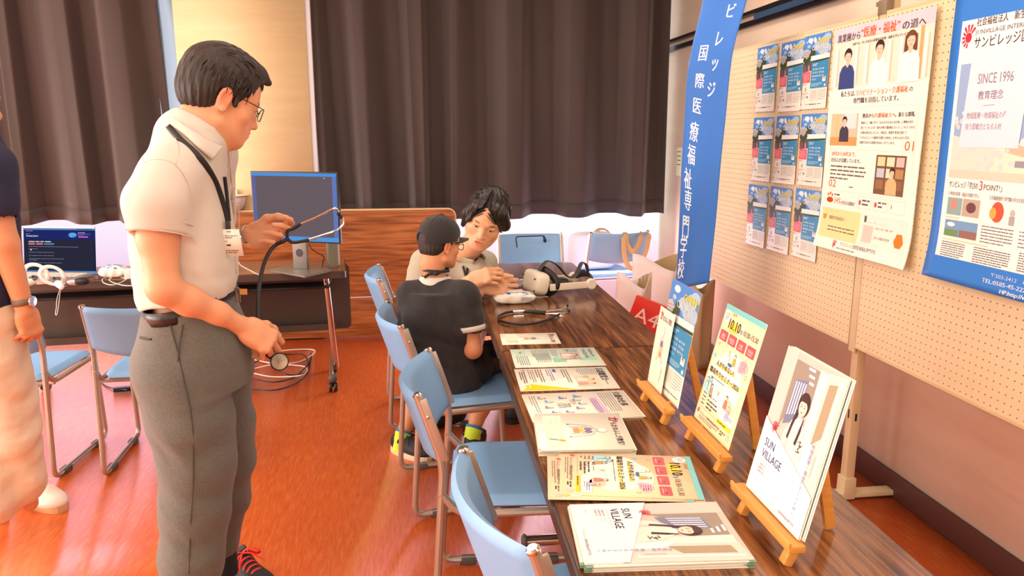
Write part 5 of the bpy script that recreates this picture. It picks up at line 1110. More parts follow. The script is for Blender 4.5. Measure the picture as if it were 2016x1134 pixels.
t = thing('headset_case', 'dark object on the desk at the left picture edge', 'case', PZ(4, 560, .7)); k = MB(); superbox(k, PZ(-14, 566, .7)+Vector((0, 0, .03)), (0.14, 0.10, 0.06), 0.7, 18); k.build('shell', m_rub, t, sharp=0)

# ================================================================== BAGS BY THE WINDOW
m_kraft = M('kraft_paper', (196, 170, 128), 0.8, bump=(12, 0.4)); m_wpaper = M('white_bag_paper', (232, 222, 218), 0.6, bump=(8, 0.5)); m_strap2 = M('tan_strap', (196, 168, 118), 0.8, bump=(120, 0.2))
def paper_bag(name, label, c, w, d, h, rz, mo_, mi, lean=0.0, cat='bag', group=None, sag=0.02):
    t = thing(name, label, cat, c, rz, group); rs = random.Random(int(abs(c[0])*1000))
    def wall(a, b):
        a = a*4; i = int(a) % 4; u = a-int(a); P = [(-w/2, -d/2), (w/2, -d/2), (w/2, d/2), (-w/2, d/2)]; p = P[i]; q = P[(i+1) % 4]
        x = p[0]+(q[0]-p[0])*u; y = p[1]+(q[1]-p[1])*u; bul = sag*math.sin(math.pi*u)*math.sin(math.pi*b)
        if i % 2 == 0: y += bul*(-1 if i == 0 else 1)
        else: x -= bul*1.6*(1 if i == 1 else -1)*b
        return (x+lean*b*h, y, b*h*(1+0.085*math.cos(a*math.pi))+0.006*math.sin(a*2.3)*b)
    k = MB(); k.grid(wall, 32, 10, thick=0.002); k.build('paper_body', mo_, t, local=True, sharp=0)
    k = MB(); k.grid(lambda a, b: tuple(q*(0.975 if i < 2 else 1.0)-(0.0 if i < 2 else 0.003) for i, q in enumerate(wall(a, 0.1+0.9*b))), 32, 8); k.build('inner_lining', mi, t, local=True, sharp=0)
    k = MB(); k.box((0, 0, 0.003), (w*0.98, d*0.98, 0.004)); k.build('bottom', mo_, t, local=True)
    return t
paper_bag('paper_bag', 'tall white paper bag open at the top, next to the red package', (PY(1250, 620, 4.35).x, 4.42, 0), 0.18, 0.13, 0.56, R(-38), m_wpaper, m_kraft, 0.02)
paper_bag('paper_bag', 'large whitish paper bag behind the red package, below the tote', (PY(1297, 560, 4.66).x, 4.68, 0), 0.28, 0.15, 0.62, R(-28), m_wpaper, m_kraft, -0.03)
paper_bag('paper_bag', 'tan paper bag standing behind the foot of the blue banner', (PY(1402, 580, 4.40).x-0.11, 4.34, 0), 0.14, 0.10, 0.53, R(-65), m_kraft, m_kraft, 0.02)
t = thing('paper_package', 'red wrapped package of printing paper marked A4', 'package', (PY(1275, 600, 4.15).x, 4.15, 0))
qa = PY(1254, 582, 4.15); qb = PY(1300, 600, 4.08); qc = PY(1238, 626, 4.15)
rv = (qb-qa); rvn = rv.normalized(); dvn = (qc-qa); dvn = (dvn - rvn*dvn.dot(rvn)).normalized(); nn = rvn.cross(dvn).normalized()
if nn.y > 0: nn = -nn
m_red = M('red_wrap', (228, 46, 30), 0.4)
k = MB(); cc = qa+rvn*0.10+dvn*0.15-nn*0.035
k.box(cc, (0.21, 0.30, 0.06), rot=Matrix((rvn, dvn, nn)).transposed(), bev=0.004); k.build('wrapper', m_red, t)
sA = Sheet(210, 300, qa-rvn*0.005+nn*-0.004+nn*0.0, rvn, dvn); sA.n = nn
sA.text('A4', 26, 140, 120, (250, 226, 214), 0.0, fit=150, lv=2); sA.rect(0, 176, 210, 3, (250, 220, 210), 2)
k = MB(); k.smooth = False
for kind, d in sA.layers.items():
    for c, (vs, fs) in d.items(): k.add([Vector(v)+nn*0.001 for v in vs], fs)
k.build('printed_text', ink((250, 226, 214)), t, sharp=0)
k = MB(); k.box((cc.x+0.02, cc.y+0.08, max(cc.z-0.17, 0.1)/2), (0.26, 0.22, max(cc.z-0.17, 0.1)), bev=0.004)
tb = thing('cardboard_box', 'low brown cardboard box under the red paper package', 'box', (cc.x+.02, cc.y+.08, 0)); k.build('carton', m_kraft, tb)
# tote bag on the window chair, strap over the backrest
t = thing('tote_bag', 'white tote bag on the window chair, tan handles over the backrest', 'bag', (1.31, 5.38, 0.452), R(8))
k = MB(); superbox(k, (0, 0.02, 0.135), (0.34, 0.16, 0.27), 0.35, 24); k.build('body', m_wpaper, t, local=True, sharp=0)
k = MB(); k.tube(bez([(0.02, 0.02, 0.25), (0.06, 0.05, 0.285), (0.12, 0.05, 0.28), (0.16, 0.02, 0.23)]), 0.012, 8, flat=(1.6, 0.4)); k.build('rim_strap', m_kraft, t, local=True)
yb_ = 5.02
k = MB(); k.tube(bez([PY(1230, 458, 5.10), PY(1232, 462, yb_), PY(1234, 480, yb_), PY(1246, 496, yb_), PY(1256, 484, yb_), PY(1262, 466, yb_), PY(1264, 458, 5.10)]), 0.012, 8, flat=(1.4, 0.25)); k.build('short_handle', m_strap2, t)
k = MB(); k.tube(bez([PY(1228, 460, 5.10), PY(1228, 466, yb_), PY(1229, 500, yb_), PY(1236, 522, yb_), PY(1248, 530, yb_), PY(1262, 518, yb_), PY(1273, 492, yb_), PY(1278, 466, yb_), PY(1278, 460, 5.10)]), 0.012, 8, flat=(1.4, 0.25)); k.build('long_handle', m_strap2, t)
# black strap loop on the chair behind the table end
t = thing('bag_strap', 'black shoulder-strap loop over the chair back at the far table end', 'strap', PY(1045, 470, 5.0))
k = MB(); k.tube(fillet([PY(1018, 487, 4.98), PY(1015, 466, 4.98), PY(1040, 465, 4.99), PY(1070, 464, 4.98), PY(1073, 472, 5.08), PY(1068, 500, 5.12)], 0.02), 0.008, 8, flat=(1.4, 0.5)); k.build('strap', m_rub, t)
t = thing('black_bag', 'black bag on the floor under the capped person\'s chair', 'bag', PZ(905, 838, 0))
k = MB(); superbox(k, (0.12, 3.60, 0.08), (0.24, 0.16, 0.16), 0.6, 22, (0, 0, R(20))); k.build('body', M('black_nylon', (34, 33, 35), 0.35, bump=(14, 0.8)), t, sharp=0)
k = MB(); k.tube(bez([(0.03, 3.54, 0.13), (0.05, 3.52, 0.22), (0.15, 3.54, 0.22), (0.19, 3.56, 0.14)]), 0.007, 6, flat=(1.5, 0.6)); k.build('handle', m_rub, t)
# ================================================================== SCULPTING (signed distance field -> one continuous mesh)
import openvdb as vdb
def A3(p): return np.array([p[0], p[1], p[2]], dtype=np.float32)
class Sdf:
    def __init__(s): s.p = []
    def add(s, fn, c, r, k=0.01, op=1): s.p.append((fn, A3(c), float(r), k, op)); return s
    def cone(s, a, b, ra, rb, k=0.01, op=1, flat=None, fs=1.0, cap=False):
        """tapered limb a->b; flat = direction along which it is squashed by fs; cap = cut flat at b"""
        a = A3(a); b = A3(b); ab = b-a; L2 = float(ab@ab)+1e-12; n = None if flat is None else A3(Vector(flat).normalized())
        axn = ab/np.sqrt(L2)
        def f(P):
            w = P-a; t = np.clip((w@ab)/L2, 0, 1); w = w-t[:, None]*ab
            if n is not None:
                h = w@n; d2 = (w*w).sum(1)-h*h+(h/fs)**2; d = (np.sqrt(np.maximum(d2, 1e-12))-(ra+(rb-ra)*t))*min(1, 0.5+fs/2)
            else: d = np.sqrt((w*w).sum(1))-(ra+(rb-ra)*t)
            if cap: d = np.maximum(d, (P-b)@axn)
            return d
        return s.add(f, (a+b)/2, np.sqrt(L2)/2+max(ra, rb)*1.02, k, op)
    def chain(s, pts, rs, k=0.01, op=1, **kw):
        for i in range(len(pts)-1): s.cone(pts[i], pts[i+1], rs[i], rs[i+1], k, op, **kw)
        return s
    def ell(s, c, r, Rm=None, k=0.01, op=1):
        c = A3(c); r = np.array(r, dtype=np.float32); Mx = np.eye(3, dtype=np.float32) if Rm is None else np.array(Rm, dtype=np.float32)
        def f(P):
            q = (P-c)@Mx; k0 = np.sqrt(((q/r)**2).sum(1)); k1 = np.sqrt(((q/(r*r))**2).sum(1))+1e-9; return np.where(k0 > 1e-4, k0*(k0-1)/k1, -float(min(r)))
        return s.add(f, c, max(r), k, op)
    def box(s, c, h, rnd, Rm=None, k=0.01, op=1):
        c = A3(c); h = np.array(h, dtype=np.float32)-rnd; Mx = np.eye(3, dtype=np.float32) if Rm is None else np.array(Rm, dtype=np.float32)
        def f(P):
            q = np.abs((P-c)@Mx)-h; return np.sqrt((np.maximum(q, 0)**2).sum(1))+np.minimum(q.max(1), 0)-rnd
        return s.add(f, c, float(np.sqrt(((h+rnd)**2).sum())), k, op)
    def stack(s, rows, k=0.01, op=1, p=2.3):
        """body of stacked oval sections: rows of (centre, rx, ry, heading) from bottom to top"""
        rows = sorted(rows, key=lambda r: r[0][2]); zs = np.array([r[0][2] for r in rows]); cx = np.array([r[0][0] for r in rows]); cy = np.array([r[0][1] for r in rows])
        rx = np.array([r[1] for r in rows]); ry = np.array([r[2] for r in rows]); th = np.array([r[3] for r in rows])
        def f(P):
            z = np.clip(P[:, 2], zs[0], zs[-1]); X = np.interp(z, zs, cx); Y = np.interp(z, zs, cy); a = np.interp(z, zs, rx); b = np.interp(z, zs, ry); t = np.interp(z, zs, th)
            dx = P[:, 0]-X; dy = P[:, 1]-Y; c, sn = np.cos(t), np.sin(t); u = np.abs(c*dx+sn*dy)/a; v = np.abs(-sn*dx+c*dy)/b
            k0 = (u**p+v**p+1e-9)**(1/p); d = (k0-1)*np.minimum(a, b); dz = np.abs(P[:, 2]-z)
            return np.where(dz > 0, np.sqrt(np.maximum(d, 0)**2+dz*dz)+np.minimum(d, 0)*0, d)
        c = np.array([cx.mean(), cy.mean(), (zs[0]+zs[-1])/2]); r = np.sqrt(((zs[-1]-zs[0])/2)**2+max(max(rx), max(ry))**2+((cx.max()-cx.min())/2)**2+((cy.max()-cy.min())/2)**2)
        return s.add(f, c, r, k, op)
    def half(s, p, n, c, r, k=0.002):
        """cut away everything on the +n side of the plane, within reach r of c"""
        p = A3(p); n = A3(Vector(n).normalized())
        return s.add(lambda P: -((P-p)@n), c, r, k, -1)
    def eval(s, P, prims):
        d = np.full(len(P), 1.0, dtype=np.float32)
        for fn, c, r, k, op in prims:
            e = fn(P)
            if op > 0:
                h = np.maximum(k-np.abs(d-e), 0)/k if k > 0 else 0; d = np.minimum(d, e)-h*h*k*0.25
            else:
                e = -e; h = np.maximum(k-np.abs(d-e), 0)/k if k > 0 else 0; d = np.maximum(d, e)+h*h*k*0.25
        return d
    def mesh(s, vs=0.004, disp=None, margin=0.02):
        cs = np.array([p[1] for p in s.p if p[4] > 0]); rs = np.array([p[2] for p in s.p if p[4] > 0]); B = 16
        lo = np.floor(((cs-rs[:, None]).min(0)-margin)/(vs*B)).astype(int); hi = np.ceil(((cs+rs[:, None]).max(0)+margin)/(vs*B)).astype(int)
        g = np.stack(np.meshgrid(*[np.arange(lo[i], hi[i]+1) for i in range(3)], indexing='ij'), -1).reshape(-1, 3)
        ctr = ((g+0.5)*B*vs).astype(np.float32); hd = B*vs*0.87
        allr = np.array([p[2] for p in s.p]); allc = np.array([p[1] for p in s.p]); kk = np.array([p[3] for p in s.p])
        d = np.concatenate([s.eval(ctr[i:i+20000], s.p) for i in range(0, len(ctr), 20000)])
        keep = np.abs(d) < hd*1.5+margin; g = g[keep]; ctr = ctr[keep]
        grid = vdb.FloatGrid(float(vs*4)); grid.gridClass = vdb.GridClass.LEVEL_SET if hasattr(vdb, 'GridClass') else 'level set'
        off = (np.stack(np.meshgrid(*[np.arange(B)]*3, indexing='ij'), -1).reshape(-1, 3)*vs).astype(np.float32)
        for q in range(len(g)):
            dist = np.sqrt(((allc-ctr[q])**2).sum(1)); m = dist < allr+hd+kk+margin
            pr = [p for p, ok in zip(s.p, m) if ok]
            if not any(p[4] > 0 for p in pr): continue
            P = off+(g[q]*B*vs).astype(np.float32); v = s.eval(P, pr)
            if disp is not None: v = v-disp(P)
            v = np.clip(v, -vs*4, vs*4).reshape(B, B, B); grid.copyFromArray(v.astype(np.float32), ijk=tuple(int(x) for x in g[q]*B))
        grid.signedFloodFill() if hasattr(grid, 'signedFloodFill') else None
        pts, tris, quads = grid.convertToPolygons(isovalue=0.0, adaptivity=0.0)
        pts = np.asarray(pts)*vs; faces = [tuple(int(x) for x in q[::-1]) for q in quads]+[tuple(int(x) for x in t[::-1]) for t in tris]
        return pts, faces
def sdf_build(s, name, mat, parent, vs=0.004, disp=None, smooth=2, color=None, margin=0.02, keep=None):
    pts, faces = s.mesh(vs, disp, margin)
    me = bpy.data.meshes.new(name); me.from_pydata(pts.tolist(), [], faces); me.update()
    if smooth:
        bm = bmesh.new(); bm.from_mesh(me)
        for _ in range(smooth): bmesh.ops.smooth_vert(bm, verts=bm.verts, factor=0.5, use_axis_x=True, use_axis_y=True, use_axis_z=True)
        bm.to_mesh(me); bm.free()
    me.shade_smooth() if hasattr(me, 'shade_smooth') else me.polygons.foreach_set('use_smooth', [True]*len(me.polygons))
    for m in (mat if isinstance(mat, (list, tuple)) else [mat]): me.materials.append(m)
    if color is not None:
        co = np.empty(len(me.vertices)*3, dtype=np.float32); me.vertices.foreach_get('co', co); co = co.reshape(-1, 3)
        col = color(co); at = me.color_attributes.new('tint', 'FLOAT_COLOR', 'POINT'); at.data.foreach_set('color', np.concatenate([col, np.ones((len(co), 1))], 1).astype(np.float32).ravel())
    return link(name, me, parent)
def skin_mat(name, rough=0.5):
    m = bpy.data.materials.new(name); m.use_nodes = True; nt = m.node_tree; N = nt.nodes; b = N['Principled BSDF']
    a = N.new('ShaderNodeAttribute'); a.attribute_name = 'tint'; nt.links.new(a.outputs['Color'], b.inputs['Base Color'])
    b.inputs['Roughness'].default_value = rough; b.inputs['Subsurface Weight'].default_value = 0.12; b.inputs['Subsurface Radius'].default_value = (0.012, 0.005, 0.003); b.inputs['Subsurface Scale'].default_value = 0.6
    tc = N.new('ShaderNodeTexCoord'); n2 = N.new('ShaderNodeTexNoise'); n2.inputs['Scale'].default_value = 260; nt.links.new(tc.outputs['Object'], n2.inputs[0])
    bp = N.new('ShaderNodeBump'); bp.inputs['Strength'].default_value = 0.08; bp.inputs['Distance'].default_value = 0.002; nt.links.new(n2.outputs['Fac'], bp.inputs['Height']); nt.links.new(bp.outputs[0], b.inputs['Normal'])
    return m
def lin3(c): return np.array(lin(c)[:3])
m_skin = skin_mat('skin')

def frame(origin, fwd, up):
    """4x4: local y = fwd, z = up, x = right"""
    y = Vector(fwd).normalized(); x = y.cross(Vector(up)).normalized(); z = x.cross(y)
    m = Matrix((x, y, z)).transposed().to_4x4(); m.translation = Vector(origin); return m
class Head:
    """head sculpted in its own frame: x right, y face forward, z up; origin between the ears"""
    def __init__(s, M4, sc=1.0, young=False): s.M = M4 @ Matrix.Scale(sc, 4); s.sc = sc; s.R3 = np.array(M4.to_3x3()); s.young = young
    def w(s, x, y, z): return s.M @ Vector((x, y, z))
    def E(s, S, c, r, k=0.012, op=1, rot=None):
        Rm = s.R3 if rot is None else s.R3 @ np.array(Euler(rot).to_matrix()); S.ell(s.w(*c), [q*s.sc for q in r], Rm, k*s.sc, op)
    def K(s, S, a, b, ra, rb, k=0.012, op=1, **kw): S.cone(s.w(*a), s.w(*b), ra*s.sc, rb*s.sc, k*s.sc, op, **kw)
    def sculpt(s, S, smile=0.0, mouth_open=0.0):
        E, K = s.E, s.K
        E(S, (0, -0.012, 0.040), (0.076, 0.094, 0.082), 0.02)
        E(S, (0, 0.030, 0.030), (0.066, 0.060, 0.062), 0.03)
        E(S, (0, 0.034, -0.030), (0.060, 0.055, 0.066), 0.03)
        E(S, (0, 0.030, -0.070), (0.050, 0.054, 0.042), 0.03)
        E(S, (0, 0.068, -0.096), (0.020, 0.020, 0.018), 0.022)
        for q in (-1, 1):
            E(S, (q*0.043, 0.056, -0.026), (0.023, 0.020, 0.020), 0.022)
            K(S, (q*0.056, 0.0, -0.070), (q*0.018, 0.066, -0.097), 0.016, 0.014, 0.03)
            K(S, (q*0.012, 0.087, 0.018), (q*0.044, 0.070, 0.020), 0.008, 0.008, 0.016)
        # nose
        K(S, (0, 0.085, 0.008), (0, 0.103, -0.034), 0.0075, 0.0105, 0.014); 
        E(S, (0, 0.105, -0.037), (0.0105, 0.010, 0.009), 0.008)
        for q in (-1, 1): E(S, (q*0.0125, 0.094, -0.041), (0.0075, 0.010, 0.007), 0.007); 
        # sockets and lids
        for q in (-1, 1):
            E(S, (q*0.031, 0.096, 0.001), (0.017, 0.013, 0.010), 0.012, -1)
            E(S, (q*0.031, 0.0765, 0.000), (0.0145, 0.0125, 0.0105), 0.004)
            K(S, (q*0.018, 0.0885, 0.005), (q*0.044, 0.083, 0.004), 0.0028, 0.0026, 0.005)
            E(S, (q*0.006, 0.102, -0.045), (0.003, 0.004, 0.002), 0.002, -1)
        # mouth
        E(S, (0, 0.078, -0.066), (0.028, 0.020, 0.022), 0.015)
        E(S, (0, 0.0955, -0.0610), (0.0215, 0.006, 0.0042), 0.005)
        E(S, (0, 0.0940, -0.0715), (0.0185, 0.0068, 0.0050), 0.005)
        E(S, (0, 0.101, -0.0658), (0.022+smile*0.004, 0.008, 0.0012+mouth_open*0.0035), 0.002, -1)
        for q in (-1, 1):
            E(S, (q*(0.026+smile*0.003), 0.093, -0.064+smile*0.004), (0.003, 0.006, 0.004), 0.005, -1)
            K(S, (q*0.020, 0.104, -0.040), (q*0.034, 0.088, -0.062), 0.0022, 0.0015, 0.008, -1) if smile else None
        # ears
        for q in (-1, 1):
            E(S, (q*0.079, -0.010, -0.006), (0.008, 0.019, 0.032), 0.006, 1, (0, q*0.25, 0))
            E(S, (q*0.088, -0.008, -0.002), (0.007, 0.011, 0.019), 0.004, -1, (0, q*0.25, 0))
            E(S, (q*0.079, -0.004, -0.034), (0.006, 0.009, 0.009), 0.006)
        return S
    def tint(s, base=(222, 158, 118), shade=(206, 122, 80), brow=(50, 36, 30), lip=(206, 110, 92), brows=True):
        """natural skin colours: lips, brows, flush of ears and cheeks"""
        Mi = np.array(s.M.inverted()); b = lin3(base); 
        def f(co, col):
            L = co @ Mi[:3, :3].T + Mi[:3, 3]
            near = (np.abs(L) < 0.16).all(1)
            def mask(c, r, soft=0.35):
                d = np.sqrt((((L-np.array(c))/np.array(r))**2).sum(1)); return np.clip((1-d)/soft, 0, 1)*near
            def mix(m, c): col[:] = col*(1-m[:, None])+lin3(c)*m[:, None]
            for q in (-1, 1):
                mix(mask((q*0.082, -0.008, -0.004), (0.016, 0.028, 0.04), 0.6)*0.35, (226, 110, 76))
                mix(mask((q*0.042, 0.07, -0.03), (0.024, 0.03, 0.022), 0.9)*0.12, (230, 124, 88))
                if brows: mix(mask((q*0.031, 0.085, 0.0215), (0.018, 0.02, 0.0042))*0.85, brow); 
            mix(mask((0, 0.097, -0.0665), (0.0225, 0.02, 0.0098), 0.3)*0.8, lip)
            mix(mask((0, 0.102, -0.0658), (0.018, 0.02, 0.0016), 0.6)*0.7, (110, 46, 40))
            return col
        return f
    def face_parts(s, parent, open_=0.6, iris=(40, 26, 20)):
        """eyes as their own small parts"""
        for q in (-1, 1):
            c = s.w(q*0.031, 0.0795, -0.001); rt = s.M.to_3x3().normalized()
            k = MB(); k.sphere(c, (0.0125*s.sc, 0.0115*s.sc, 0.0042*open_*s.sc+0.0008), 14, rt); k.build('eye', M('eye_white', (236, 226, 214), 0.2), parent, sharp=0)
            k = MB(); k.sphere(s.w(q*0.031, 0.0895, -0.001), (0.0052*s.sc, 0.0022*s.sc, 0.0034*open_*s.sc+0.0006), 12, rt); k.build('iris', M('dark_iris', iris, 0.15), parent, sharp=0)
            k = MB(); k.tube([s.w(q*x, 0.0905-0.0045*((x-0.031)/0.014)**2*1.2, 0.0022*open_+0.001-0.002*((x-0.031)/0.014)**2) for x in np.linspace(0.018, 0.045, 7)], 0.0011*s.sc, 5); k.build('lash_line', M('dark_lash', (30, 20, 18), 0.6), parent)

def hair_mat(name, c, c2):
    m = M(name, c, 0.6, var=(90, c2, 0.35), bump=(140, 0.6), stretch=(1, 1, 0.25), spec=0.45); return m
def hair_tufts(head, mb, n, region, length, flow, seed, w=0.0035, lift=0.15):
    """locks of hair following the scalp: region(x,y,z)->bool on the unit scalp, flow(local point)->direction"""
    rs = random.Random(seed); got = 0; tries = 0
    while got < n and tries < n*40:
        tries += 1
        u = rs.uniform(-1, 1); a = rs.uniform(0, 2*math.pi); r = math.sqrt(1-u*u); d = Vector((r*math.cos(a), r*math.sin(a), u))
        p = Vector((d.x*0.083, -0.012+d.y*0.100, 0.040+d.z*0.092))
        if not region(p, rs): continue
        got += 1; nrm = Vector((d.x/0.083, d.y/0.1, d.z/0.092)).normalized(); fl = flow(p); fl = Vector(fl)+Vector((rs.gauss(0, .22), rs.gauss(0, .22), rs.gauss(0, .15))); fl = (fl-nrm*fl.dot(nrm)); fl = fl.normalized() if fl.length > 1e-4 else nrm.orthogonal()
        L = length(p)*rs.uniform(0.6, 1.25); pts = []; lf = lift*rs.uniform(0.2, 1.6)
        q = p.copy()
        for t in range(6):
            pts.append(q+nrm*(0.002+L*lf*math.sin(t/5*math.pi*0.8)*0.7)); q = q+fl*L/5
            # stay on the scalp while moving along it
            e = Vector((q.x/0.083, (q.y+0.012)/0.100, (q.z-0.040)/0.092)); l = e.length
            if l < 1.0 or q.z > 0.0: q = Vector((e.x/l*0.083, -0.012+e.y/l*0.100, 0.040+e.z/l*0.092))
            nrm = Vector((e.x/0.083, e.y/0.1, e.z/0.092)).normalized(); fl = fl-nrm*fl.dot(nrm); fl = fl.normalized() if fl.length > 1e-4 else fl
            fl = (fl+Vector((0, 0, -0.08))).normalized()
        ww = w*rs.uniform(0.6, 1.4)
        mb.tube([head.M @ x for x in pts], [ww*0.5*head.sc, ww*head.sc, ww*0.95*head.sc, ww*0.75*head.sc, ww*0.45*head.sc, ww*0.06*head.sc], 4, cap=False, flat=(1.5, 0.6))

def hand_sculpt(S, M4, sc, side, curls, spread=(0.16, 0.05, -0.06, -0.18), thumb=((0.75, 0.55, -0.35), (0.35, 0.8, -0.45), (0.1, 0.9, -0.4)), k=0.006):
    """hand in frame M4 (origin wrist, y towards the fingers, z back of hand); side=+1 thumb on +x.
    curls: per finger (index..little) three joint angles in degrees"""
    R3 = M4.to_3x3(); Rn = np.array(R3); W = lambda x, y, z: M4 @ Vector((x*side*sc, y*sc, z*sc))
    S.box(W(0.002, 0.048, 0), (0.037*sc, 0.046*sc, 0.013*sc), 0.011*sc, Rn, 0.012*sc)
    S.ell(W(0.028, 0.030, -0.008), (0.017*sc, 0.032*sc, 0.015*sc), Rn, 0.012*sc); S.ell(W(-0.024, 0.038, -0.008), (0.014*sc, 0.036*sc, 0.012*sc), Rn, 0.012*sc)
    S.cone(W(0, -0.01, 0), W(0, 0.03, 0), 0.026*sc, 0.030*sc, 0.014*sc, flat=R3 @ Vector((0, 0, 1)), fs=0.62)
    bx = (0.031, 0.0105, -0.0105, -0.030); by = (0.090, 0.095, 0.091, 0.082); Ls = ((0.044, 0.026, 0.021), (0.048, 0.030, 0.022), (0.045, 0.028, 0.021), (0.036, 0.021, 0.019)); rr = (0.0096, 0.0098, 0.0092, 0.0082)
    tips = []
    for i in range(4):
        p = Vector((bx[i], by[i]-0.012, 0.002)); a = 0.0; sp = spread[i]
        pts = [Vector((bx[i]*0.9, by[i]-0.034, 0.001)), p]
        for j in range(3):
            a += R(curls[i][j]); d = Vector((math.sin(sp)*math.cos(a), math.cos(sp)*math.cos(a), -math.sin(a))); p = p+d*(Ls[i][j]+(0.012 if j == 0 else 0)); pts.append(p)
        q = [W(*x) for x in pts]; r = rr[i]*sc
        S.chain(q, [r*1.05, r*1.1, r*0.97, r*0.88, r*0.76], k*0.45*sc)
        S.ell(q[1]+(R3 @ Vector((0, 0, 1)))*0.002*sc, (r*1.1, r*1.2, r*0.9), Rn, 0.005*sc)
        tips.append((q[-1], (q[-1]-q[-2]).normalized(), r*0.76))
    p = Vector((0.024, 0.020, -0.006)); pts = [p]
    for d, L in zip(thumb, (0.042, 0.033, 0.026)): p = p+Vector(d).normalized()*L; pts.append(p)
    q = [W(*x) for x in pts]; S.chain(q, [0.0145*sc, 0.0125*sc, 0.0110*sc, 0.0088*sc], 0.008*sc)
    tips.append((q[-1], (q[-1]-q[-2]).normalized(), 0.0088*sc))
    return tips
def nails(tips, R3, parent, sc=1.0, skip=()):
    for i, (p, d, r) in enumerate(tips):
        if i in skip: continue
        up = (R3 @ Vector((0, 0, 1))); up = (up-d*up.dot(d)); up = up.normalized() if up.length > 1e-4 else d.orthogonal().normalized()
        m = Matrix((d.cross(up), d, up)).transposed()
        k = MB(); k.sphere(p+up*r*0.80+d*r*0.1, (r*0.62, r*0.78, r*0.22), 10, m); k.build('fingernail', M('fingernail_pink', (240, 190, 166), 0.3), parent, sharp=0)
def fold_noise(scale, amp, dirv=(0, 0, 1), seed=0):
    """soft cloth folds: sum of warped waves"""
    rs = np.random.default_rng(seed); Wv = []
    for i in range(7):
        d = rs.normal(size=3)+np.array(dirv)*1.6; d /= np.linalg.norm(d); Wv.append((d*scale*rs.uniform(0.7, 2.0), rs.uniform(0, 6.28), rs.uniform(0.4, 1.0), rs.normal(size=3)*scale*0.5))
    def f(P):
        o = 0
        for d, ph, w, d2 in Wv: t = np.sin(P@d.astype(np.float32)+ph+1.3*np.sin(P@d2.astype(np.float32)+ph*2)); o = o+w*(t*np.abs(t))
        return (o*amp/3).astype(np.float32)
    return f
# ================================================================== PEOPLE
UPZ = Vector((0, 0, 1))
def view_axes(u, v, d):
    p = PD(u, v, d); a = Vector((p.x, p.y, 0)).normalized(); return Vector((a.y, -a.x, 0)), a     # image-right, away
def hit(S, u, v, d0, d1, disp=None, out=0.0):
    """where the ray through a photograph point meets a sculpted surface"""
    r = ray(u, v); r = r/math.hypot(r[0], r[1]); ts = np.linspace(d0, d1, 260); P = (C0+ts[:, None]*r).astype(np.float32); d = S.eval(P, S.p)
    if disp is not None: d = d-disp(P)
    i = np.argmax(d < out); t = ts[i] if (d < out).any() else (d0+d1)/2
    return Vector(C0+r*t)
def rowsfrom(rows, d0, th=0.0, sc=1.0, grow=0.0):
    out = []
    for v, ul, ur, ry in rows:
        a = PD(ul, v, d0); b = PD(ur, v, d0); c = (a+b)/2; app = (b-a).length/2
        az = math.atan2(c.x, c.y)+0.0; ang = th+az                        # angle between section long axis and image plane
        rx = math.sqrt(max(app**2-(ry*math.sin(ang))**2, 0.02**2))/abs(math.cos(ang))
        out.append((c, rx+grow, ry+grow, th))
    return out
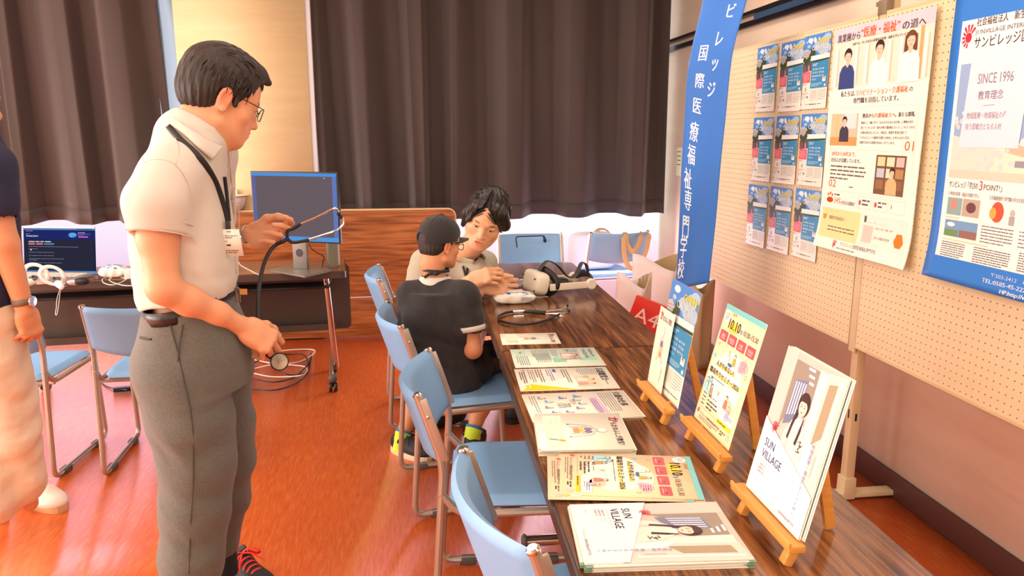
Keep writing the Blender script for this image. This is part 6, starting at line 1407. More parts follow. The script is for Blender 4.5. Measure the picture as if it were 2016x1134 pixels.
def shoe(parent, heel, toe, mats, L=0.275, wd=0.098, lace=None, lift=0.0, name='shoe', high=0.085, up_mat_noise=None):
    """shoe with sole, upper, tongue and laces as one child with sub-parts"""
    y = (Vector(toe)-Vector(heel)); y.z = 0; y.normalize(); x = y.cross(UPZ).normalized(); M4 = Matrix((x, y, UPZ)).transposed().to_4x4(); M4.translation = Vector((heel[0], heel[1], lift)); 
    if lift: M4 = M4 @ Matrix.Rotation(R(-12), 4, 'X')
    W = lambda a, b, c: M4 @ Vector((a, b, c)); R3 = np.array(M4.to_3x3())
    S = Sdf(); w = wd/2
    S.ell(W(0, 0.055, 0.045), (w*0.80, 0.062, 0.048), R3, 0.01); S.ell(W(0, L-0.085, 0.034), (w*0.98, 0.086, 0.036), R3, 0.03)
    S.cone(W(0, 0.06, high-0.012), W(0, L*0.62, 0.046), w*0.62, w*0.66, 0.03); S.cone(W(0, 0.045, high-0.01), W(0, 0.045, high+0.008), w*0.66, w*0.64, 0.012)
    S.ell(W(0, 0.035, high+0.03), (w*0.52, 0.036, 0.035), R3, 0.006, -1)
    S.half(W(0, 0, 0.012), M4.to_3x3() @ Vector((0, 0, -1)), W(0, L/2, 0), 0.3)
    up = sdf_build(S, name, mats[0], parent, 0.0035, smooth=2)
    so = MB(); out = []
    for k in range(28):
        a = 2*math.pi*k/28; yy = L/2+math.sin(a)*L/2; t = yy/L; ww = w*(0.80+0.26*math.sin(math.pi*min(1, t*0.75+0.18))) ; out.append((math.copysign(abs(math.cos(a))**0.55, math.cos(a))*ww, yy))
    for z0, z1, g in ((0.0, 0.026, 1.0),):
        vs = [W(a*0.97, b, z0) for a, b in out]+[W(a*1.03, b, (z0+z1)/2+0.004*math.sin(b*30)) for a, b in out]+[W(a*0.99, b, z1) for a, b in out]; n = len(out)
        so.add(vs, [tuple(range(n-1, -1, -1)), tuple(range(2*n, 3*n))]+[(r*n+i, r*n+(i+1) % n, (r+1)*n+(i+1) % n, (r+1)*n+i) for r in (0, 1) for i in range(n)])
    so.build('sole', mats[1], up)
    if lace:
        _t = lambda b: (b-0.06)/(L*0.62-0.06); zc = lambda b: (high-0.012)+(0.046-high+0.012)*_t(b)+w*(0.62+0.04*_t(b))+0.002
        for i in range(5):
            b = 0.085+i*0.021; k = MB(); k.tube(bez([W(-0.026, b-0.004, zc(b)-0.0125), W(-0.012, b, zc(b)-0.001), W(0.012, b+0.004, zc(b)-0.001), W(0.026, b+0.010, zc(b)-0.0145)], 4), 0.0032, 6, flat=(1.4, 0.7)); k.build('shoelace', lace, up)
        b = 0.085; z = zc(b)+0.004
        for q in (-1, 1):
            k = MB(); k.tube(bez([W(0, b, z), W(q*0.022, b+0.006, z+0.012), W(q*0.052, b+0.022, z-0.004), W(q*0.050, b-0.004, z-0.022), W(q*0.02, b-0.002, z)], 5), 0.0033, 6, flat=(1.5, 0.6)); k.build('lace_bow', lace, up)
            k = MB(); k.tube(bez([W(0, b, z), W(q*0.02, b+0.03, z+0.002), W(q*0.045, b+0.062, z-0.022)], 5), 0.0026, 6, flat=(1.3, 0.7)); k.build('lace_end', lace, up)
    return up

# ------------------------------------------------------------------ A: the standing man
m_shirt = M('white_shirt_cloth', (206, 200, 188), 0.75, bump=(10, 0.35), sheen=0.15)
m_trous = M('grey_trouser_cloth', (106, 108, 100), 0.85, bump=(420, 0.5), var=(260, (88, 90, 84), 0.2), sheen=0.2)
m_belt = M('black_leather', (30, 28, 28), 0.35, bump=(200, 0.2)); m_lany = M('black_lanyard', (22, 22, 24), 0.6)
m_hairA = hair_mat('black_hair', (30, 26, 24), (58, 48, 42))
dA = 2.13
mA = thing('person', 'standing man in a white short-sleeved shirt and grey trousers holding a stethoscope', 'person', (PD(380, 1120, 2.15).x, PD(380, 1120, 2.15).y, 0))
er, aw = view_axes(400, 300, dA)
hp = R(23); hy = R(13); fwd = (er*math.cos(hy)+aw*math.sin(hy))*math.cos(hp)-UPZ*math.sin(hp)
HA = Head(frame(PD(436, 194, 2.14), fwd, UPZ), 0.945)
S = Sdf(); HA.sculpt(S, smile=1.0, mouth_open=0.6)
tc = PD(362, 330, dA); shn = tc+Vector((0.004, -0.148, -0.012)); shf = tc+Vector((0.02, 0.17, 0.035))
nb = PD(388, 290, dA)
S.chain([HA.w(0, -0.022, -0.035), HA.w(0, -0.035, -0.10), nb+Vector((0.012, 0, 0))], [0.052, 0.052, 0.058], 0.03)
S.cone(HA.w(0, 0.02, -0.085), HA.w(0, -0.02, -0.13), 0.035, 0.05, 0.03)
torso_rows = [(606, 284, 462, .160), (575, 272, 468, .168), (545, 263, 471, .172), (510, 259, 470, .175), (470, 256, 466, .178), (420, 256, 458, .180), (370, 262, 449, .180), (330, 276, 443, .178), (303, 292, 440, .158), (280, 314, 437, .115), (262, 332, 426, .072)]
S.stack([(c, rx-0.03, ry-0.03, th) for c, rx, ry, th in rowsfrom(torso_rows[:10], dA, R(6))], 0.03)
eln = PD(322, 567, 1.93); wrn = PD(482, 645, 2.02); elf = PD(420, 500, 2.42); wrf = PD(490, 466, 2.34)
S.chain([shn, PD(311, 470, 1.95), eln], [0.050, 0.044, 0.036], 0.02); S.chain([eln, PD(372, 592, 1.955), PD(430, 617, 1.985), wrn], [0.037, 0.035, 0.027, 0.0215], 0.02)
S.chain([shf, elf], [0.055, 0.045], 0.02); S.chain([elf, PD(455, 483, 2.37), wrf], [0.043, 0.036, 0.026], 0.02)
# near (right) hand: back to the camera, thumb above, closing on the chest piece
er2, aw2 = view_axes(500, 650, 2.02)
yn = (er2*0.74-UPZ*0.62+aw2*0.10).normalized(); zn = (-aw2*0.80+UPZ*0.50+er2*0.20)
Mn = frame(wrn, yn, zn)
tipsN = hand_sculpt(S, Mn, 0.94, -1, ((38, 42, 22), (44, 46, 25), (50, 48, 28), (54, 50, 30)), spread=(0.10, 0.02, -0.05, -0.12), thumb=((0.55, 0.80, -0.25), (0.25, 0.9, -0.45), (-0.1, 0.9, -0.45)))
# far (left) hand: palm to the camera, fingers curling round the tube
yf = (er2*0.97-UPZ*0.05-aw2*0.16).normalized(); zf = (aw2*0.88-UPZ*0.42)
Mf = frame(wrf, yf, zf)
tipsF = hand_sculpt(S, Mf, 1.02, 1, ((40, 50, 28), (58, 66, 40), (74, 74, 46), (84, 76, 48)), spread=(0.06, 0.0, -0.05, -0.10), thumb=((0.62, 0.72, -0.30), (0.10, 0.97, -0.25), (-0.15, 0.97, -0.15)))
# legs inside the trousers
hipN = PD(352, 730, 2.06); hipF = PD(420, 735, 2.2)
legN = [hipN, PD(374, 820, 2.05), PD(388, 905, 2.05), PD(382, 1000, 2.055), PD(377, 1090, 2.06), PD(374, 1165, 2.065)]
legF = [hipF, PD(433, 830, 2.22), PD(443, 900, 2.235), PD(441, 985, 2.255), PD(432, 1062, 2.29)]
S.chain(legN+[PD(378, 1205, 2.07)], [0.06, 0.055, 0.05, 0.046, 0.042, 0.04, 0.038], 0.02); S.chain(legF+[PD(438, 1100, 2.285)], [0.06, 0.055, 0.045, 0.042, 0.038, 0.036], 0.02)
hr_ = [(606, 282, 468, .16), (690, 285, 480, .16), (745, 300, 478, .15)]; S.stack([(c, rx-0.03, ry-0.03, th) for c, rx, ry, th in rowsfrom(hr_, dA, R(6))], 0.03)
ftint = HA.tint()
def colA(co): c = np.tile(lin3((222, 160, 120)), (len(co), 1)); return ftint(co, c)
bodyA = sdf_build(S, 'body', m_skin, mA, 0.0032, smooth=1, color=colA); HA.face_parts(mA, 0.45)
nails(tipsN, Mn.to_3x3(), mA, skip=(0, 1, 2, 3)); 
S_A = S
# hair: mass plus locks
def hair_shape(S, H, back=-0.075, thick=0.018, top=0.018, side=True):
    E, K = H.E, H.K
    E(S, (0, -0.016, 0.050), (0.080+thick*0.55, 0.097+thick*0.7, 0.082+top), 0.01)
    E(S, (0, -0.055, 0.0), (0.070+thick*0.4, 0.058+thick*0.3, 0.065), 0.03)
SH = Sdf(); hair_shape(SH, HA, thick=0.018, top=0.014)
HA.E(SH, (0, 0.045, 0.098), (0.050, 0.045, 0.026), 0.03); HA.K(SH, (0.0, 0.075, 0.100), (0.005, 0.102, 0.092), 0.020, 0.009, 0.02)
HA.E(SH, (0, 0.085, 0.020), (0.070, 0.055, 0.066), 0.008, -1)                     # forehead and face
HA.E(SH, (0, 0.070, -0.06), (0.12, 0.085, 0.095), 0.008, -1)
for q in (-1, 1):
    HA.E(SH, (q*0.082, -0.006, -0.012), (0.022, 0.026, 0.040), 0.006, -1)
    HA.K(SH, (q*0.074, 0.022, 0.030), (q*0.074, 0.022, -0.012), 0.011, 0.006, 0.006)
HA.E(SH, (0, -0.05, -0.105), (0.11, 0.09, 0.052), 0.006, -1)
def strand(scale, amp, H):
    Mi = np.array(H.M.inverted())
    def f(P):
        L = P @ Mi[:3, :3].T+Mi[:3, 3]; ph = np.arctan2(L[:, 0], -(L[:, 1]+0.012)); w = np.clip((L[:, 2]-0.045)/0.05, 0, 1)
        side = np.sin(ph*scale*1.3+1.6*np.sin(L[:, 2]*55)+2*np.sin(ph*5))+0.6*np.sin(ph*scale*2.3+L[:, 2]*40)
        top = np.sin(L[:, 0]*310+2.2*np.sin(L[:, 1]*38)+L[:, 1]*45)+0.6*np.sin(L[:, 0]*520-L[:, 1]*90)
        return (amp*0.65*(side*(1-w)+top*w)).astype(np.float32)
    return f
hairA = sdf_build(SH, 'hair', m_hairA, mA, 0.003, disp=strand(26, 0.0022, HA), smooth=0)
lk = MB(); lk.smooth = True
def regA(p, rs):
    if p.z > 0.085: return p.y < 0.075
    if p.y > 0.045: return p.z > 0.085
    if abs(p.x) > 0.055 and p.y > -0.035: return p.z > 0.03
    return p.z > -0.045
hair_tufts(HA, lk, 2400, regA, lambda p: 0.036 if p.z > 0.06 else 0.030, lambda p: (p.x*3, 0.5+p.y*2, 0.2) if p.z > 0.085 else (0.0, -0.15, -1.0), 5, 0.0019, 0.26)
lk.build('hair_locks', m_hairA, mA, sharp=0)['kind'] = 'stuff'
# shirt
_f1 = fold_noise(24, 0.010, (1.0, 0, 0.7), 3); _f2 = fold_noise(60, 0.0028, (1.0, 0, 1.2), 9)
fdA = lambda P: _f1(P)+_f2(P)
SS = Sdf()
slv = PD(314, 462, 1.955); SS.chain([shn, PD(309, 400, 1.955), slv], [0.060, 0.070, 0.069], 0.03, cap=False)
ad_ = (slv-shn).normalized(); SS.half(slv, (ad_+Vector((0.10, 0, 0))).normalized(), slv+ad_*0.075, 0.085, 0.003)
SS.cone(slv-ad_*0.05, slv+ad_*0.06, 0.056, 0.060, 0.004, -1)
SS.stack(rowsfrom(torso_rows, dA, R(6)), 0.025)
SS.cone(tc+Vector((0.02, 0, 0.065)), shn+Vector((0.0, 0.01, -0.01)), 0.062, 0.056, 0.05); SS.cone(tc+Vector((0.02, 0, 0.075)), shf, 0.075, 0.070, 0.05)
SS.chain([shf, shf+(elf-shf)*0.62], [0.072, 0.068], 0.03)
hemp = PD(283, 600, dA); hemq = PD(474, 563, dA); hdir = (hemq-hemp).normalized(); hn = -Vector((-hdir.z, 0, hdir.x)).normalized(); hn = hn if hn.z < 0 else -hn
SS.half((hemp+hemq)/2, hn, (hemp+hemq)/2+Vector((0, 0, -0.12)), 0.33, 0.003)
SS.chain([HA.w(0, -0.03, -0.03), nb+Vector((0, 0, -0.02))], [0.062, 0.066], 0.006, -1)
def dispA(P): 
    z = P[:, 2]; lowm = np.clip((1.25-z)/0.3, 0.15, 1); return fdA(P)*lowm
sh = sdf_build(SS, 'shirt', m_shirt, mA, 0.004, disp=dispA, smooth=2)
cf = MB(); cc_ = slv-ad_*0.030; 
x_ = ad_.orthogonal().normalized(); y_ = ad_.cross(x_)
for dz, rr in ((0.0, 0.0725), (0.028, 0.0728)): cf.tube([slv-ad_*(0.002+dz)+(x_*math.cos(a)+y_*math.sin(a))*rr for a in np.linspace(0, 2*math.pi, 41)[:-1]], 0.0014, 5, closed=True)
cf.build('cuff_seam', m_shirt, sh)
# collar
def collar(parent, back, front, lat, h0, h1, upv, mat, n=30):
    c = (back+front)/2; a1 = (front-back)/2
    def f(a, b):
        t = 2*math.pi*(0.06+0.88*a); cs = math.cos(t); w = 0.5+0.5*cs                     # 1 at front
        h = h0+(h1-h0)*max(0, w-0.35)/0.65; rad = 1.04+0.10*(1-b)
        return c+a1*cs*rad+lat*math.sin(t)*rad+upv*(0.022-h*(1-b))+Vector((0, 0, 0))
    k = MB(); k.grid(f, n, 5, thick=0.0025); return k.build('collar', mat, parent, sharp=0)
collar(sh, PD(338, 236, dA), PD(447, 292, dA), Vector((0, 0.072, 0)), 0.040, 0.075, Vector((0.25, 0, 1)).normalized(), m_shirt)
for sp_ in (((282, 320), (310, 314), (340, 321), (362, 345), (374, 377), (374, 413), (366, 440)), ((346, 323), (352, 300), (347, 276), (340, 262))):
    k = MB(); k.tube(bez([hit(SS, u, v, 1.7, 2.5, dispA, 0.0015) for u, v in sp_], 4), 0.0013, 5); k.build('yoke_seam', M('shirt_seam', (196, 182, 160), 0.8), sh)
k = MB(); k.tube(bez([hit(SS, u, v, 1.8, 2.7, dispA, 0.0015) for u, v in ((449, 300), (455, 350), (460, 420), (463, 480), (466, 540))], 4), 0.0013, 5); k.build('placket_seam', _mats['shirt_seam'], sh)
_T = bez([hit(SS, u, v, 1.7, 2.6, dispA, 0.014) for u, v in ((340, 229), (366, 248), (400, 270), (438, 290))], 6); _B = bez([hit(SS, u, v, 1.7, 2.5, dispA, 0.006) for u, v in ((336, 244), (361, 263), (392, 291), (418, 314))], 6)
def _leaf(a, b):
    i = min(int(a*(len(_T)-1)), len(_T)-2); u = a*(len(_T)-1)-i; return _T[i].lerp(_T[i+1], u).lerp(_B[i].lerp(_B[i+1], u), b)-aw*0.004
k = MB(); k.grid(lambda a, b: _leaf(a, b), 18, 4, thick=0.003); k.build('collar_leaf', m_shirt, sh, sharp=0)
k = MB(); k.tube([_leaf(a, 1.0)-aw*0.001 for a in np.linspace(0, 1, 18)]+[_leaf(1, b)-aw*0.001 for b in (0.7, 0.4, 0.0)], 0.0015, 5); k.build('collar_edge', _mats['shirt_seam'], sh)
pk = MB(); pts = [hit(SS, u, v, 1.8, 2.6, out=0.001) for u, v in ((446, 310), (452, 350), (458, 400), (463, 450), (466, 500), (468, 545))]
# belt, buckle and trousers
bc_ = (hemp+hemq)/2+Vector((0, 0, -0.022)); brx = (hemq-hemp).length/2-0.012
bt_ = MB(); bt_.grid(lambda a, b: bc_+hdir*brx*math.cos(2*math.pi*a)*1.015+Vector((0, 1, 0))*0.163*math.sin(2*math.pi*a)*1.02-hn*0.034*(b-0.5), 48, 2, thick=0.003); bt_.build('belt', m_belt, mA, sharp=0)
bk = PD(464, 580, 2.06); kb = MB(); kb.tube([bk+Vector((0, 0, 0.02)), bk+Vector((0.012, -0.012, 0.02)), bk+Vector((0.012, -0.012, -0.018)), bk+Vector((0, 0, -0.018))], 0.0025, 6, closed=True); kb.build('buckle', m_chrome2, mA)
ST = Sdf(); trs = [(585, 280, 470, .163), (606, 279, 470, .163), (640, 273, 484, .172), (680, 271, 495, .178), (715, 277, 498, .175), (750, 292, 496, .165)]
ST.stack(rowsfrom(trs, dA, R(6)), 0.03)
ST.chain(legN, [0.112, 0.104, 0.093, 0.086, 0.080, 0.078], 0.035); ST.chain(legF, [0.108, 0.092, 0.078, 0.068, 0.060], 0.03)
ST.half(bc_-hn*0.004, -hn, bc_+Vector((0, 0, 0.12)), 0.3, 0.003)
fdT = fold_noise(15, 0.006, (0.9, 0, 0.8), 12); fdT2 = fold_noise(42, 0.0035, (1.2, 0, 1.2), 5)
def dispT(P): return (fdT(P)+fdT2(P))*np.clip((0.98-P[:, 2])/0.25, 0.12, 1).astype(np.float32)
tr_ = sdf_build(ST, 'trousers', m_trous, mA, 0.0045, disp=dispT, smooth=2)
sm = MB(); sm.tube([hit(ST, u, v, 1.7, 2.5, dispT, 0.003) for u, v in ((328, 612), (335, 640), (352, 700), (362, 750), (374, 800), (380, 850), (381, 900), (380, 960), (376, 1020), (373, 1080), (372, 1130))], 0.0016, 5); sm.build('side_seam', M('seam_thread', (70, 66, 58), 0.9), tr_)
sm = MB(); sm.tube([hit(ST, u, v, 1.7, 2.5, dispT, 0.003) for u, v in ((358, 604), (360, 640), (353, 680), (350, 712))], 0.0016, 5); sm.build('pocket_seam', _mats['seam_thread'], tr_)
sm = MB(); sm.tube([hit(ST, u, v, 1.7, 2.5, dispT, 0.002) for u, v in ((276, 664), (285, 666), (297, 668))], 0.003, 5); sm.build('rear_pocket', m_belt, tr_)
for u in (326, 425):
    a_ = hit(ST, u, 606, 1.7, 2.5, dispT); lp_ = MB(); lp_.box(a_+Vector((0, -0.006, 0.018)), (0.011, 0.006, 0.055), bev=0.001); lp_.build('belt_loop', m_trous, tr_)
m_shoeb = M('black_mesh_shoe', (34, 34, 34), 0.6, bump=(300, 0.4)); m_soleb = M('black_sole', (26, 26, 26), 0.6); m_redlace = M('neon_red_lace', (250, 52, 30), 0.5)
shoe(mA, Vector((-0.635, 2.375, 0)), Vector((-0.46, 2.165, 0)), (m_shoeb, m_soleb), 0.275, 0.105, m_redlace)
k = MB(); k.tube([PD(433, 1055, 2.28), PD(438, 1100, 2.285), PD(441, 1128, 2.285)], 0.043, 14); k.build('sock', M('dark_sock', (40, 40, 42), 0.9), mA)
shoe(mA, PZ(352, 1232, 0), PZ(480, 1262, 0), (m_shoeb, m_soleb), 0.275, 0.105, m_redlace)
# lanyard, badge, pen, watch, glasses
def ribbon(pts, w, th, name, mat, parent, nrm=None):
    k = MB(); k.tube(bez(pts, 5), w/2, 6, flat=(1, th/w)) if nrm is None else None
    if nrm is not None:
        P = bez(pts, 5)
        def f(a, b):
            i = min(int(a*(len(P)-1)), len(P)-2); u = a*(len(P)-1)-i; p = P[i].lerp(P[i+1], u); t = (P[i+1]-P[i]).normalized(); s_ = t.cross(nrm).normalized(); return p+s_*w*(b-0.5)
        k.grid(f, len(P)*2, 1, thick=th)
    return k.build(name, mat, parent, sharp=0)
LN = [(331, 248), (352, 271), (387, 303), (408, 329), (427, 364), (440, 404), (448, 436)]
pts = [hit(SS, u, v, 1.8, 2.5, dispA, 0.004) for u, v in LN]; ribbon(pts, 0.014, 0.002, 'lanyard', m_lany, mA, nrm=-aw)
pts = [hit(SS, u, v, 1.8, 2.5, dispA, 0.004) for u, v in ((442, 348), (446, 380), (449, 410), (451, 436))]; ribbon(pts, 0.012, 0.002, 'lanyard', m_lany, mA, nrm=(-aw-er*0.7).normalized())
cl = hit(SS, 449, 446, 1.8, 2.5, dispA, 0.010); k = MB(); k.box(cl, (0.012, 0.008, 0.030), bev=0.002); k.build('lanyard_clip', m_black, mA)
bp_ = PD(455, 478, (Vector((cl.x, cl.y, 0))).length-0.012); bx_ = (er*0.80+aw*-0.3).normalized(); bx_ = (er*0.93-aw*0.35).normalized(); bdn = (-UPZ+er*0.10).normalized(); bn = bdn.cross(bx_).normalized()
if bn.dot(aw) > 0: bn = -bn
TLb = bp_-bx_*0.027-bdn*0.034
bsh = Sheet(52, 68, TLb, bx_, bdn); bsh.n = bn; oPb = bsh.P; bsh.P = lambda x, y, off=0.0: oPb(x, y, off)
_bw = lambda f: None
bsh.rect(4, 14, 7, 10, (60, 80, 120), 1); bsh.greek(14, 15, 32, 2, 5, 1.8, (90, 96, 110)); bsh.greek(7, 29, 14, 1, 4, 1.8, (80, 80, 84)); bsh.greek(15, 38, 22, 1, 4, 4.4, (60, 58, 60)); bsh.greek(6, 53, 40, 2, 5, 2.2, (80, 80, 84)); bsh.rrect(20, 4, 12, 3, 1.4, (150, 146, 140), 1)
bd = bsh.build(mA, M('badge_card', (240, 232, 216), 0.3), 0.003, 'name_badge')
pn_ = hit(SS, 459, 388, 1.8, 2.6, dispA, 0.006); k = MB(); k.tube([pn_+Vector((0, 0, -0.05)), pn_+Vector((0, 0, 0.028))], 0.004, 8); k.build('pen', m_silver, mA)
pkp = [hit(SS, u, v, 1.8, 2.6, dispA, 0.002) for u, v in ((452, 396), (470, 398), (471, 452), (454, 452))]
k = MB(); k.tube(pkp, 0.0012, 5, closed=True); k.build('pocket_edge', m_shirt, sh)
# watch round the far wrist
wd0 = PD(489, 466, 2.345); axw = (wrf-elf).normalized(); x_ = axw.orthogonal().normalized(); y_ = axw.cross(x_)
k = MB(); N_ = 26
for i in range(N_):
    a = 2*math.pi*i/N_; p = wd0+(x_*math.cos(a)+y_*math.sin(a))*0.0315; rt = Matrix((axw, -x_*math.sin(a)+y_*math.cos(a), x_*math.cos(a)+y_*math.sin(a))).transposed(); k.box(p, (0.018, 0.0074, 0.0034), rot=rt, bev=0.0008)
k.build('watch_band', m_chrome2, mA)
fc = wd0+(aw*0.6-UPZ*0.6).normalized()*0.034; k = MB(); k.lathe([(0.0, 0), (0.019, 0), (0.020, 0.003), (0.019, 0.007), (0.0, 0.008)], fc, 22, (aw*0.6-UPZ*0.6).to_track_quat('Z', 'X').to_matrix()); k.build('watch_case', m_chrome2, mA)
# glasses
def glasses(H, parent, mat, rx=0.026, rz=0.018, drop=-0.004, fwd_=0.106, r=0.0013):
    g = bpy.data.objects.new('glasses', None); COL.objects.link(g); g.parent = parent; g.empty_display_size = .02
    for q in (-1, 1):
        k = MB(); k.tube([H.w(q*0.033+rx*math.cos(a), fwd_-0.006*abs(math.cos(a))*(1 if q*math.cos(a) > 0 else 0.2), drop+rz*math.copysign(abs(math.sin(a))**0.75, math.sin(a))) for a in np.linspace(0, 2*math.pi, 25)[:-1]], r, 6, closed=True); k.build('lens_rim', mat, g, sharp=0).matrix_parent_inverse = world_of(parent).inverted() @ Matrix.Identity(4)
        k = MB(); k.tube([H.w(q*0.060, fwd_-0.008, drop+0.012), H.w(q*0.076, fwd_-0.02, drop+0.012), H.w(q*0.083, 0.03, 0.010), H.w(q*0.083, -0.008, 0.012), H.w(q*0.080, -0.022, -0.010)], r*0.9, 6); k.build('temple_arm', mat, g, sharp=0).matrix_parent_inverse = world_of(parent).inverted()
    k = MB(); k.tube(bez([H.w(-0.008, fwd_, drop+0.006), H.w(0, fwd_+0.002, drop+0.010), H.w(0.008, fwd_, drop+0.006)], 4), r, 6); k.build('bridge', mat, g, sharp=0).matrix_parent_inverse = world_of(parent).inverted()
    return g
glasses(HA, mA, M('dark_metal_frame', (50, 46, 44), 0.3, 0.6))
# stethoscope in his hands
sA_ = thing('stethoscope', 'black stethoscope with silver ear tubes held in both hands of the standing man', 'stethoscope', PD(552, 712, 2.02))
k = MB(); k.tube(bez([PD(566, 470, 2.27), PD(556, 476, 2.26), PD(543, 482, 2.27), PD(530, 497, 2.26), PD(518, 525, 2.22), PD(510, 568, 2.16), PD(508, 610, 2.12), PD(509, 650, 2.09), PD(520, 690, 2.07), PD(540, 708, 2.045)]), 0.0058, 10); k.build('rubber_tube', m_rub, sA_)
k = MB(); k.tube(bez([PD(566, 470, 2.27), PD(566, 455, 2.27), PD(578, 450, 2.27), PD(592, 441, 2.27)]), 0.0048, 10); k.build('yoke_branch', m_rub, sA_)
k = MB(); k.tube(bez([PD(566, 470, 2.27), PD(575, 477, 2.27), PD(590, 476, 2.27), PD(608, 472, 2.27)]), 0.0048, 10); k.build('yoke_branch', m_rub, sA_)
k = MB(); k.tube(bez([PD(592, 441, 2.27), PD(625, 427, 2.28), PD(652, 413, 2.29), PD(662, 411, 2.29), PD(668, 419, 2.29)]), 0.0034, 8); k.build('ear_tube', m_steel, sA_)
k = MB(); k.tube(bez([PD(608, 472, 2.27), PD(640, 462, 2.28), PD(662, 454, 2.29), PD(675, 443, 2.29), PD(676, 432, 2.29), PD(672, 424, 2.29)]), 0.0034, 8); k.build('ear_tube', m_steel, sA_)
for u, v in ((667, 421), (671, 427)): k = MB(); k.sphere(PD(u, v, 2.288), 0.0065, 10); k.build('ear_tip', m_rub, sA_)
cpn = (-aw2*0.92+UPZ*0.25+er2*0.1).normalized(); cpc = PD(550, 712, 2.035)
k = MB(); k.lathe([(0.0, -0.012), (0.012, -0.012), (0.022, -0.006), (0.0225, 0.0), (0.021, 0.004), (0.0, 0.0045)], cpc, 26, cpn.to_track_quat('Z', 'X').to_matrix()); k.build('chest_piece', m_steel, sA_)
k = MB(); k.tube([cpc+cpn.orthogonal().normalized()*0 + (Matrix.Rotation(a, 3, cpn) @ cpn.orthogonal().normalized())*0.0225 for a in np.linspace(0, 2*math.pi, 29)[:-1]], 0.0022, 6, closed=True); k.build('rim', m_rub, sA_)
k = MB(); k.lathe([(0.0, 0.0046), (0.008, 0.0046), (0.008, 0.0065), (0.0, 0.0066)], cpc, 18, cpn.to_track_quat('Z', 'X').to_matrix()); k.build('centre_knob', m_chrome2, sA_)
# ------------------------------------------------------------------ B: seated man in the grey shirt, leaning over the table
dB = 3.45
mB = thing('person', 'seated man with black hair and a grey-beige shirt leaning over the table, hands together', 'person', (0.10, 3.86, 0))
er, aw = view_axes(950, 440, 3.25)
yw, ptc, rl = R(8), R(20), R(19)
f0 = (-aw*math.cos(yw)-er*math.sin(yw))*math.cos(ptc)-UPZ*math.sin(ptc)
u0 = (UPZ+er*math.tan(rl)*1.0); u0 = (u0-f0*u0.dot(f0)).normalized()
HB = Head(frame(PD(957, 431, 3.29), f0, u0), 1.04)
S = Sdf(); HB.sculpt(S, smile=0.4, mouth_open=1.0)
nbB = PD(902, 512, 3.50); tcB = PD(885, 575, 3.58); bsB = Vector((0.13, 3.84, 0.50))
S.chain([HB.w(0, -0.02, -0.05), HB.w(0, -0.055, -0.12), nbB+Vector((0, 0, 0.0))], [0.055, 0.056, 0.06], 0.03)
S.chain([nbB+Vector((0, 0, -0.03)), tcB+Vector((0, 0.02, -.03)), bsB], [0.07, 0.11, 0.12], 0.04)
shR = PD(840, 520, 3.44); shL = PD(950, 522, 3.60)       # his right shoulder is the one at the photo's left
elR = PD(868, 600, 3.26); elR.z = 0.735; wrR = PD(952, 565, 3.26); wrR.z = max(wrR.z, 0.735)
elL = PD(845, 590, 3.45); elL.z = 0.78; wrL = PD(926, 553, 3.22)
elL = PD(872, 585, 3.34)
S.chain([shL, PD(905, 590, 3.5), elL+Vector((0.02, 0.1, 0))], [0.05, 0.045, 0.04], 0.02)
S.chain([elL, wrL], [0.038, 0.025], 0.02)
S.chain([shR, PD(835, 600, 3.34), elR], [0.052, 0.046, 0.042], 0.02); S.chain([elR, PD(930, 580, 3.24), wrR], [0.042, 0.036, 0.026], 0.02)
# upper hand: back towards the camera, fingertips pinching to the right
eh, ah = view_axes(950, 540, 3.22)
Mu = frame(wrL, (eh*0.93+UPZ*0.30-ah*0.1), (-ah*0.72+UPZ*0.62-eh*0.15))
tu = hand_sculpt(S, Mu, 1.0, -1, ((30, 38, 20), (34, 42, 22), (38, 46, 26), (42, 50, 28)), spread=(0.05, 0.0, -0.04, -0.08), thumb=((0.45, 0.8, -0.5), (0.1, 0.9, -0.45), (0.0, 0.95, -0.3)))
Ml = frame(wrR+Vector((0.01, -0.01, 0.004)), (eh*0.90-UPZ*0.06+ah*0.02), (-ah*0.42+UPZ*-0.25-eh*0.0+Vector((0, -0.7, 0.55))*0.9))
tl_ = hand_sculpt(S, Ml, 1.0, -1, ((24, 40, 25), (30, 46, 26), (38, 50, 30), (46, 54, 30)), spread=(0.12, 0.04, -0.04, -0.12), thumb=((0.5, 0.8, 0.30), (0.15, 0.95, 0.25), (0.0, 0.97, 0.15)))
S.chain([bsB, Vector((0.18, 3.80, 0.49)), Vector((0.50, 3.66, 0.52)), Vector((0.47, 3.62, 0.10))], [0.10, 0.085, 0.06, 0.04], 0.03); S.chain([bsB, Vector((0.18, 3.98, 0.49)), Vector((0.52, 3.98, 0.52)), Vector((0.50, 3.98, 0.10))], [0.10, 0.085, 0.06, 0.04], 0.03)
ftB = HB.tint((240, 176, 128)); 
def colB(co): c = np.tile(lin3((232, 178, 138)), (len(co), 1)); return ftB(co, c)
sdf_build(S, 'body', m_skin, mB, 0.0034, smooth=1, color=colB); HB.face_parts(mB, 0.75); nails(tl_, Ml.to_3x3(), mB, skip=(4,)); nails(tu, Mu.to_3x3(), mB, skip=(4,))
m_hairB = hair_mat('glossy_black_hair', (22, 19, 17), (44, 36, 30)); m_hairB.node_tree.nodes['Principled BSDF'].inputs['Roughness'].default_value = 0.36
SH = Sdf(); HB.E(SH, (0, -0.014, 0.046), (0.091, 0.106, 0.096), 0.01); HB.E(SH, (0, -0.05, 0.0), (0.082, 0.066, 0.075), 0.03)
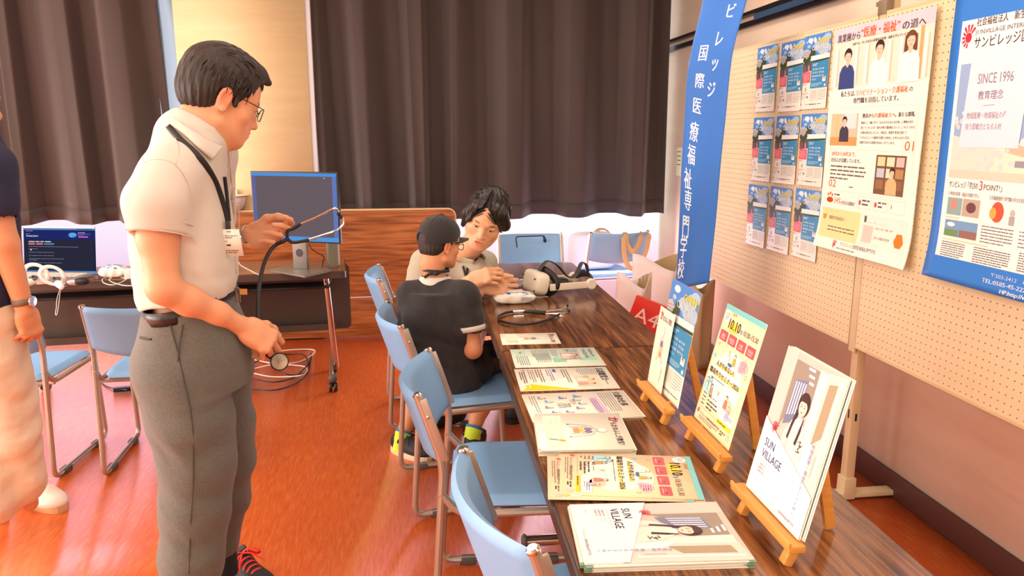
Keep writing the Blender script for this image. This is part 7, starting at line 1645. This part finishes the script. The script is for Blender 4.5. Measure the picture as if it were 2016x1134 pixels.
for q, lo in ((1, -0.050), (-1, -0.006)): HB.K(SH, (q*0.055, 0.062, 0.080), (q*0.080, 0.040, 0.02), 0.026, 0.022, 0.02); HB.K(SH, (q*0.080, 0.040, 0.02), (q*0.084, 0.020, lo), 0.020, 0.010, 0.02)
HB.K(SH, (-0.02, 0.075, 0.092), (-0.070, 0.078, 0.030), 0.018, 0.008, 0.02); HB.K(SH, (0.03, 0.080, 0.085), (0.072, 0.070, 0.0), 0.016, 0.007, 0.02)
# curtain parting: open the forehead in a pointed arch
HB.E(SH, (0.012, 0.105, 0.022), (0.050, 0.060, 0.074), 0.006, -1, (0, 0, 0)); HB.K(SH, (0.012, 0.11, 0.04), (0.012, 0.075, 0.125), 0.036, 0.006, 0.006, -1); HB.E(SH, (0, 0.095, -0.06), (0.066, 0.075, 0.080), 0.006, -1); HB.E(SH, (0, -0.06, -0.115), (0.13, 0.12, 0.055), 0.006, -1)
HB.K(SH, (0.012, -0.01, 0.150), (0.012, 0.100, 0.085), 0.0045, 0.012, 0.006, -1)
HB.E(SH, (-0.094, -0.004, -0.020), (0.024, 0.024, 0.036), 0.006, -1)
sdf_build(SH, 'hair', m_hairB, mB, 0.0032, disp=strand(44, 0.0018, HB), smooth=0)
lk = MB()
hair_tufts(HB, lk, 1800, lambda p, rs: (p.z > 0.06 and p.y < 0.088) or (p.y < 0.03 and p.z > -0.02) or (abs(p.x) > 0.055 and p.z > 0.02 and p.y < 0.05), lambda p: 0.062, lambda p: ((1 if p.x > 0.01 else -1)*1.0, 0.35, -0.5) if p.z > 0.05 else (0.0, 0.1, -1.0), 8, 0.0019, 0.14)
lk.build('hair_locks', m_hairB, mB, sharp=0)['kind'] = 'stuff'
m_shirtB = M('grey_beige_shirt', (176, 170, 150), 0.8, bump=(300, 0.3), sheen=0.15)
SS = Sdf()
SS.chain([nbB+Vector((0, 0.0, -0.045)), shR+Vector((0.03, 0.0, -0.01))], [0.080, 0.078], 0.05); SS.chain([nbB+Vector((0, 0.0, -0.045)), shL+Vector((-0.02, 0, -.02))], [0.080, 0.075], 0.05)
SS.chain([nbB+Vector((0.0, 0.03, -0.08)), tcB+Vector((0, 0.04, -0.05)), bsB+Vector((0, 0.0, 0.03))], [0.125, 0.150, 0.150], 0.05)
SS.chain([nbB+Vector((0, 0, -0.05)), PD(936, 548, 3.42), PD(925, 590, 3.46)], [0.070, 0.080, 0.09], 0.05)
SS.chain([shR, PD(820, 600, 3.36)], [0.078, 0.075], 0.03); SS.chain([shL, PD(950, 600, 3.55)], [0.075, 0.07], 0.03)
SS.chain([HB.w(0, -0.03, -0.09), nbB+Vector((0, 0, -0.02))], [0.056, 0.060], 0.006, -1)
fdB = fold_noise(32, 0.006, (1, 0, 0.8), 21)
shB = sdf_build(SS, 'shirt', m_shirtB, mB, 0.0055, disp=fdB, smooth=2)
bk_ = PD(885, 488, 3.60); ft_ = PD(944, 520, 3.37); collar(shB, bk_, ft_, er*0.066, 0.036, 0.060, Vector((0.1, -0.5, 1)).normalized(), m_shirtB)
ribbon([hit(SS, u, v, 3.0, 3.8, fdB, 0.006) for u, v in ((930, 492), (924, 510), (920, 530), (916, 548), (912, 566))], 0.012, 0.002, 'lanyard', m_lany, mB, nrm=-aw)
ribbon([hit(SS, u, v, 3.0, 3.8, fdB, 0.006) for u, v in ((908, 510), (912, 526), (917, 545), (920, 562))], 0.010, 0.002, 'lanyard', m_lany, mB, nrm=-aw)
ST = Sdf(); ST.chain([bsB+Vector((0, 0, -.02)), Vector((0.20, 3.79, 0.50)), Vector((0.51, 3.66, 0.52))], [0.12, 0.10, 0.08], 0.04); ST.chain([bsB+Vector((0, 0, -.02)), Vector((0.20, 3.98, 0.50)), Vector((0.53, 3.98, 0.52))], [0.12, 0.10, 0.08], 0.04)
ST.chain([Vector((0.51, 3.66, 0.52)), Vector((0.475, 3.62, 0.09))], [0.08, 0.055], 0.03); ST.chain([Vector((0.53, 3.98, 0.52)), Vector((0.50, 3.98, 0.09))], [0.08, 0.055], 0.03)
sdf_build(ST, 'trousers', M('dark_trousers', (50, 50, 54), 0.85), mB, 0.007, smooth=1)
shoe(mB, (0.44, 3.56, 0), (0.60, 3.66, 0), (m_shoeb, m_soleb), 0.27, 0.1); shoe(mB, (0.46, 3.96, 0), (0.7, 4.0, 0), (m_shoeb, m_soleb), 0.27, 0.1)

# ------------------------------------------------------------------ C: seated young person in the black cap, seen from behind
mC = thing('person', 'young person in a black cap and black t-shirt, seen from behind, seated at the table', 'person', (0.15, 2.95, 0))
er, aw = view_axes(866, 480, 2.88)
hd = R(56); f0 = (aw*math.cos(hd)+er*math.sin(hd))*math.cos(R(8))-UPZ*math.sin(R(8))
HC = Head(frame(PD(867, 480, 2.96), f0, UPZ+er*0.02), 0.80, True)
S = Sdf(); HC.sculpt(S)
nbC = PD(857, 548, 2.93); chC = PD(858, 600, 2.90); hpC = Vector((0.13, 2.92, 0.50))
S.chain([HC.w(0, -0.035, -0.04), HC.w(0, -0.045, -0.10), nbC], [0.044, 0.040, 0.043], 0.025)
S.chain([nbC+Vector((0, 0, -.02)), chC+Vector((0, 0.03, 0)), hpC], [0.042, 0.06, 0.08], 0.02)
sL = PD(806, 582, 2.92); sR = PD(914, 582, 2.86); eR = PD(931, 688, 2.83); wR = PD(948, 652, 3.06); eL = PD(800, 690, 2.98); wL = PD(900, 640, 3.15)
S.chain([sR, eR], [0.042, 0.034], 0.02); S.chain([eR, wR], [0.034, 0.022], 0.02); S.chain([sL, eL], [0.042, 0.034], 0.02); S.chain([eL, wL], [0.034, 0.022], 0.02)
er3, aw3 = er, aw
Mr = frame(wR, (wR-eR), UPZ); hand_sculpt(S, Mr, 0.82, -1, ((25, 30, 15),)*4); Mlh = frame(wL, (wL-eL), UPZ); hand_sculpt(S, Mlh, 0.82, 1, ((25, 30, 15),)*4)
kR = Vector((0.42, 3.23, 0.47)); kL = Vector((0.10, 3.33, 0.46)); aR = PD(931, 852, 3.24); aL = PD(792, 862, 3.27)
S.chain([Vector((0.20, 2.95, 0.50)), kR], [0.075, 0.05], 0.03); S.chain([kR, PD(946, 800, 3.30), aR, PD(928, 872, 3.26)], [0.048, 0.046, 0.028, 0.027], 0.02)
S.chain([Vector((0.08, 2.98, 0.50)), kL], [0.075, 0.05], 0.03); S.chain([kL, PD(812, 800, 3.33), aL, PD(790, 882, 3.27)], [0.048, 0.044, 0.028, 0.027], 0.02)
ftC = HC.tint((226, 156, 108), brow=(40, 30, 26))
def colC(co): c = np.tile(lin3((216, 150, 108)), (len(co), 1)); return ftC(co, c)
sdf_build(S, 'body', m_skin, mC, 0.0034, smooth=1, color=colC); HC.face_parts(mC, 0.7)
glasses(HC, mC, M('black_frame', (30, 28, 30), 0.4), r=0.0016)
SH = Sdf(); HC.E(SH, (0, -0.018, 0.030), (0.081, 0.101, 0.082), 0.01); HC.E(SH, (0, -0.055, -0.015), (0.070, 0.056, 0.060), 0.02)
HC.E(SH, (0, 0.085, -0.01), (0.12, 0.075, 0.12), 0.006, -1); HC.E(SH, (0, -0.045, -0.112), (0.11, 0.10, 0.052), 0.02, -1)
for q in (-1, 1): HC.E(SH, (q*0.088, -0.008, -0.012), (0.022, 0.024, 0.036), 0.006, -1)
sdf_build(SH, 'hair', m_hairA, mC, 0.0035, disp=strand(30, 0.0015, HC), smooth=0)
m_cap = M('black_cap_cloth', (38, 37, 36), 0.85, bump=(420, 0.4), sheen=0.15)
SC = Sdf(); HC.E(SC, (0, -0.012, 0.048), (0.090, 0.109, 0.094), 0.01); HC.E(SC, (0, -0.030, 0.020), (0.088, 0.092, 0.055), 0.03)
SC.half(HC.w(0, 0.0, 0.014), HC.M.to_3x3() @ Vector((0, 0.13, -1)), HC.w(0, 0, -0.06), 0.14, 0.004)
HC.E(SC, (0, -0.118, 0.020), (0.034, 0.040, 0.030), 0.004, -1)
HC.E(SC, (0, -0.012, 0.036), (0.083, 0.101, 0.086), 0.003, -1)
cap_ = sdf_build(SC, 'cap', m_cap, mC, 0.0032, smooth=1)
def visor(a, b):
    t = (a-0.5)*2; x = 0.074*t*(1-0.10*b); base = 0.084-0.050*(t*t); y = base+b*(0.078*(1-0.55*t*t)+0.004); z = 0.020+0.020*(1-t*t)-0.002*b-0.004*t*t
    return HC.w(x, y, z)
k = MB(); k.grid(visor, 22, 8, thick=0.004); k.build('cap_visor', m_cap, cap_, sharp=0)
k = MB(); k.sphere(HC.w(0, -0.012, 0.144), (0.008, 0.008, 0.0045), 12); k.build('top_button', m_cap, cap_)
k = MB(); k.tube([HC.w(0.084*math.sin(a), -0.022-0.092*math.cos(a), 0.004+0.002*math.cos(a)) for a in np.linspace(-0.75, 0.75, 13)], 0.009, 6, flat=(0.25, 1.1)); k.build('back_strap', m_cap, cap_)
for i in range(6):
    a0 = math.pi/6+i*math.pi/3; k = MB(); k.tube([HC.w(0.0905*math.sin(t)*math.sin(a0), -0.012+0.1095*math.sin(t)*math.cos(a0), 0.048+0.0945*math.cos(t)) for t in np.linspace(0.06, 1.45, 14)], 0.0009, 5); k.build('panel_seam', M('cap_thread', (52, 52, 52), 0.9), cap_)
    k = MB(); a1 = a0+math.pi/6; t = 0.75; k.tube([HC.w((0.0915)*math.sin(t+dt)*math.sin(a1+da), -0.012+0.1105*math.sin(t+dt)*math.cos(a1+da), 0.048+0.0955*math.cos(t+dt)) for dt, da in ((0.03, 0), (0, 0.05), (-0.03, 0), (0, -0.05))], 0.0010, 5, closed=True); k.build('eyelet', _mats['cap_thread'], cap_)
lg = MB(); lg.smooth = False
for i, (w0, h) in enumerate(((0.0, 0.012), (0.0095, 0.019), (0.019, 0.026))):
    base = 1.02-w0*8.5
    def cp2(da, z):  # point on the right front side of the cap
        a = base+da; zz = (z)/0.094; r = math.sqrt(max(0, 1-zz*zz)); return HC.w(0.0915*r*math.sin(a), -0.012+0.1105*r*math.cos(a), 0.048+z+0.0)
    lg.add([cp2(0.0, -0.028), cp2(-0.055, -0.028), cp2(-0.055+0.05, -0.028+h), cp2(0.05, -0.028+h*0.86)], [(0, 1, 2, 3)])
lg.build('cap_logo', ink((240, 240, 236)), cap_, sharp=0)
m_teeC = M('black_tshirt', (36, 34, 34), 0.85, bump=(200, 0.3), sheen=0.1)
dC = 2.90; SS = Sdf()
SS.stack(rowsfrom([(572, 800, 925, .09), (600, 788, 935, .105), (640, 786, 938, .108), (690, 796, 932, .11), (735, 814, 944, .12), (775, 828, 950, .12)], dC, R(-6)), 0.03)
SS.cone(nbC+Vector((0, 0, -0.060)), sR, 0.056, 0.052, 0.04); SS.cone(nbC+Vector((0, 0, -0.060)), sL, 0.056, 0.052, 0.04); SS.ell(nbC+Vector((0, 0.0, -0.060)), (0.10, 0.080, 0.058), None, 0.03)
SL = Sdf(); ecR = sR+(eR-sR)*0.66; 
def sleeveC(T, sh_, cu, r0, r1):
    a = (cu-sh_).normalized(); T.cone(sh_, cu, r0, r1, 0.02); T.half(cu, a, cu+a*0.06, 0.07, 0.003); T.cone(cu-a*0.03, cu+a*0.05, r1-0.010, r1-0.008, 0.003, -1)
T2 = Sdf(); sleeveC(T2, sR, ecR, 0.052, 0.056); T2.p += SS.p; ecL = sL+(eL-sL)*0.62; T2.cone(sL, ecL, 0.052, 0.05, 0.02)
T2.cone(HC.w(0, -0.045, -0.09), nbC+Vector((0, 0, -0.01)), 0.044, 0.050, 0.004, -1)
_g1 = fold_noise(26, 0.012, (1, 0, 0.9), 33); _g2 = fold_noise(60, 0.004, (1, 0, 1.2), 3); fdC = lambda P: (_g1(P)+_g2(P))*np.clip((0.92-P[:, 2])/0.12, 0.1, 1).astype(np.float32)
tC = sdf_build(T2, 'tshirt', m_teeC, mC, 0.0045, disp=fdC, smooth=2)
aC = (ecR-sR).normalized(); xo = aC.orthogonal().normalized(); yo = aC.cross(xo)
k = MB(); k.grid(lambda a, b: ecR-aC*(0.002+0.020*b)+(xo*math.cos(2*math.pi*a)+yo*math.sin(2*math.pi*a))*(0.0600+0.001*b), 32, 2, thick=0.003); k.build('white_cuff', m_shirt, tC, sharp=0)
cCn = nbC+Vector((0, 0, -0.006)); k = MB(); k.grid(lambda a, b: cCn+(er*math.cos(2*math.pi*a)*0.062+aw*math.sin(2*math.pi*a)*0.056)*(1.20-0.28*b)+UPZ*(-0.014+0.032*b), 40, 3, thick=0.004); k.build('white_neckband', m_shirt, tC, sharp=0)
k = MB(); k.tube([nbC+er*math.cos(a)*0.054+aw*math.sin(a)*0.046+UPZ*(0.036-0.004*math.cos(a)) for a in np.linspace(0, 2*math.pi, 33)[:-1]], 0.005, 6, closed=True, flat=(0.4, 1.3)); k.build('neck_cord', m_lany, mC)
kp = nbC-aw*0.052+UPZ*0.030+er*0.004
k = MB(); k.sphere(kp, (0.013, 0.010, 0.010), 10); k.tube([kp, kp+er*0.03+UPZ*0.008, kp+er*0.052+UPZ*0.010], 0.0055, 6, flat=(0.5, 1.2)); k.tube([kp, kp-er*0.028-UPZ*0.004, kp-er*0.046-UPZ*0.016], 0.0055, 6, flat=(0.5, 1.2)); k.build('cord_knot', m_lany, mC)
ST = Sdf(); m_short = M('black_shorts', (30, 30, 32), 0.8)
ST.ell((0.14, 2.93, 0.50), (0.155, 0.13, 0.085), None, 0.02); ST.chain([Vector((0.20, 2.96, 0.505)), kR+Vector((-0.02, -0.02, 0.0))], [0.095, 0.075], 0.04); ST.chain([Vector((0.07, 2.98, 0.505)), kL+Vector((0, -0.02, 0))], [0.095, 0.075], 0.04)
sdf_build(ST, 'shorts', m_short, mC, 0.0055, disp=fold_noise(30, 0.005, (1, 1, 0), 8), smooth=2)
m_lime = M('lime_sock', (204, 236, 60), 0.8, bump=(300, 0.5)); m_sockb = M('blue_sock_band', (46, 120, 180), 0.8); m_solew = M('cream_sole', (232, 220, 190), 0.5)
for an, kn, lo in ((aR, PD(946, 800, 3.30), PD(928, 876, 3.262)), (aL, PD(812, 800, 3.33), PD(790, 886, 3.272))):
    top = an+(kn-an)*0.14
    k = MB(); k.tube([lo, an, top], [0.040, 0.0375, 0.040], 16); k.build('sock', m_lime, mC); k = MB(); d_ = (kn-an).normalized(); k.tube([top, top+d_*0.012], [0.0405, 0.0407], 16); k.build('sock_band', m_sockb, mC)
sh1 = shoe(mC, aL+Vector((-0.045, 0.05, 0)), Vector((0.035, 3.165, 0)), (m_shoeb, m_solew), 0.235, 0.088, m_rub, high=0.075)
sh2 = shoe(mC, aR+Vector((-0.020, -0.045, 0)), aR+Vector((0.06, 0.2, 0)), (m_shoeb, m_solew), 0.235, 0.088, m_rub, high=0.075)
pc_ = thing('black_pouch', 'black pouch on the lap of the capped person at the table edge', 'pouch', kR+Vector((0, 0, .06)))
k = MB(); superbox(k, PD(958, 708, 3.02), (0.13, 0.12, 0.10), 0.7, 20, (0.2, 0.1, 0.4)); k.build('body', _mats['black_nylon'], pc_, sharp=0)

# ------------------------------------------------------------------ D: person cut by the left picture edge
dD = 3.15
m_tee = M('navy_tshirt', (28, 34, 62), 0.8, bump=(150, 0.3)); m_chino = M('cream_trouser_cloth', (222, 204, 176), 0.85, bump=(260, 0.4), sheen=0.2)
mD = thing('person', 'person in cream trousers with a wristwatch, cut off by the left picture edge', 'person', (PD(20, 1000, dD).x, PD(20, 1000, dD).y, 0))
er, aw = view_axes(0, 600, dD)
nD = PD(-78, 250, dD+0.02); HD = Head(frame(PD(-70, 190, dD), er*0.9+aw*0.3-UPZ*0.25, UPZ), 1.0)
S = Sdf(); HD.sculpt(S); S.chain([HD.w(0, -0.03, -0.05), nD], [0.055, 0.06], 0.03)
S.chain([nD, PD(-80, 350, dD), PD(-62, 560, dD)], [0.09, 0.12, 0.12], 0.05)
shD = PD(-25, 330, 3.02); elD = PD(8, 480, 3.0); wrD = PD(50, 612, 3.0)
S.chain([shD, elD, wrD], [0.05, 0.043, 0.027], 0.02)
MD_ = frame(wrD, (er*0.12-UPZ*0.98+aw*0.05), (-aw*0.75+er*0.45)); tD = hand_sculpt(S, MD_, 1.0, -1, ((48, 60, 35), (55, 65, 40), (60, 68, 42), (62, 70, 42)), thumb=((0.5, 0.8, -0.5), (0.0, 0.95, -0.4), (-0.25, 0.9, -0.35)))
S.chain([shD-er*0.1+aw*0.36, PD(-110, 560, 3.4)], [0.05, 0.03], 0.02)
lgN = [PD(-38, 620, 3.10), PD(-6, 720, 3.10), PD(24, 850, 3.12), PD(44, 945, 3.14)]; lgF = [PD(-60, 620, 3.25), PD(-50, 780, 3.2), PD(-35, 900, 3.15), PD(-22, 985, 3.10)]
S.chain(lgN+[PD(58, 990, 3.15)], [0.07, 0.06, 0.045, 0.035, 0.03], 0.03); S.chain(lgF, [0.07, 0.06, 0.045, 0.035], 0.03)
def colD(co): return np.tile(lin3((212, 148, 106)), (len(co), 1))
sdf_build(S, 'body', m_skin, mD, 0.004, smooth=1, color=colD); nails(tD, MD_.to_3x3(), mD, skip=(4,))
SH = Sdf(); hair_shape(SH, HD); HD.E(SH, (0, 0.085, 0.0), (0.09, 0.06, 0.09), 0.008, -1); HD.E(SH, (0, 0.06, -0.08), (0.12, 0.1, 0.08), 0.008, -1); sdf_build(SH, 'hair', m_hairA, mD, 0.005, smooth=0)
SS = Sdf(); SS.chain([nD+Vector((0, 0, -.05)), PD(-80, 350, dD), PD(-62, 600, dD)], [0.11, 0.160, 0.176], 0.05); SS.chain([nD+Vector((0, 0, -0.06)), shD, PD(-10, 402, 3.0)], [0.07, 0.075, 0.070], 0.04); SS.cone(PD(-12, 395, 3.0), PD(-4, 440, 3.0), 0.055, 0.058, 0.003, -1)
sdf_build(SS, 'tshirt', m_tee, mD, 0.006, disp=fold_noise(26, 0.006, (1, 0, 1), 2), smooth=1)
ST = Sdf(); ST.chain([PD(-62, 585, dD), PD(-50, 650, dD)], [0.155, 0.16], 0.04); ST.chain(lgN[:4]+[PD(48, 950, 3.145)], [0.105, 0.098, 0.090, 0.074, 0.066], 0.04); ST.chain(lgF, [0.12, 0.115, 0.10, 0.09], 0.04)
fD1 = fold_noise(14, 0.009, (0.9, 0, 0.8), 44); fD2 = fold_noise(40, 0.006, (0.7, 0, 1), 4)
sdf_build(ST, 'trousers', m_chino, mD, 0.006, disp=lambda P: fD1(P)+fD2(P), smooth=2)
wx = (elD-wrD).normalized(); wc_ = wrD+wx*0.035; xo = wx.orthogonal().normalized(); yo = wx.cross(xo)
k = MB(); k.grid(lambda a, b: wc_+wx*0.022*(b-0.5)+(xo*math.cos(2*math.pi*a)+yo*math.sin(2*math.pi*a))*0.0325, 30, 2, thick=0.003); k.build('watch_strap', M('brown_grey_strap', (120, 100, 84), 0.6), mD, sharp=0)
k = MB(); k.lathe([(0, 0), (0.018, 0), (0.0195, 0.004), (0.018, 0.009), (0, 0.0095)], wc_+(er*0.8-aw*0.6).normalized()*0.030, 20, (er*0.8-aw*0.6).to_track_quat('Z', 'X').to_matrix()); k.build('watch_case', m_chrome2, mD)
m_shw = M('white_leather_shoe', (240, 232, 214), 0.45); m_gum = M('tan_gum_sole', (206, 170, 124), 0.5); m_lacew = M('white_lace', (244, 238, 226), 0.7)
shoe(mD, PZ(40, 976, 0), PZ(128, 1008, 0), (m_shw, m_gum), 0.285, 0.108, m_lacew); shoe(mD, PZ(-72, 1000, 0), PZ(8, 1030, 0), (m_shw, m_gum), 0.265, 0.10, m_lacew)
